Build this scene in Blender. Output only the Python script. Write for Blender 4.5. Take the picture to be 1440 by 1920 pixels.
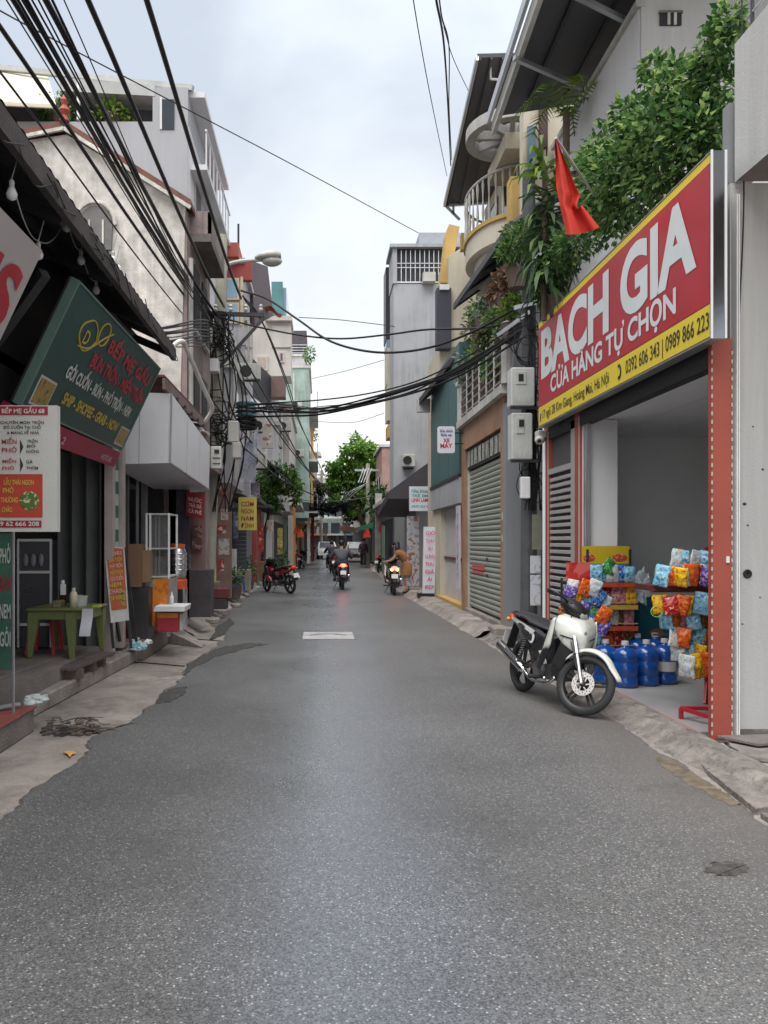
import bpy, bmesh, math, random
from mathutils import Vector, Matrix, noise as mnoise
random.seed(7)
R = math.radians
SC = bpy.context.scene
COL = SC.collection
for _o in list(bpy.data.objects):
    bpy.data.objects.remove(_o)

# ------------------------------------------------------------------ camera, sky, sun, exposure
K, HX, HY, CH = 1443.0, 600.0, 1015.0, 1.55      # focal length in photo pixels, vanishing point, eye height
cam_d = bpy.data.cameras.new('camera'); cam = bpy.data.objects.new('camera', cam_d); COL.objects.link(cam)
cam.location = (0, 0, CH); cam.rotation_euler = (R(90), 0, 0)
cam_d.sensor_fit = 'VERTICAL'; cam_d.sensor_height = 36.0; cam_d.sensor_width = 27.0
cam_d.lens = K / 1920 * 36
cam_d.shift_x = (720 - HX) / 1920; cam_d.shift_y = (HY - 960) / 1920
cam_d.clip_start = 0.05; cam_d.clip_end = 3000
SC.camera = cam

SUN_EL, SUN_AZ = R(70), R(200)
w = bpy.data.worlds.new('World'); SC.world = w; w.use_nodes = True
nt = w.node_tree; nt.nodes.clear(); N = nt.nodes.new; L = nt.links.new
out = N('ShaderNodeOutputWorld'); mixs = N('ShaderNodeMixShader'); bg1 = N('ShaderNodeBackground'); bg2 = N('ShaderNodeBackground')
sky = N('ShaderNodeTexSky'); sky.sky_type = 'NISHITA'; sky.sun_disc = False
sky.sun_elevation = SUN_EL; sky.sun_rotation = SUN_AZ; sky.air_density = 1.5; sky.dust_density = 4.0
bg1.inputs['Strength'].default_value = 0.07
L(sky.outputs[0], bg1.inputs['Color'])
tc = N('ShaderNodeTexCoord'); mp = N('ShaderNodeMapping'); mp.inputs['Scale'].default_value = (1.0, 1.0, 1.9)
mp.inputs['Location'].default_value = (0.35, 0.2, 0.1)
n1 = N('ShaderNodeTexNoise'); n1.inputs['Scale'].default_value = 2.6; n1.inputs['Detail'].default_value = 5; n1.inputs['Roughness'].default_value = 0.5; n1.inputs['Distortion'].default_value = 0.4
cr = N('ShaderNodeValToRGB'); e = cr.color_ramp.elements
e[0].position = 0.40; e[0].color = (0.60, 0.65, 0.72, 1); e[1].position = 0.62; e[1].color = (0.83, 0.885, 0.94, 1)
sep = N('ShaderNodeSeparateXYZ'); hr = N('ShaderNodeValToRGB'); h = hr.color_ramp.elements
h[0].position = 0.12; h[0].color = (1, 1, 1, 1); h[1].position = 0.50; h[1].color = (0, 0, 0, 1)
mx = N('ShaderNodeMixRGB'); mx.inputs[2].default_value = (1.0, 1.0, 1.0, 1)
L(tc.outputs['Generated'], mp.inputs[0]); L(mp.outputs[0], n1.inputs['Vector']); L(n1.outputs['Fac'], cr.inputs[0])
L(tc.outputs['Generated'], sep.inputs[0]); L(sep.outputs['Z'], hr.inputs[0]); L(hr.outputs[0], mx.inputs[0]); L(cr.outputs[0], mx.inputs[1])
L(mx.outputs[0], bg2.inputs['Color']); bg2.inputs['Strength'].default_value = 0.325
mixs.inputs[0].default_value = 0.86
L(bg1.outputs[0], mixs.inputs[1]); L(bg2.outputs[0], mixs.inputs[2]); L(mixs.outputs[0], out.inputs['Surface'])

sd = bpy.data.lights.new('sun', 'SUN'); sd.energy = 1.5; sd.angle = R(70); sd.color = (1.0, 0.97, 0.93)
sun = bpy.data.objects.new('sun', sd); COL.objects.link(sun)
sun.rotation_euler = (Vector((math.sin(SUN_AZ) * math.cos(SUN_EL), math.cos(SUN_AZ) * math.cos(SUN_EL), math.sin(SUN_EL)))).to_track_quat('Z', 'Y').to_euler()
sun.location = (0, 0, 40)
vs = SC.view_settings; vs.view_transform = 'Standard'; vs.look = 'None'; vs.exposure = 1.85; vs.gamma = 1.0; vs.use_curve_mapping = False
SC.cycles.use_denoising = True
SC.cycles.max_bounces = 5; SC.cycles.diffuse_bounces = 3; SC.cycles.glossy_bounces = 3; SC.cycles.transparent_max_bounces = 8

# ------------------------------------------------------------------ helpers
def PX(px, Y): return (px - HX) * Y / K          # photo column at depth Y -> world x
def PZ(py, Y): return CH + (HY - py) * Y / K      # photo row at depth Y -> world z
def GP(px, py, z=0.0):                            # photo pixel on a level z -> ground point
    Y = (CH - z) * K / (py - HY); return (PX(px, Y), Y)
def P3(px, py, Y): return Vector((PX(px, Y), Y, PZ(py, Y)))
def hexc(s):
    v = [int(s[i:i + 2], 16) / 255 for i in (0, 2, 4)]
    return tuple((c / 12.92 if c <= .04045 else ((c + .055) / 1.055) ** 2.4) for c in v)

MATS = {}
def M(name, col, rough=.75, var=.18, scale=2.5, bump=.15, bs=70, streak=0., dirt=(.07, .065, .06), metal=0., spec=.4, isl=0., emit=0., trans=0., coat=0., alpha=1.):
    if name in MATS: return MATS[name]
    if isinstance(col, str): col = hexc(col)
    m = bpy.data.materials.new(name); m.use_nodes = True; t = m.node_tree; n = t.nodes.new; l = t.links.new
    b = t.nodes['Principled BSDF']
    b.inputs['Roughness'].default_value = rough; b.inputs['Metallic'].default_value = metal
    b.inputs['Specular IOR Level'].default_value = spec
    if coat: b.inputs['Coat Weight'].default_value = coat; b.inputs['Coat Roughness'].default_value = .08
    if trans: b.inputs['Transmission Weight'].default_value = trans
    if alpha < 1: b.inputs['Alpha'].default_value = alpha
    c = n('ShaderNodeTexCoord').outputs['Object']
    nz = n('ShaderNodeTexNoise'); nz.inputs['Scale'].default_value = scale; nz.inputs['Detail'].default_value = 6; nz.inputs['Roughness'].default_value = .62
    l(c, nz.inputs['Vector'])
    rp = n('ShaderNodeMapRange'); rp.inputs['From Min'].default_value = .28; rp.inputs['From Max'].default_value = .72
    rp.inputs['To Min'].default_value = 1 - var; rp.inputs['To Max'].default_value = 1 + var
    l(nz.outputs['Fac'], rp.inputs['Value'])
    mu = n('ShaderNodeMix'); mu.data_type = 'RGBA'; mu.blend_type = 'MULTIPLY'; mu.inputs[0].default_value = 1
    mu.inputs[6].default_value = (*col, 1); l(rp.outputs[0], mu.inputs[7]); o = mu.outputs[2]
    if isl:
        g = n('ShaderNodeNewGeometry'); r2 = n('ShaderNodeMapRange'); r2.inputs['To Min'].default_value = 1 - isl; r2.inputs['To Max'].default_value = 1 + isl
        l(g.outputs['Random Per Island'], r2.inputs['Value'])
        m3 = n('ShaderNodeMix'); m3.data_type = 'RGBA'; m3.blend_type = 'MULTIPLY'; m3.inputs[0].default_value = 1
        l(o, m3.inputs[6]); l(r2.outputs[0], m3.inputs[7]); o = m3.outputs[2]
    if streak:
        mp_ = n('ShaderNodeMapping'); mp_.inputs['Scale'].default_value = (7, 7, .35); l(c, mp_.inputs[0])
        s = n('ShaderNodeTexNoise'); s.inputs['Scale'].default_value = 1.3; s.inputs['Detail'].default_value = 5; s.inputs['Roughness'].default_value = .7; l(mp_.outputs[0], s.inputs['Vector'])
        s2 = n('ShaderNodeTexNoise'); s2.inputs['Scale'].default_value = .9; s2.inputs['Detail'].default_value = 4; l(c, s2.inputs['Vector'])
        mm = n('ShaderNodeMath'); mm.operation = 'MULTIPLY'; l(s.outputs['Fac'], mm.inputs[0]); l(s2.outputs['Fac'], mm.inputs[1])
        r3 = n('ShaderNodeMapRange'); r3.inputs['From Min'].default_value = .22; r3.inputs['From Max'].default_value = .42; r3.inputs['To Max'].default_value = streak; l(mm.outputs[0], r3.inputs['Value'])
        m2 = n('ShaderNodeMix'); m2.data_type = 'RGBA'; l(r3.outputs[0], m2.inputs[0]); l(o, m2.inputs[6]); m2.inputs[7].default_value = (*dirt, 1); o = m2.outputs[2]
    l(o, b.inputs['Base Color'])
    if emit: l(o, b.inputs['Emission Color']); b.inputs['Emission Strength'].default_value = emit
    if bump:
        nb = n('ShaderNodeTexNoise'); nb.inputs['Scale'].default_value = bs; nb.inputs['Detail'].default_value = 3; l(c, nb.inputs['Vector'])
        bp = n('ShaderNodeBump'); bp.inputs['Strength'].default_value = bump; bp.inputs['Distance'].default_value = .02; l(nb.outputs['Fac'], bp.inputs['Height']); l(bp.outputs[0], b.inputs['Normal'])
        rr = n('ShaderNodeMapRange'); rr.inputs['To Min'].default_value = max(0, rough - .12); rr.inputs['To Max'].default_value = min(1, rough + .12); l(nz.outputs['Fac'], rr.inputs['Value']); l(rr.outputs[0], b.inputs['Roughness'])
    MATS[name] = m; return m

def Mleaf(name, c1, c2, c3, transl=.3):
    if name in MATS: return MATS[name]
    m = bpy.data.materials.new(name); m.use_nodes = True; t = m.node_tree; n = t.nodes.new; l = t.links.new
    b = t.nodes['Principled BSDF']; b.inputs['Roughness'].default_value = .5; b.inputs['Specular IOR Level'].default_value = .35
    g = n('ShaderNodeNewGeometry'); cr = n('ShaderNodeValToRGB'); cr.color_ramp.elements[0].color = (*c1, 1); cr.color_ramp.elements[1].color = (*c3, 1)
    e = cr.color_ramp.elements.new(.55); e.color = (*c2, 1); l(g.outputs['Random Per Island'], cr.inputs[0]); l(cr.outputs[0], b.inputs['Base Color'])
    tr = n('ShaderNodeBsdfTranslucent'); l(cr.outputs[0], tr.inputs['Color']); mx = n('ShaderNodeMixShader'); mx.inputs[0].default_value = transl
    l(b.outputs[0], mx.inputs[1]); l(tr.outputs[0], mx.inputs[2]); l(mx.outputs[0], t.nodes['Material Output'].inputs['Surface'])
    MATS[name] = m; return m

def Mprint(name, c1, c2, c3, sc=9., rough=.35, coat=0.):
    """printed packaging / posters: flat colour blobs of print on a base"""
    if name in MATS: return MATS[name]
    m = bpy.data.materials.new(name); m.use_nodes = True; t = m.node_tree; n = t.nodes.new; l = t.links.new
    b = t.nodes['Principled BSDF']; b.inputs['Roughness'].default_value = rough
    if coat: b.inputs['Coat Weight'].default_value = coat
    c = n('ShaderNodeTexCoord').outputs['Object']; oi = n('ShaderNodeObjectInfo'); av = n('ShaderNodeVectorMath'); av.operation = 'ADD'; l(c, av.inputs[0])
    sv = n('ShaderNodeVectorMath'); sv.operation = 'SCALE'; sv.inputs[3].default_value = 37.; cb = n('ShaderNodeCombineXYZ'); l(oi.outputs['Random'], cb.inputs[0]); l(oi.outputs['Random'], cb.inputs[1]); l(cb.outputs[0], sv.inputs[0]); l(sv.outputs[0], av.inputs[1])
    nz = n('ShaderNodeTexNoise'); nz.inputs['Scale'].default_value = sc; nz.inputs['Detail'].default_value = 2.5; nz.inputs['Distortion'].default_value = .8; l(av.outputs[0], nz.inputs['Vector'])
    cr = n('ShaderNodeValToRGB'); cr.color_ramp.interpolation = 'CONSTANT'; E = cr.color_ramp.elements
    E[0].position = 0; E[0].color = (*hexc(c2), 1); E[1].position = .62; E[1].color = (*hexc(c3), 1); x = E.new(.42); x.color = (*hexc(c1), 1)
    l(nz.outputs['Fac'], cr.inputs[0]); l(cr.outputs[0], b.inputs['Base Color']); MATS[name] = m; return m

class MB:
    def __init__(s): s.v = []; s.f = []
    def add(s, vs, fs):
        o = len(s.v); s.v += [Vector(p) for p in vs]; s.f += [tuple(i + o for i in f) for f in fs]; return s
    def hexa(s, p):   # 4 bottom then 4 top corners, same winding
        return s.add(p, [(3, 2, 1, 0), (4, 5, 6, 7), (0, 1, 5, 4), (1, 2, 6, 5), (2, 3, 7, 6), (3, 0, 4, 7)])
    def box(s, x0, x1, y0, y1, z0, z1):
        return s.hexa([(x0, y0, z0), (x1, y0, z0), (x1, y1, z0), (x0, y1, z0), (x0, y0, z1), (x1, y0, z1), (x1, y1, z1), (x0, y1, z1)])
    def bar(s, a, b, w, h=None, up=(0, 0, 1)):
        a = Vector(a); b = Vector(b); d = (b - a).normalized(); up = Vector(up)
        if abs(d.dot(up)) > .98: up = Vector((0, 1, 0)) if abs(d.y) < .9 else Vector((1, 0, 0))
        sx = d.cross(up).normalized() * (w / 2); sz = sx.cross(d).normalized() * ((h or w) / 2)
        return s.hexa([a - sx - sz, a + sx - sz, b + sx - sz, b - sx - sz, a - sx + sz, a + sx + sz, b + sx + sz, b - sx + sz])
    def prism(s, poly, ax, a0, a1):
        def mk(p, a): return {'x': (a, p[0], p[1]), 'y': (p[0], a, p[1]), 'z': (p[0], p[1], a)}[ax]
        n = len(poly); vs = [mk(p, a0) for p in poly] + [mk(p, a1) for p in poly]
        return s.add(vs, [tuple(range(n))[::-1], tuple(range(n, 2 * n))] + [(i, (i + 1) % n, n + (i + 1) % n, n + i) for i in range(n)])
    def tube(s, pts, r, n=6, caps=True):
        pts = [Vector(p) for p in pts]; m = len(pts); rs = r if isinstance(r, (list, tuple)) else [r] * m
        o = len(s.v); pu = None
        for i, p in enumerate(pts):
            d = (pts[min(i + 1, m - 1)] - pts[max(i - 1, 0)]).normalized()
            if pu is None: pu = Vector((0, 0, 1)) if abs(d.z) < .9 else Vector((1, 0, 0))
            u = (pu - d * pu.dot(d)).normalized(); v = d.cross(u); pu = u
            for k in range(n):
                a = 2 * math.pi * k / n; s.v.append(p + (u * math.cos(a) + v * math.sin(a)) * rs[i])
        for i in range(m - 1):
            for k in range(n): s.f.append((o + i * n + k, o + i * n + (k + 1) % n, o + (i + 1) * n + (k + 1) % n, o + (i + 1) * n + k))
        if caps: s.f.append(tuple(o + k for k in range(n))[::-1]); s.f.append(tuple(o + (m - 1) * n + k for k in range(n)))
        return s
    def lathe(s, prof, c=(0, 0, 0), n=16, ax='z', caps=True):
        o = len(s.v); m = len(prof); c = Vector(c)
        for (r, z) in prof:
            for k in range(n):
                a = 2 * math.pi * k / n; x, y = r * math.cos(a), r * math.sin(a)
                s.v.append(c + Vector({'z': (x, y, z), 'y': (x, z, y), 'x': (z, x, y)}[ax]))
        for i in range(m - 1):
            for k in range(n): s.f.append((o + i * n + k, o + i * n + (k + 1) % n, o + (i + 1) * n + (k + 1) % n, o + (i + 1) * n + k))
        if caps and prof[0][0] > 1e-5: s.f.append(tuple(o + k for k in range(n))[::-1])
        if caps and prof[-1][0] > 1e-5: s.f.append(tuple(o + (m - 1) * n + k for k in range(n)))
        return s
    def ball(s, c, r, n=10, m=6):
        r = (r, r, r) if not isinstance(r, (tuple, list)) else r
        o = len(s.v); c = Vector(c)
        for i in range(m + 1):
            t = math.pi * i / m
            for k in range(n):
                a = 2 * math.pi * k / n; s.v.append(c + Vector((r[0] * math.sin(t) * math.cos(a), r[1] * math.sin(t) * math.sin(a), r[2] * math.cos(t))))
        for i in range(m):
            for k in range(n): s.f.append((o + i * n + k, o + (i + 1) * n + k, o + (i + 1) * n + (k + 1) % n, o + i * n + (k + 1) % n))
        return s
    def grid(s, fn, nu, nv):
        o = len(s.v)
        for i in range(nu + 1):
            for j in range(nv + 1): s.v.append(Vector(fn(i / nu, j / nv)))
        for i in range(nu):
            for j in range(nv): a = o + i * (nv + 1) + j; s.f.append((a, a + nv + 1, a + nv + 2, a + 1))
        return s
    def loft(s, secs, caps=True):
        n = len(secs[0]); o = len(s.v)
        for q in secs: s.v += [Vector(p) for p in q]
        for i in range(len(secs) - 1):
            for k in range(n): s.f.append((o + i * n + k, o + i * n + (k + 1) % n, o + (i + 1) * n + (k + 1) % n, o + (i + 1) * n + k))
        if caps: s.f.append(tuple(o + k for k in range(n))[::-1]); s.f.append(tuple(o + (len(secs) - 1) * n + k for k in range(n)))
        return s
    def xf(s, mat): s.v = [mat @ p for p in s.v]; return s
    def mesh(s, name, bev=0., off=Vector((0, 0, 0)), smooth=False, fix=True):
        me = bpy.data.meshes.new(name); me.from_pydata([tuple(p - off) for p in s.v], [], s.f)
        if bev or fix:
            bm = bmesh.new(); bm.from_mesh(me)
            if smooth: bmesh.ops.remove_doubles(bm, verts=bm.verts, dist=1e-5)
            if fix: bmesh.ops.recalc_face_normals(bm, faces=bm.faces)
            if bev: bmesh.ops.bevel(bm, geom=list(bm.edges), offset=bev, segments=1, affect='EDGES', clamp_overlap=True)
            bm.to_mesh(me); bm.free()
        if smooth: me.polygons.foreach_set('use_smooth', [True] * len(me.polygons))
        me.update(); return me
    def build(s, name, mat, parent=None, bev=0., smooth=False, fix=True, kind=None):
        off = Vector((0, 0, 0)); p = parent
        while p is not None: off += Vector(p.location); p = p.parent
        me = s.mesh(name, bev, off, smooth, fix); me.materials.append(mat)
        o = bpy.data.objects.new(name, me); COL.objects.link(o)
        if parent is not None: o.parent = parent
        if kind: o['kind'] = kind
        return o
    def single(s, name, mat, label, cat, group=None, bev=0., smooth=False, fix=True, kind=None):
        lo = [min(p[i] for p in s.v) for i in range(3)]; hi = [max(p[i] for p in s.v) for i in range(3)]
        off = Vector(((lo[0] + hi[0]) / 2, (lo[1] + hi[1]) / 2, lo[2]))
        me = s.mesh(name, bev, off, smooth, fix); me.materials.append(mat)
        o = bpy.data.objects.new(name, me); COL.objects.link(o); o.location = off; o['label'] = label; o['category'] = cat
        if group: o['group'] = group
        if kind: o['kind'] = kind
        return o
def B(x0, x1, y0, y1, z0, z1): return MB().box(min(x0, x1), max(x0, x1), min(y0, y1), max(y0, y1), min(z0, z1), max(z0, z1))
def T(pts, r, n=6): return MB().tube(pts, r, n)
def thing(name, label, cat, loc=(0, 0, 0), group=None):
    o = bpy.data.objects.new(name, None); COL.objects.link(o); o.location = loc; o.empty_display_size = .2
    o['label'] = label; o['category'] = cat
    if group: o['group'] = group
    return o
def struct(name, mb, mat, label=None, **kw):
    o = mb.build(name, mat, None, **kw); o['kind'] = 'structure'
    if label: o['label'] = label; o['category'] = name.split('_')[-1]
    return o
def meshpart(name, me, parent, loc=(0, 0, 0), rot=(0, 0, 0), mat=None, scale=None):
    o = bpy.data.objects.new(name, me); COL.objects.link(o); o.parent = parent; o.location = loc; o.rotation_euler = rot
    if scale: o.scale = scale
    if mat is not None: o.material_slots[0].link = 'OBJECT'; o.material_slots[0].material = mat
    return o
def text(body, mat, parent, org, xd, yd, h, width=None, bold=.02, ext=.002, name='lettering', shear=0., center=True, sp=1.0):
    cu = bpy.data.curves.new('t', 'FONT'); cu.body = body; cu.size = 1; cu.offset = bold; cu.resolution_u = 5; cu.shear = shear; cu.space_character = sp
    to = bpy.data.objects.new('t', cu); me = bpy.data.meshes.new_from_object(to)
    bpy.data.objects.remove(to); bpy.data.curves.remove(cu)
    vs_ = [v.co.copy() for v in me.vertices]
    if not vs_: return None
    x0 = min(v.x for v in vs_); x1 = max(v.x for v in vs_); y0 = 0.; 
    xd = Vector(xd).normalized(); yd = Vector(yd).normalized(); nd = xd.cross(yd); org = Vector(org)
    sy = h / .70; sx = (width / (x1 - x0)) if width else sy
    mid = (x0 + x1) / 2 if center else x0
    off = Vector((0, 0, 0)); p = parent
    while p is not None: off += Vector(p.location); p = p.parent
    fs_ = [tuple(p.vertices) for p in me.polygons]; bpy.data.meshes.remove(me)
    pts = [org + xd * ((v.x - mid) * sx) + yd * ((v.y - y0) * sy) + nd * ext - off for v in vs_]
    m2 = bpy.data.meshes.new(name); m2.from_pydata([tuple(p) for p in pts], [], fs_); m2.materials.append(mat); m2.update()
    o = bpy.data.objects.new(name, m2); COL.objects.link(o); o.parent = parent; return o
def ragged(poly, amp=4., n=9, seed=0, fy=.5):
    q = []
    for (a, b) in zip(poly, poly[1:] + poly[:1]):
        for k in range(n):
            t = k / n; x = a[0] + (b[0] - a[0]) * t; y = a[1] + (b[1] - a[1]) * t; v = Vector((x * .13, y * .13, seed)); v2 = v * 3.7
            q.append((x + amp * (mnoise.noise(v) + .6 * mnoise.noise(v2)), y + amp * fy * (mnoise.noise(v + Vector((9, 0, 0))) + .6 * mnoise.noise(v2 + Vector((5, 0, 0))))))
    return q
def copy_tree(o, parent=None):
    c = o.copy(); COL.objects.link(c); c.parent = parent
    for ch in list(o.children): copy_tree(ch, c)
    return c
def spline(pts, n=8):
    pts = [Vector(p) for p in pts]; P = [pts[0] * 2 - pts[1]] + pts + [pts[-1] * 2 - pts[-2]]; r = []
    for i in range(1, len(P) - 2):
        for k in range(n):
            t = k / n; a, b, c, d = P[i - 1], P[i], P[i + 1], P[i + 2]
            r.append(.5 * ((2 * b) + (c - a) * t + (2 * a - 5 * b + 4 * c - d) * t * t + (3 * b - a - 3 * c + d) * t ** 3))
    r.append(pts[-1]); return r
def sag(a, b, s, n=14):
    a = Vector(a); b = Vector(b); return [a.lerp(b, i / n) - Vector((0, 0, s * 4 * (i / n) * (1 - i / n))) for i in range(n + 1)]
def leaves(clumps, size, rnd, aspect=.5, droop=.3, jit=.5, shell=.55):
    """clumps: (centre, radii, count). each leaf is a folded quad"""
    mb = MB()
    for c, r, n in clumps:
        c = Vector(c)
        for _ in range(n):
            d = Vector((rnd.gauss(0, 1), rnd.gauss(0, 1), rnd.gauss(0, 1))).normalized(); q = shell + (1 - shell) * rnd.random(); q = q if rnd.random() > .25 else rnd.random()
            q *= 1 + .18 * mnoise.noise(c * 1.7 + d * 2.1)
            p = c + Vector((d.x * r[0], d.y * r[1], d.z * r[2])) * q
            ax = (d + Vector((rnd.gauss(0, jit), rnd.gauss(0, jit), rnd.gauss(0, jit) - droop))).normalized()
            nn = Vector((rnd.gauss(0, .5), rnd.gauss(0, .5), 1)); sd_ = ax.cross(nn)
            if sd_.length < .01: continue
            sd_.normalize(); l_ = size * rnd.uniform(.65, 1.3); wv = sd_ * (l_ * aspect * .5); up = sd_.cross(ax) * (l_ * .12)
            o = len(mb.v); mb.v += [p, p + ax * l_ * .45 + wv + up, p + ax * l_, p + ax * l_ * .45 - wv + up]; mb.f += [(o, o + 1, o + 2), (o, o + 2, o + 3)]
    return mb
ORD = ['first', 'second', 'third', 'fourth', 'fifth', 'sixth', 'seventh', 'eighth', 'ninth', 'tenth', 'eleventh', 'twelfth']
# ------------------------------------------------------------------ materials used everywhere
def asphalt():
    m = bpy.data.materials.new('asphalt'); m.use_nodes = True; t = m.node_tree; n = t.nodes.new; l = t.links.new; b = t.nodes['Principled BSDF']
    c = n('ShaderNodeTexCoord').outputs['Object']
    v = n('ShaderNodeTexVoronoi'); v.inputs['Scale'].default_value = 88; v.inputs['Randomness'].default_value = 1; l(c, v.inputs['Vector'])
    wn = n('ShaderNodeTexWhiteNoise'); wn.noise_dimensions = '3D'; l(v.outputs['Position'], wn.inputs['Vector'])
    # pale stone chips: a share of the cells, only near the cell centre
    clus = n('ShaderNodeTexNoise'); clus.inputs['Scale'].default_value = .9; clus.inputs['Detail'].default_value = 3; l(c, clus.inputs['Vector'])
    thr = n('ShaderNodeMapRange'); thr.inputs['From Min'].default_value = .3; thr.inputs['From Max'].default_value = .7; thr.inputs['To Min'].default_value = .94; thr.inputs['To Max'].default_value = .72; l(clus.outputs['Fac'], thr.inputs['Value'])
    gt = n('ShaderNodeMath'); gt.operation = 'GREATER_THAN'; l(wn.outputs['Value'], gt.inputs[0]); l(thr.outputs[0], gt.inputs[1])
    near = n('ShaderNodeMapRange'); near.inputs['From Min'].default_value = .2; near.inputs['From Max'].default_value = .55; near.inputs['To Min'].default_value = 1; near.inputs['To Max'].default_value = 0; l(v.outputs['Distance'], near.inputs['Value'])
    chip = n('ShaderNodeMath'); chip.operation = 'MULTIPLY'; l(gt.outputs[0], chip.inputs[0]); l(near.outputs[0], chip.inputs[1])
    v2 = n('ShaderNodeTexVoronoi'); v2.inputs['Scale'].default_value = 150; l(c, v2.inputs['Vector'])
    fine = n('ShaderNodeMapRange'); fine.inputs['To Min'].default_value = .044; fine.inputs['To Max'].default_value = .132; sx = n('ShaderNodeSeparateColor'); l(v2.outputs['Color'], sx.inputs[0]); l(sx.outputs[0], fine.inputs['Value'])
    big = n('ShaderNodeTexNoise'); big.inputs['Scale'].default_value = .45; big.inputs['Detail'].default_value = 6; big.inputs['Roughness'].default_value = .6; l(c, big.inputs['Vector'])
    bm_ = n('ShaderNodeMapRange'); bm_.inputs['From Min'].default_value = .3; bm_.inputs['From Max'].default_value = .7; bm_.inputs['To Min'].default_value = .78; bm_.inputs['To Max'].default_value = 1.2; l(big.outputs['Fac'], bm_.inputs['Value'])
    gm = n('ShaderNodeMath'); gm.operation = 'MULTIPLY'; l(fine.outputs[0], gm.inputs[0]); l(bm_.outputs[0], gm.inputs[1])
    base = n('ShaderNodeMix'); base.data_type = 'RGBA'; base.blend_type = 'MULTIPLY'; base.inputs[0].default_value = 1; base.inputs[6].default_value = (1.0, 1.0, 1.0, 1); l(gm.outputs[0], base.inputs[7])
    cc = n('ShaderNodeMix'); cc.data_type = 'RGBA'; wn2 = n('ShaderNodeTexWhiteNoise'); wn2.noise_dimensions = '3D'; av = n('ShaderNodeVectorMath'); av.inputs[1].default_value = (3.3, 1.7, 9.1); l(v.outputs['Position'], av.inputs[0]); l(av.outputs[0], wn2.inputs['Vector']); l(wn2.outputs['Value'], cc.inputs[0]); cc.inputs[6].default_value = (.15, .148, .145, 1); cc.inputs[7].default_value = (.34, .335, .325, 1)
    mixc = n('ShaderNodeMix'); mixc.data_type = 'RGBA'; l(chip.outputs[0], mixc.inputs[0]); l(base.outputs[2], mixc.inputs[6]); l(cc.outputs[2], mixc.inputs[7])
    # brown silt washed against the edges of the carriageway
    sp = n('ShaderNodeSeparateXYZ'); l(c, sp.inputs[0]); ab = n('ShaderNodeMath'); ab.operation = 'ABSOLUTE'; l(sp.outputs[0], ab.inputs[0])
    en = n('ShaderNodeMath'); en.operation = 'MULTIPLY_ADD'; en.inputs[1].default_value = 1.6; l(big.outputs['Fac'], en.inputs[0]); l(ab.outputs[0], en.inputs[2])
    er = n('ShaderNodeMapRange'); er.inputs['From Min'].default_value = 2.3; er.inputs['From Max'].default_value = 3.5; er.inputs['To Max'].default_value = .62; l(en.outputs[0], er.inputs['Value'])
    silt = n('ShaderNodeMix'); silt.data_type = 'RGBA'; l(er.outputs[0], silt.inputs[0]); l(mixc.outputs[2], silt.inputs[6]); silt.inputs[7].default_value = (.12, .104, .094, 1)
    # tar patches
    tn = n('ShaderNodeTexNoise'); tn.inputs['Scale'].default_value = .75; tn.inputs['Detail'].default_value = 5; mp_ = n('ShaderNodeMapping'); mp_.inputs['Location'].default_value = (5.3, 2.1, 0); l(c, mp_.inputs[0]); l(mp_.outputs[0], tn.inputs['Vector'])
    tr = n('ShaderNodeMapRange'); tr.inputs['From Min'].default_value = .66; tr.inputs['From Max'].default_value = .74; tr.inputs['To Max'].default_value = .45; l(tn.outputs['Fac'], tr.inputs['Value'])
    tar = n('ShaderNodeMix'); tar.data_type = 'RGBA'; l(tr.outputs[0], tar.inputs[0]); l(silt.outputs[2], tar.inputs[6]); tar.inputs[7].default_value = (.05, .048, .046, 1)
    ve = n('ShaderNodeTexVoronoi'); ve.feature = 'DISTANCE_TO_EDGE'; ve.inputs['Scale'].default_value = .75
    wp = n('ShaderNodeTexNoise'); wp.inputs['Scale'].default_value = 3.5; wp.inputs['Detail'].default_value = 5; l(c, wp.inputs['Vector']); wv = n('ShaderNodeVectorMath'); wv.operation = 'MULTIPLY_ADD'; wv.inputs[1].default_value = (.35, .35, .35); l(wp.outputs['Color'], wv.inputs[0]); l(c, wv.inputs[2]); l(wv.outputs[0], ve.inputs['Vector'])
    ck = n('ShaderNodeMapRange'); ck.inputs['From Min'].default_value = .004; ck.inputs['From Max'].default_value = .011; ck.inputs['To Min'].default_value = .3; ck.inputs['To Max'].default_value = 0; l(ve.outputs['Distance'], ck.inputs['Value'])
    km = n('ShaderNodeMapRange'); km.inputs['From Min'].default_value = .58; km.inputs['From Max'].default_value = .68; l(tn.outputs['Fac'], km.inputs['Value']); kk = n('ShaderNodeMath'); kk.operation = 'MULTIPLY'; l(ck.outputs[0], kk.inputs[0]); l(km.outputs[0], kk.inputs[1])
    cfin = n('ShaderNodeMix'); cfin.data_type = 'RGBA'; l(kk.outputs[0], cfin.inputs[0]); l(tar.outputs[2], cfin.inputs[6]); cfin.inputs[7].default_value = (.03, .028, .027, 1)
    # traffic-polished middle of the lane: its pale bluish sheen put into the colour
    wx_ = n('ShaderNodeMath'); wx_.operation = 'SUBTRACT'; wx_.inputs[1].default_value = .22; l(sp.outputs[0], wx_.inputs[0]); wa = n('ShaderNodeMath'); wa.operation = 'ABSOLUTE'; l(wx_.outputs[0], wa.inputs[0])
    wb_ = n('ShaderNodeMath'); wb_.operation = 'MULTIPLY_ADD'; wb_.inputs[1].default_value = -.9; l(big.outputs['Fac'], wb_.inputs[0]); l(wa.outputs[0], wb_.inputs[2])
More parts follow.
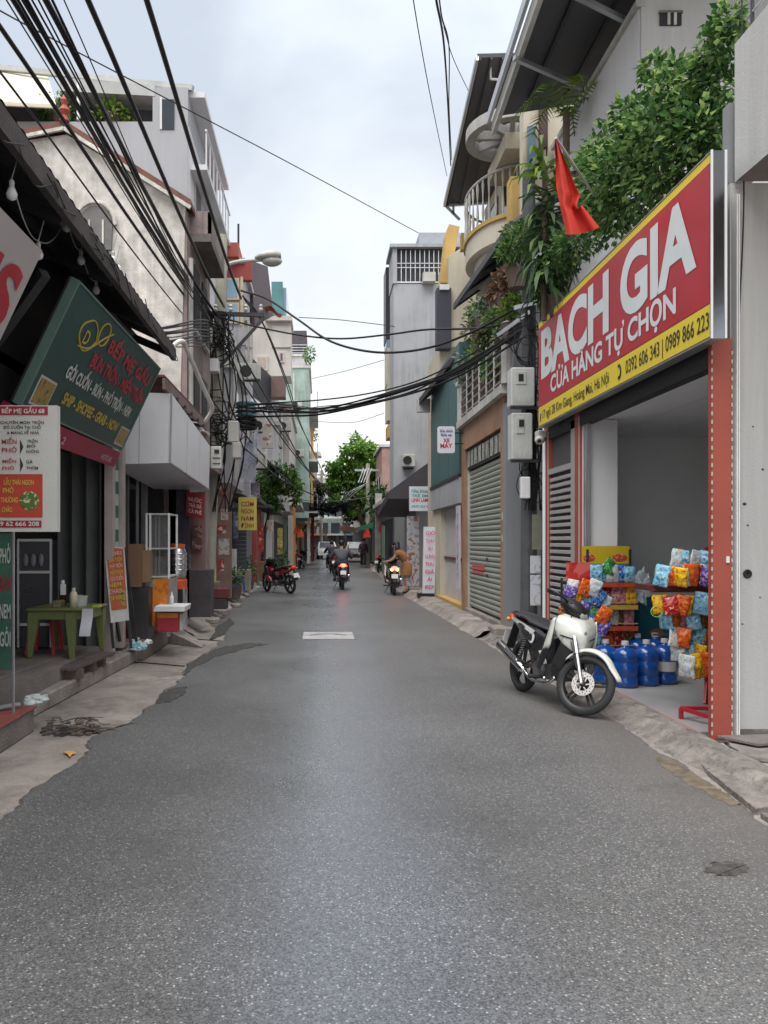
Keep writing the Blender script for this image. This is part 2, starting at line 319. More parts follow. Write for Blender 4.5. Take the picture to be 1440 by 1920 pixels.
    wr = n('ShaderNodeMapRange'); wr.interpolation_type = 'SMOOTHSTEP'; wr.inputs['From Min'].default_value = -.35; wr.inputs['From Max'].default_value = .55; wr.inputs['To Min'].default_value = 1; wr.inputs['To Max'].default_value = 0; l(wb_.outputs[0], wr.inputs['Value'])
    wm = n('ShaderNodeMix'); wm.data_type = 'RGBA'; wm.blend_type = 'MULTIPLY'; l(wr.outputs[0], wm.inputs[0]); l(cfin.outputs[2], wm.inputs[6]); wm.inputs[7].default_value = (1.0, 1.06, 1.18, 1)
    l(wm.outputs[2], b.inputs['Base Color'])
    # traffic polishes the middle of the lane
    pr = n('ShaderNodeMapRange'); pr.inputs['From Min'].default_value = .8; pr.inputs['From Max'].default_value = 2.6; pr.inputs['To Min'].default_value = .24; pr.inputs['To Max'].default_value = .6; l(en.outputs[0], pr.inputs['Value']); l(pr.outputs[0], b.inputs['Roughness'])
    b.inputs['Specular IOR Level'].default_value = .8
    hb = n('ShaderNodeMath'); hb.operation = 'MULTIPLY_ADD'; hb.inputs[1].default_value = -.6; l(v.outputs['Distance'], hb.inputs[0]); l(sx.outputs[0], hb.inputs[2])
    bp = n('ShaderNodeBump'); bp.inputs['Strength'].default_value = .14; bp.inputs['Distance'].default_value = .004; l(hb.outputs[0], bp.inputs['Height']); l(bp.outputs[0], b.inputs['Normal'])
    return m
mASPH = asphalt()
mCONC = M('concrete', (.27, .24, .215), .85, .5, 1.3, .5, 45, streak=.7, dirt=(.10, .085, .075))
mCONC2 = M('concrete_worn', (.27, .24, .22), .85, .45, 2.2, .5, 45, streak=.5, dirt=(.11, .095, .085))
mCONCD = M('concrete_dark', (.17, .15, .14), .88, .35, 2.2, .5, 45)
mMORT = M('mortar', (.19, .17, .154), .92, .55, 6, 1., 26)
mREDT = M('red_tile', (.25, .075, .06), .6, .3, 4, .2, 60)
mGROUND = M('ground_dirt', (.2, .18, .165), .9, .3, .8, .3, 30)
mWHITE = M('white_paint', (.72, .72, .72), .5, .08, 3, .05)
mBLACK = M('black_plastic', (.022, .022, .024), .42, .2, 6, .05)
mRUB = M('rubber', (.03, .03, .031), .75, .25, 20, .2, 120)
mSTEEL = M('steel', (.55, .56, .57), .32, .12, 6, .05, metal=1)
mGALV = M('galvanised', (.5, .51, .53), .45, .15, 3, .05, metal=.9)
mDKMET = M('dark_metal', (.05, .05, .055), .5, .25, 4, .1, metal=.4)
mGLASSD = M('dark_glass', (.03, .035, .045), .08, .2, 2, 0, spec=.6)
mGLASSB = M('blue_glass', (.16, .25, .32), .1, .3, 1.2, 0, spec=.7)
mCABLE = M('cable', (.012, .012, .013), .55, .2, 5, 0)
mLED = M('led_strip', (.46, .42, .37), .4, .1, 5, 0)

rnd = random.Random(3)
def interp(pts, y):
    for (x0, y0), (x1, y1) in zip(pts, pts[1:]):
        if y <= y1: return x0 + (x1 - x0) * max(0, (y - y0)) / (y1 - y0)
    return pts[-1][0]
# ground to the horizon
struct('ground', MB().add([(-400, -60, -.03), (400, -60, -.03), (400, 900, -.03), (-400, 900, -.03)], [(0, 1, 2, 3)]), mGROUND)
# verge of old concrete under the asphalt edges
struct('concrete_verge', MB().add([(-3.3, -4, 0), (-1.2, -4, 0), (-1.0, 60, 0), (-3.3, 60, 0)], [(0, 1, 2, 3)]), mCONC)
struct('roadside_verge', MB().add([(1.9, -4, .001), (3.4, -4, .001), (3.6, 60, .001), (2.1, 60, .001)], [(0, 1, 2, 3)]), mCONC2)
Lp = [(-2.6, -4), (-1.75, 2.2), (-1.78, 4.2)] + [GP(*p) for p in ((0, 1530), (70, 1475), (140, 1432), (168, 1395), (183, 1374), (236, 1360), (289, 1321), (305, 1296), (347, 1268), (346, 1249), (405, 1212), (424, 1192), (398, 1172), (432, 1142), (470, 1112), (500, 1093))] + [(-2.0, 45), (-1.0, 80), (.0, 130)]
Lp = [p for i, p in enumerate(Lp) if i == 0 or p[1] > Lp[i - 1][1] + .02] if True else Lp
_l = [Lp[0]]
for p in Lp[1:]:
    if p[1] > _l[-1][1]: _l.append(p)
Lp = _l
Rp = [(2.9, -4), (2.6, 3)] + [GP(*p) for p in ((1440, 1545), (1330, 1468), (1210, 1392), (1150, 1350), (1000, 1262), (905, 1203), (760, 1119))] + [(2.9, 45), (3.6, 80), (4.6, 130)]
rows = []; y = -4.
while y < 130:
    rows.append(y); y += .03 if 2 < y < 16 else (.4 if y < 40 else 3)
rd = MB()
for y in rows:
    xl = interp(Lp, y) + .08 * mnoise.noise(Vector((y * 2.6, 0, 0))) + .03 * mnoise.noise(Vector((y * 9, 4, 0))) + .02 * mnoise.noise(Vector((y * 27, 7, 0)))
    xr = interp(Rp, y) + .05 * mnoise.noise(Vector((y * 2.7, 9, 0))) + .025 * mnoise.noise(Vector((y * 12, 2, 0)))
    rd.v += [Vector((xl, y, .0)), Vector((xl + .025, y, .012)), Vector((xr - .03, y, .012)), Vector((xr, y, .002))]
for i in range(len(rows) - 1):
    a = i * 4
    for k in range(3): rd.f.append((a + k, a + k + 1, a + k + 5, a + k + 4))
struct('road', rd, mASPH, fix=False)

# ------------------------------------------------------------------ right kerb and pavement
def kerb_grid(xs, zs, y0, y1, ny, amp, seed, xfun=None):
    mb = MB()
    def fn(u, v):
        y = y0 + (y1 - y0) * u; k = v * (len(xs) - 1); i = min(int(k), len(xs) - 2); t = k - i
        x = xs[i] + (xs[i + 1] - xs[i]) * t; z = zs[i] + (zs[i + 1] - zs[i]) * t
        nz = mnoise.noise(Vector((x * 6, y * 2.3, seed))) + .6 * mnoise.noise(Vector((x * 15, y * 8, seed))) + .45 * mnoise.noise(Vector((x * 34, y * 21, seed)))
        e = 0 if v in (0., 1.) else 1
        return (x + .05 * mnoise.noise(Vector((y * 1.3, seed, 0))) + (xfun(y) if xfun else 0), y, z + amp * nz * e)
    return mb.grid(fn, ny, (len(xs) - 1) * 8)
struct('kerb_right', kerb_grid([2.50, 2.63, 2.73, 2.86, 2.99], [-.02, .03, .085, .085, .045], 3.2, 12.3, 420, .015, 1.), mMORT)
struct('kerb_right_far', kerb_grid([2.42, 2.55, 2.62, 3.1], [-.02, .05, .12, .125], 12.3, 45, 300, .015, 5., lambda y: .02 * max(0, y - 24)), mCONC2)
# broken slabs in front of the side alley
pv = thing('pavement', 'cracked grey concrete paving at the mouth of the side alley, lower right', 'pavement', (3.2, 4.6, 0)); pv['kind'] = 'structure'; del pv['category']
slabs = [[(2.58, 5.15), (2.95, 5.35), (3.05, 5.82), (2.72, 5.75)], [(2.97, 5.34), (3.7, 5.1), (3.9, 5.85), (3.07, 5.83)], [(2.46, 4.35), (2.78, 4.45), (2.97, 5.3), (2.56, 5.1)], [(2.8, 4.43), (3.6, 4.1), (3.72, 5.06), (2.99, 5.29)],
         [(2.44, 3.2), (3.5, 3.1), (3.6, 4.05), (2.46, 4.31)], [(3.72, 3.0), (5.6, 3.0), (5.6, 5.8), (3.94, 5.85)], [(2.4, 1.5), (5.6, 1.5), (5.6, 2.96), (2.44, 3.16)]]
for i, s in enumerate(slabs):
    cx = sum(p[0] for p in s) / 4; cy = sum(p[1] for p in s) / 4; q = []
    for a, b in zip(s, s[1:] + s[:1]):
        for k in range(12):
            t = k / 12; x, y = a[0] + (b[0] - a[0]) * t, a[1] + (b[1] - a[1]) * t; j = .045 * mnoise.noise(Vector((x * 9, y * 9, i))); q.append((cx + (x - cx) * (.994 + j), cy + (y - cy) * (.994 + j)))
    o = MB().prism(q, 'z', -.02, .03 + .006 * (i % 3)).build('slab', [mCONC2, mMORT, mMORT][i % 3], pv, bev=.004)
MB().prism([(3.02, 5.86), (3.2, 5.62), (3.55, 5.7), (3.5, 5.9)], 'z', .05, .075).build('drain_cover', mCONCD, pv, bev=.005)
# raised gully of muddy water stain at the kerb foot
struct('muddy_gutter', MB().prism([GP(*p) for p in ragged([(1225, 1418), (1262, 1428), (1330, 1472), (1392, 1512), (1368, 1514), (1295, 1478), (1240, 1440)], 9, 9, 4)], 'z', .004, .0145), M('wet_mud', (.145, .12, .088), .4, .5, 12, .4, 40))
struct('tar_patch', MB().prism([GP(*p) for p in ragged([(1365 + 42 * math.cos(a), 1634 + 14 * math.sin(a)) for a in [i * .52 for i in range(12)]], 12, 7, 8, .35)], 'z', .006, .0152), M('tar_patch', (.066, .06, .056), .85, .6, 26, 1., 60))

# ------------------------------------------------------------------ left steps
sl = thing('step_red', 'low doorstep with worn red tiles at the left edge, lower corner', 'step', (-2.8, 5, 0)); sl['kind'] = 'structure'; del sl['category']
B(-4.2, -2.33, 1.0, 6.28, 0, .19).build('riser', mCONCD, sl, bev=.012)
for i in range(9):
    for j in range(3):
        B(-2.315 - .3 * j - .292, -2.315 - .3 * j, 6.29 - .32 * i - .312, 6.29 - .32 * i, .188, .21).build('tile', mREDT, sl, bev=.004)
ss = thing('step_concrete', 'two long grey concrete steps under the green plastic table', 'step', (-2.8, 8.5, 0)); ss['kind'] = 'structure'; del ss['category']
MB().hexa([(-3.4, 6.75, 0), (-2.52, 6.75, 0), (-2.36, 9.95, 0), (-3.4, 9.95, 0), (-3.4, 6.75, .15), (-2.52, 6.75, .15), (-2.36, 9.95, .16), (-3.4, 9.95, .16)]).build('lower_step', mCONC2, ss, bev=.015)
MB().hexa([(-3.9, 6.75, .1), (-2.92, 6.75, .1), (-2.72, 9.95, .1), (-3.9, 9.95, .1), (-3.9, 6.75, .31), (-2.92, 6.75, .31), (-2.72, 9.95, .30), (-3.9, 9.95, .30)]).build('upper_step', mCONCD, ss, bev=.015)
sp_ = thing('step_platform', 'red topped concrete doorstep under the orange water urn', 'step', (-2.6, 11, 0)); sp_['kind'] = 'structure'; del sp_['category']
B(-3.3, -2.28, 9.97, 12.6, 0, .24).build('riser', mCONCD, sp_, bev=.02)
B(-3.3, -2.30, 9.99, 12.58, .238, .262).build('red_top', mREDT, sp_, bev=.006)
MB().hexa([(-2.28, 11.6, 0), (-1.72, 11.2, 0), (-1.72, 11.5, 0), (-2.28, 12.3, 0), (-2.28, 11.6, .2), (-1.72, 11.2, .02), (-1.72, 11.5, .02), (-2.28, 12.3, .2)]).single('ramp', mCONC, 'short concrete ramp wedge leading from the road up to the red doorstep', 'ramp', bev=.015)
struct('pavement_left', kerb_grid([-2.02, -2.2, -2.32, -3.4], [-.01, .08, .16, .2], 12.6, 24, 160, .03, 11.), mCONC2)
struct('pavement_left_far', kerb_grid([-2.25, -2.3, -2.36, -3.4], [-.01, .1, .13, .14], 24, 60, 40, .01, 21., lambda y: .02 * (y - 24)), mCONC2)
for i, (x, y, s) in enumerate([(-2.02, 14.6, .16), (-2.1, 16.2, .2), (-1.95, 18.0, .13), (-2.12, 19.6, .17)]):
    q = [(x + s * math.cos(a) * rnd.uniform(.7, 1.2), y + s * 1.5 * math.sin(a) * rnd.uniform(.7, 1.2)) for a in [k * .79 for k in range(8)]]
    MB().prism(q, 'z', 0, .1 + .03 * (i % 2)).single('stone_block', mCONC2, f'rough grey stone block at the left kerb, {ORD[i]} from the near end', 'stone', 'stone blocks along the left kerb', bev=.02)

# drain cover in the road
x0, y0 = GP(567, 1200); x1, y1 = GP(665, 1200); yb = GP(600, 1187)[1]
mh = thing('drain_cover', 'pale square concrete drain cover set in the middle of the road', 'drain cover', ((x0 + x1) / 2, y0, 0))
B(x0, x1, y0, yb, .005, .019).build('cover_slab', M('pale_concrete', (.34, .34, .345), .7, .3, 3, .3, 40), mh, bev=.003)
T([(x0 + .12 + (x1 - x0 - .24) * t, y0 + .42 + .18 * math.sin(t * math.pi), .02) for t in [k / 10 for k in range(11)]], .012, 5).build('lifting_groove', mCONCD, mh)
B(x0 - .03, x1 + .03, y0 - .03, y0 - .004, .003, .017).build('frame', mCONCD, mh)

# darker crumbled asphalt at the ragged left edge
for i, (q, lb) in enumerate([([(292, 1322), (300, 1305), (330, 1292), (352, 1290), (345, 1305), (320, 1318)], 'dark crumbled asphalt patch on the left edge, nearer one'), ([(345, 1268), (352, 1248), (385, 1228), (420, 1214), (470, 1207), (500, 1210), (470, 1216), (410, 1232), (372, 1250)], 'dark cracked asphalt edge leading to the small ramp'), ([(395, 1200), (405, 1178), (430, 1160), (440, 1168), (420, 1190)], 'dark asphalt seam beyond the small ramp')]):
    o = MB().prism([GP(*p) for p in ragged(q, 5., 10, i)], 'z', 0, .019).build('asphalt_patch', M('asphalt_dark', (.062, .06, .058), .85, .6, 24, 1., 60)); o['kind'] = 'structure'
for i, q in enumerate([[(75, 1375), (130, 1372), (180, 1376), (230, 1362), (262, 1358)], [(255, 1242), (300, 1246), (345, 1250)], [(340, 1196), (380, 1200), (430, 1204)]]):
    pp = spline([Vector((*GP(*p), .006)) for p in q], 6); o = MB(); 
    for a, b in zip(pp, pp[1:]): o.bar(a + Vector((.02 * mnoise.noise(a * 9), 0, 0)), b + Vector((.02 * mnoise.noise(b * 9), 0, 0)), .022, .012)
    o = o.build('crack', M('crack_dark', (.03, .027, .025), .95)); o['kind'] = 'structure'
# ================================================================== RIGHT SIDE
mRED = M('sign_red', (.42, .022, .035), .34, .12, .8, .12, 2.2, streak=.14, dirt=(.26, .05, .055), coat=.15)
mYEL = M('sign_yellow', (.72, .55, .045), .4, .06, 1, .02)
mLETW = M('letter_white', (.62, .66, .66), .45, .05, 3, 0)
mPILLAR = M('pillar_red', (.34, .075, .05), .55, .12, 2, .06)
mWALLG = M('wall_light_grey', (.47, .465, .455), .85, .12, .9, .15, 50, streak=.3, dirt=(.24, .225, .21))
mWALLW = M('wall_white', (.62, .62, .64), .85, .07, .7, .1, 50, streak=.10)
mWALLM = M('wall_mid_grey', (.235, .24, .245), .85, .12, .8, .12, 50, streak=.1)
mINT = M('wall_interior', (.88, .885, .88), .8, .07, .6, .05)
mINTW = M('wall_interior_white', (.78, .78, .79), .7, .05, .8, .05)
mTILEF = M('floor_grey', (.27, .265, .262), .5, .15, 2, .05)
mSOFF = M('soffit_dark', (.075, .073, .08), .65, .25, 1.2, .1, 20)
mCREAM = M('cream_plaster', (.55, .50, .40), .85, .12, 1, .12, 40, streak=.25, dirt=(.16, .14, .12))
mYELP = M('yellow_plaster', (.50, .34, .12), .85, .18, 1.2, .12, 40, streak=.3)
mGREYP = M('grey_plaster', (.37, .38, .40), .88, .14, .6, .15, 40, streak=.42, dirt=(.16, .16, .165))
mTEAL = M('teal_sheet', (.055, .125, .13), .5, .18, .8, .05, 30, streak=.15)
mTERRA = M('terracotta_tile', (.33, .19, .12), .6, .25, 3, .1, 40)
mSHUT = M('shutter_grey_green', (.30, .325, .285), .45, .12, 2, .05, streak=.1)
mMETER = M('meter_box', (.50, .51, .49), .55, .15, 4, .08, streak=.2)
mDIRTW = M('dirty_white', (.5, .49, .46), .7, .2, 3, .1, streak=.3)

# ---- grocery shop (the building itself)
FX = 3.02                                   # shop front plane
S = thing('grocery_shop', 'open fronted grocery shop with red pillars under the red sign', 'shop', (FX + 1.5, 8, 0))
fl = B(2.98, 8.0, 6.06, 10.55, -.05, .05).build('floor', mTILEF, S)
for i in range(9):
    B(2.86, 2.975, 6.1 + .5 * i, 6.595 + .5 * i, .0, .056).build('threshold_tile', M('tile_pink', (.36, .16, .12), .55, .2, 3, .1), S, bev=.003)
B(3.17, 8.0, 5.95, 6.06, 0, 4.32).build('side_wall', mWALLG, S)
B(3.19, 8, 5.935, 5.949, 0, .1).build('skirting', mCONCD, S)
def lathe_hole(x, z): return MB().lathe([(.001, 0), (.02, .0), (.03, -.01), (.036, -.004)], (x, 5.948, z), 14, 'y')
lathe_hole(PX(1401, 5.95), PZ(1076, 5.95)).build('vent_hole', mBLACK, S)
MB().tube(spline([(3.3, 5.94, 1.3), (3.31, 5.92, 1.32), (3.32, 5.935, 1.31)], 4), .006, 5).build('cable_end', mCABLE, S)
B(3.05, 8, 10.4, 10.55, 0.05, 4.3).build('far_wall', mINT, S)
B(5.4, 5.5, 6.06, 10.4, 0.05, 4.3).build('back_wall', mINT, S)
B(3.06, 3.42, 8.85, 9.3, .05, 2.95).build('pier', mINTW, S)
for i in range(5):
    for j in range(7):
        B(3.1 + .68 * j, 3.1 + .68 * j + .672, 6.07 + .88 * i, 6.07 + .88 * i + .872, 2.96, 2.99).build('ceiling_panel', mINT, S)
B(3.03, 8, 6.06, 10.4, 4.18, 4.32).build('roof_slab', mWALLG, S)
B(3.03, 3.14, 5.96, 10.4, 2.9, 4.2).build('header', M('header_dark', (.03, .03, .032), .6), S)
def pillar(y0, y1, xf=FX, w=.15, dash=True):
    p = B(xf, xf + w, y0, y1, .03, 3.1).build('pillar', mPILLAR, S, bev=.004)
    for x in (xf + .001, xf + w - .001):
        mb = MB(); z = .07
        if not dash: mb.box(x - .006, x + .006, y0 - .006, y0 - .001, .07, 3.0); z = 9
        while z < 3.0: mb.box(x - .0055, x + .0055, y0 - .007, y0 - .001, z, z + .03); z += .066
        mb.build('light_strip', mLED, p)
    return p
p = pillar(5.88, 5.935, 2.992, .155)
B(3.1, 3.122, 5.866, 5.878, PZ(1055, 5.88), PZ(1043, 5.88)).build('paper_note', mWHITE, p)
pillar(8.98, 9.13, FX, .12, False); pillar(10.2, 10.32, FX, .12, False)
for x in (3.185, 3.2): B(x - .006, x + .003, 5.87, 5.94, .0, 4.2).build('edge_trim', mWHITE, S)
# opening frame
for y in (8.78, 8.86): B(3.05, 3.09, y, y + .05, .05, 2.9).build('door_frame', mGALV, S)
# louvred shutter between the far pillars
g = B(3.08, 3.1, 9.14, 10.19, .06, 3.0).build('shutter_panel', M('shutter_back', (.09, .09, .09), .6), S)
for i in range(27): B(3.035, 3.075, 9.32, 10.17, .12 + .085 * i, .165 + .085 * i).build('slat', M('slat_grey', (.33, .33, .32), .5, .12, 3), g, bev=.004)
B(3.03, 3.08, 9.14, 9.3, .06, 3.0).build('post', M('slat_grey', (.33, .33, .32)), g)
B(3.025, 3.078, 9.3, 10.19, 2.43, 2.5).build('rail', M('slat_grey', (.33, .33, .32)), g)
for i, (px, py, r_) in enumerate([(1396, 945, .012), (1402, 985, .007), (1430, 880, .008), (1392, 1170, .006), (1412, 800, .006), (1425, 1120, .005)]): MB().ball((PX(px, 5.95), 5.949, PZ(py, 5.95)), (r_ * 1.4, .004, r_), 8, 4).build('chip_mark', M('chip_dark', (.05, .045, .04), .9), S)
# cables and cctv
mb = MB().tube(spline([(3.24, 5.9, 7.), (3.235, 5.9, 5.2), (3.25, 5.9, 4.2), (3.23, 5.92, 3.4), (3.2, 5.9, 3.1)], 6), .006, 5)
mb.single('loose_wire', mCABLE, 'thin black wire hanging down the pale wall right of the red sign', 'cable')
cc = thing('security_camera', 'white dome security camera under the far end of the red sign', 'camera', (2.93, 10.3, 2.85))
B(2.9, 3.02, 10.24, 10.4, 2.93, 3.03).build('mount', mDIRTW, cc, bev=.01)
MB().ball((2.93, 10.26, 2.9), (.07, .07, .06)).build('housing', mDIRTW, cc, smooth=True)
MB().ball((2.905, 10.2, 2.885), .03).build('lens', mBLACK, cc, smooth=True)

# ---- red sign
SG = thing('shop_sign', 'big red and yellow shop sign with white letters above the grocery', 'sign', (2.96, 8, 3.06))
SX, Y0, Y1, Z0, Z1 = 2.90, 5.70, 10.2, 3.06, 4.43
B(SX, SX + .10, Y0, Y1, Z0, Z1).build('box', M('sign_box', (.33, .34, .36), .3, .1, 2, .02, metal=.7), SG)
B(SX - .006, SX - .001, Y0 + .015, Y1 - .015, Z0 + .26, Z1 - .075).build('red_face', mRED, SG)
B(SX - .006, SX - .001, Y0 + .015, Y1 - .015, Z0 + .012, Z0 + .252).build('yellow_band', mYEL, SG)
B(SX - .006, SX - .001, Y0 + .015, Y1 - .015, Z1 - .07, Z1 - .005).build('yellow_border', mYEL, SG)
B(SX - .010, SX + .105, Y0 - .012, Y0 - .001, Z0 - .01, Z1 + .01).build('end_cap', M('polished_cap', (.3, .31, .335), .16, .4, .5, .12, 2., metal=1), SG)
for x in (SX - .004, SX + .1): B(x - .01, x + .006, Y0 - .02, Y0 - .0125, Z0 - .01, Z1 + .012).build('cap_edge', mWHITE, SG)
for z in (Z0 - .008, Z1 + .003): B(SX - .012, SX + .10, Y0, Y1, z - .004, z + .004).build('edge_trim', mGALV, SG)
ym = (Y0 + Y1) / 2; XD, YD = (0, -1, 0), (0, 0, 1); fx = SX - .007
def stext(s, yc, z, h, wd, mat, bold=.03, nm='lettering'): text(s, mat, SG, (fx, yc, z), XD, YD, h, wd, bold, .003, nm)
stext('BACH', 8.88, Z0 + .63, .575, 2.35, mLETW, .04); stext('GIA', 6.66, Z0 + .63, .575, 1.5, mLETW, .04)
stext('CỬA HÀNG TỰ CHỌN', 7.95, Z0 + .355, .2, 3.4, mLETW, .03)
mLETD = M('letter_dark', (.03, .03, .025), .6)
stext('0392 606 343 | 0989 866 223', 6.5, Z0 + .075, .125, 1.56, mLETD, .006)
stext('17 ngõ 28 Kim Giang, Hoàng Mai, Hà Nội', 8.85, Z0 + .08, .11, 2.3, mLETD, .004)
# small phone handset mark and location pin
mb = MB().tube([(fx - .004, 7.44 - .045 * math.cos(a), Z0 + .13 + .06 * math.sin(a)) for a in [k * .35 - 1.4 for k in range(9)]], .007, 5)
mb.box(fx - .008, fx - .001, 7.42, 7.46, Z0 + .06, Z0 + .085); mb.box(fx - .008, fx - .001, 7.42, 7.46, Z0 + .175, Z0 + .2); mb.build('phone_mark', mLETD, SG)
MB().lathe([(.001, 0), (.02, .002), (.02, .006)], (fx - .004, 10.08, Z0 + .15), 12, 'x').box(fx - .008, fx - .002, 10.07, 10.09, Z0 + .06, Z0 + .14).build('pin_mark', mLETD, SG)

# ---- balcony of the neighbour above the alley, upper right
NB = thing('overhanging_balcony', 'pale grey balcony jutting out above the alley at the right edge', 'balcony', (3.6, 4.2, 4.31))
B(3.2, 4.9, 1.4, 5.9, 4.31, 4.47).build('slab', M('soffit_brown', (.22, .19, .175), .85, .2, 1.5, .1), NB)
B(3.195, 3.33, 1.4, 5.93, 4.315, 5.38).build('parapet', mWALLG, NB)
B(3.34, 4.9, 5.84, 5.93, 4.47, 5.38).build('parapet', mWALLG, NB)
rl = T([(3.27, 1.4, 5.95), (3.27, 5.9, 5.95)], .022).build('railing', mGALV, NB)
for z in (5.55, 5.7, 5.83): T([(3.27, 1.4, z), (3.27, 5.9, z)], .011).build('bar', mGALV, rl)
for i in range(10): T([(3.27, 1.5 + .48 * i, 5.37), (3.27, 1.5 + .48 * i, 5.95)], .016).build('post', mDKMET, rl)
# its house wall behind, going up
B(3.17, 3.27, 5.965, 6.06, 4.33, 4.95).single('downpipe_chase', mWALLM, 'narrow grey wall strip between the red sign and the balcony', 'wall')

# ---- roof terrace plants over the sign
mBUSH = Mleaf('leaf_bush', (.02, .06, .02), (.085, .185, .05), (.30, .42, .14), .5)
mDRAC = Mleaf('leaf_dracaena', (.02, .055, .022), (.05, .11, .04), (.17, .22, .06), .25)
mYGRN = Mleaf('leaf_yellow_green', (.06, .13, .015), (.14, .24, .03), (.30, .36, .06), .3)
mFLOW = Mleaf('leaf_flowering', (.03, .09, .02), (.10, .2, .05), (.45, .22, .2), .3)
mDEAD = Mleaf('leaf_dead', (.16, .09, .05), (.25, .15, .09), (.12, .06, .04), .2)
mBARK = M('bark', (.10, .075, .055), .9, .3, 8, .5, 40)
mPOT = M('clay_pot', (.12, .085, .07), .8, .2, 4, .1)
lr = random.Random(11)
BU = thing('terrace_bush', 'large dense green bush spilling over the top of the red sign', 'bush', (3.4, 8, 4.32))
cl = []
for (px, py, Y, r) in [(1335, 165, 6.9, .36), (1285, 205, 7.1, .4), (1240, 250, 7.3, .42), (1205, 225, 7.7, .32), (1190, 290, 7.7, .42), (1150, 335, 8.0, .42), (1145, 270, 8.3, .32), (1125, 310, 8.5, .3), (1310, 250, 6.9, .4), (1240, 330, 7.4, .45), (1180, 380, 8.0, .42), (1150, 410, 8.4, .36), (1345, 100, 6.7, .22), (1362, 40, 6.6, .18), (1260, 150, 7.2, .25), (1120, 380, 8.8, .3), (1300, 330, 7.2, .4), (1330, 260, 7, .3), (1225, 130, 7.6, .16), (1100, 300, 8.7, .16), (1170, 210, 8, .16)]:
    c = P3(px, py, Y); cl.append((c, (r * .9, r * 1.1, r * .8), int(1250 * r)))
leaves(cl, .08, lr, .6, shell=.35).build('crown', mBUSH, BU, fix=False)
br = MB()
for k in range(9):
    a = Vector((3.35 + .1 * (k % 3), 6.8 + .25 * k, 4.5)); b = a + Vector((lr.uniform(-.3, .3), lr.uniform(-.3, .3), lr.uniform(.7, 1.3)))
    br.tube(spline([a, a.lerp(b, .5) + Vector((.1, .05, 0)), b], 4), [.03] * 4 + [.022] * 4 + [.012], 5)
br.build('stem', mBARK, BU)
B(3.2, 3.65, 6.5, 9.3, 4.33, 4.62).build('planter', mCONCD, BU)
def shrub(nm, label, parts, size, mat, n, rs, base, asp=.5, cat='plant', pot=True):
    t = thing(nm, label, cat, base, 'potted plants on the right hand terraces')
    lrr = random.Random(rs); leaves([(P3(px, py, Y), (r, r, r * .9), n) for px, py, Y, r in parts], size, lrr, asp).build('foliage', mat, t, fix=False)
    b = Vector(base); mb = MB()
    for px, py, Y, r in parts: mb.tube(spline([b + Vector((0, 0, .1)), b.lerp(P3(px, py, Y), .5) + Vector((.04, .03, 0)), P3(px, py, Y)], 4), .014, 5)
    mb.build('stem', mBARK, t)
    if pot: MB().lathe([(.001, 0), (.12, 0), (.16, .22), (.17, .26), (.14, .26), (.13, .2), (.001, .2)], base, 14).build('pot', mPOT, t, smooth=False)
    return t
# dracaena: strap leaves hanging in a tall column
DR = thing('dracaena_plant', 'tall dracaena with drooping strap leaves beside the red flag', 'plant', (PX(1020, 9.6), 9.6, 4.3))
dm = MB(); dy = MB()
for k in range(190):
    t = lr.random(); py = 300 + 230 * t; c = P3(1022 + lr.uniform(-8, 8), py, 9.6 + lr.uniform(-.15, .15)); a = lr.uniform(0, 6.283); l_ = lr.uniform(.28, .5); up = .55 - 1.3 * t + lr.uniform(-.2, .2)
    d = Vector((math.cos(a), math.sin(a), up)).normalized(); sd_ = d.cross(Vector((0, 0, 1))).normalized() * .03
    p1 = c + d * l_ * .5; p2 = c + d * l_ * .8 + Vector((0, 0, -.10 * l_ - .03)); p3 = c + d * l_ * .95 + Vector((0, 0, -.55 * l_))
    m_ = dy if (t < .22 and lr.random() < .7) else dm
    m_.add([c - sd_ * .5, c + sd_ * .5, p1 + sd_, p1 - sd_, p2 + sd_ * .9, p2 - sd_ * .9, p3], [(0, 1, 2, 3), (3, 2, 4, 5), (5, 4, 6)])
dm.build('leaf', mDRAC, DR, fix=False, kind='stuff'); dy.build('top_leaf', mYGRN, DR, fix=False, kind='stuff')
T([(PX(1020, 9.6), 9.6, 4.3), (PX(1022, 9.6), 9.6, 6.2)], .035, 7).build('trunk', mBARK, DR)
shrub('leafy_shrub', 'bright green rounded shrub left of the dracaena above the meter boxes', [(972, 450, 11.0, .26), (958, 470, 11.0, .2), (985, 440, 11.1, .2)], .09, mBUSH, 260, 21, (PX(970, 11.1), 11.1, 5.2))
shrub('trailing_shrub', 'green shrub trailing down over the far upper corner of the red sign', [(1045, 500, 9.4, .25), (1065, 470, 9.2, .25), (1025, 540, 9.8, .2), (1085, 450, 9.0, .25)], .075, mBUSH, 330, 22, (PX(1050, 9.6), 9.6, 4.35))
shrub('hanging_creeper', 'yellowish creeper hanging over the letter B of the red sign', [(1030, 520, 10.0, .14), (1035, 555, 9.9, .13), (1055, 560, 9.7, .1)], .06, mYGRN, 160, 23, (PX(1040, 10.1), 10.1, 4.35))
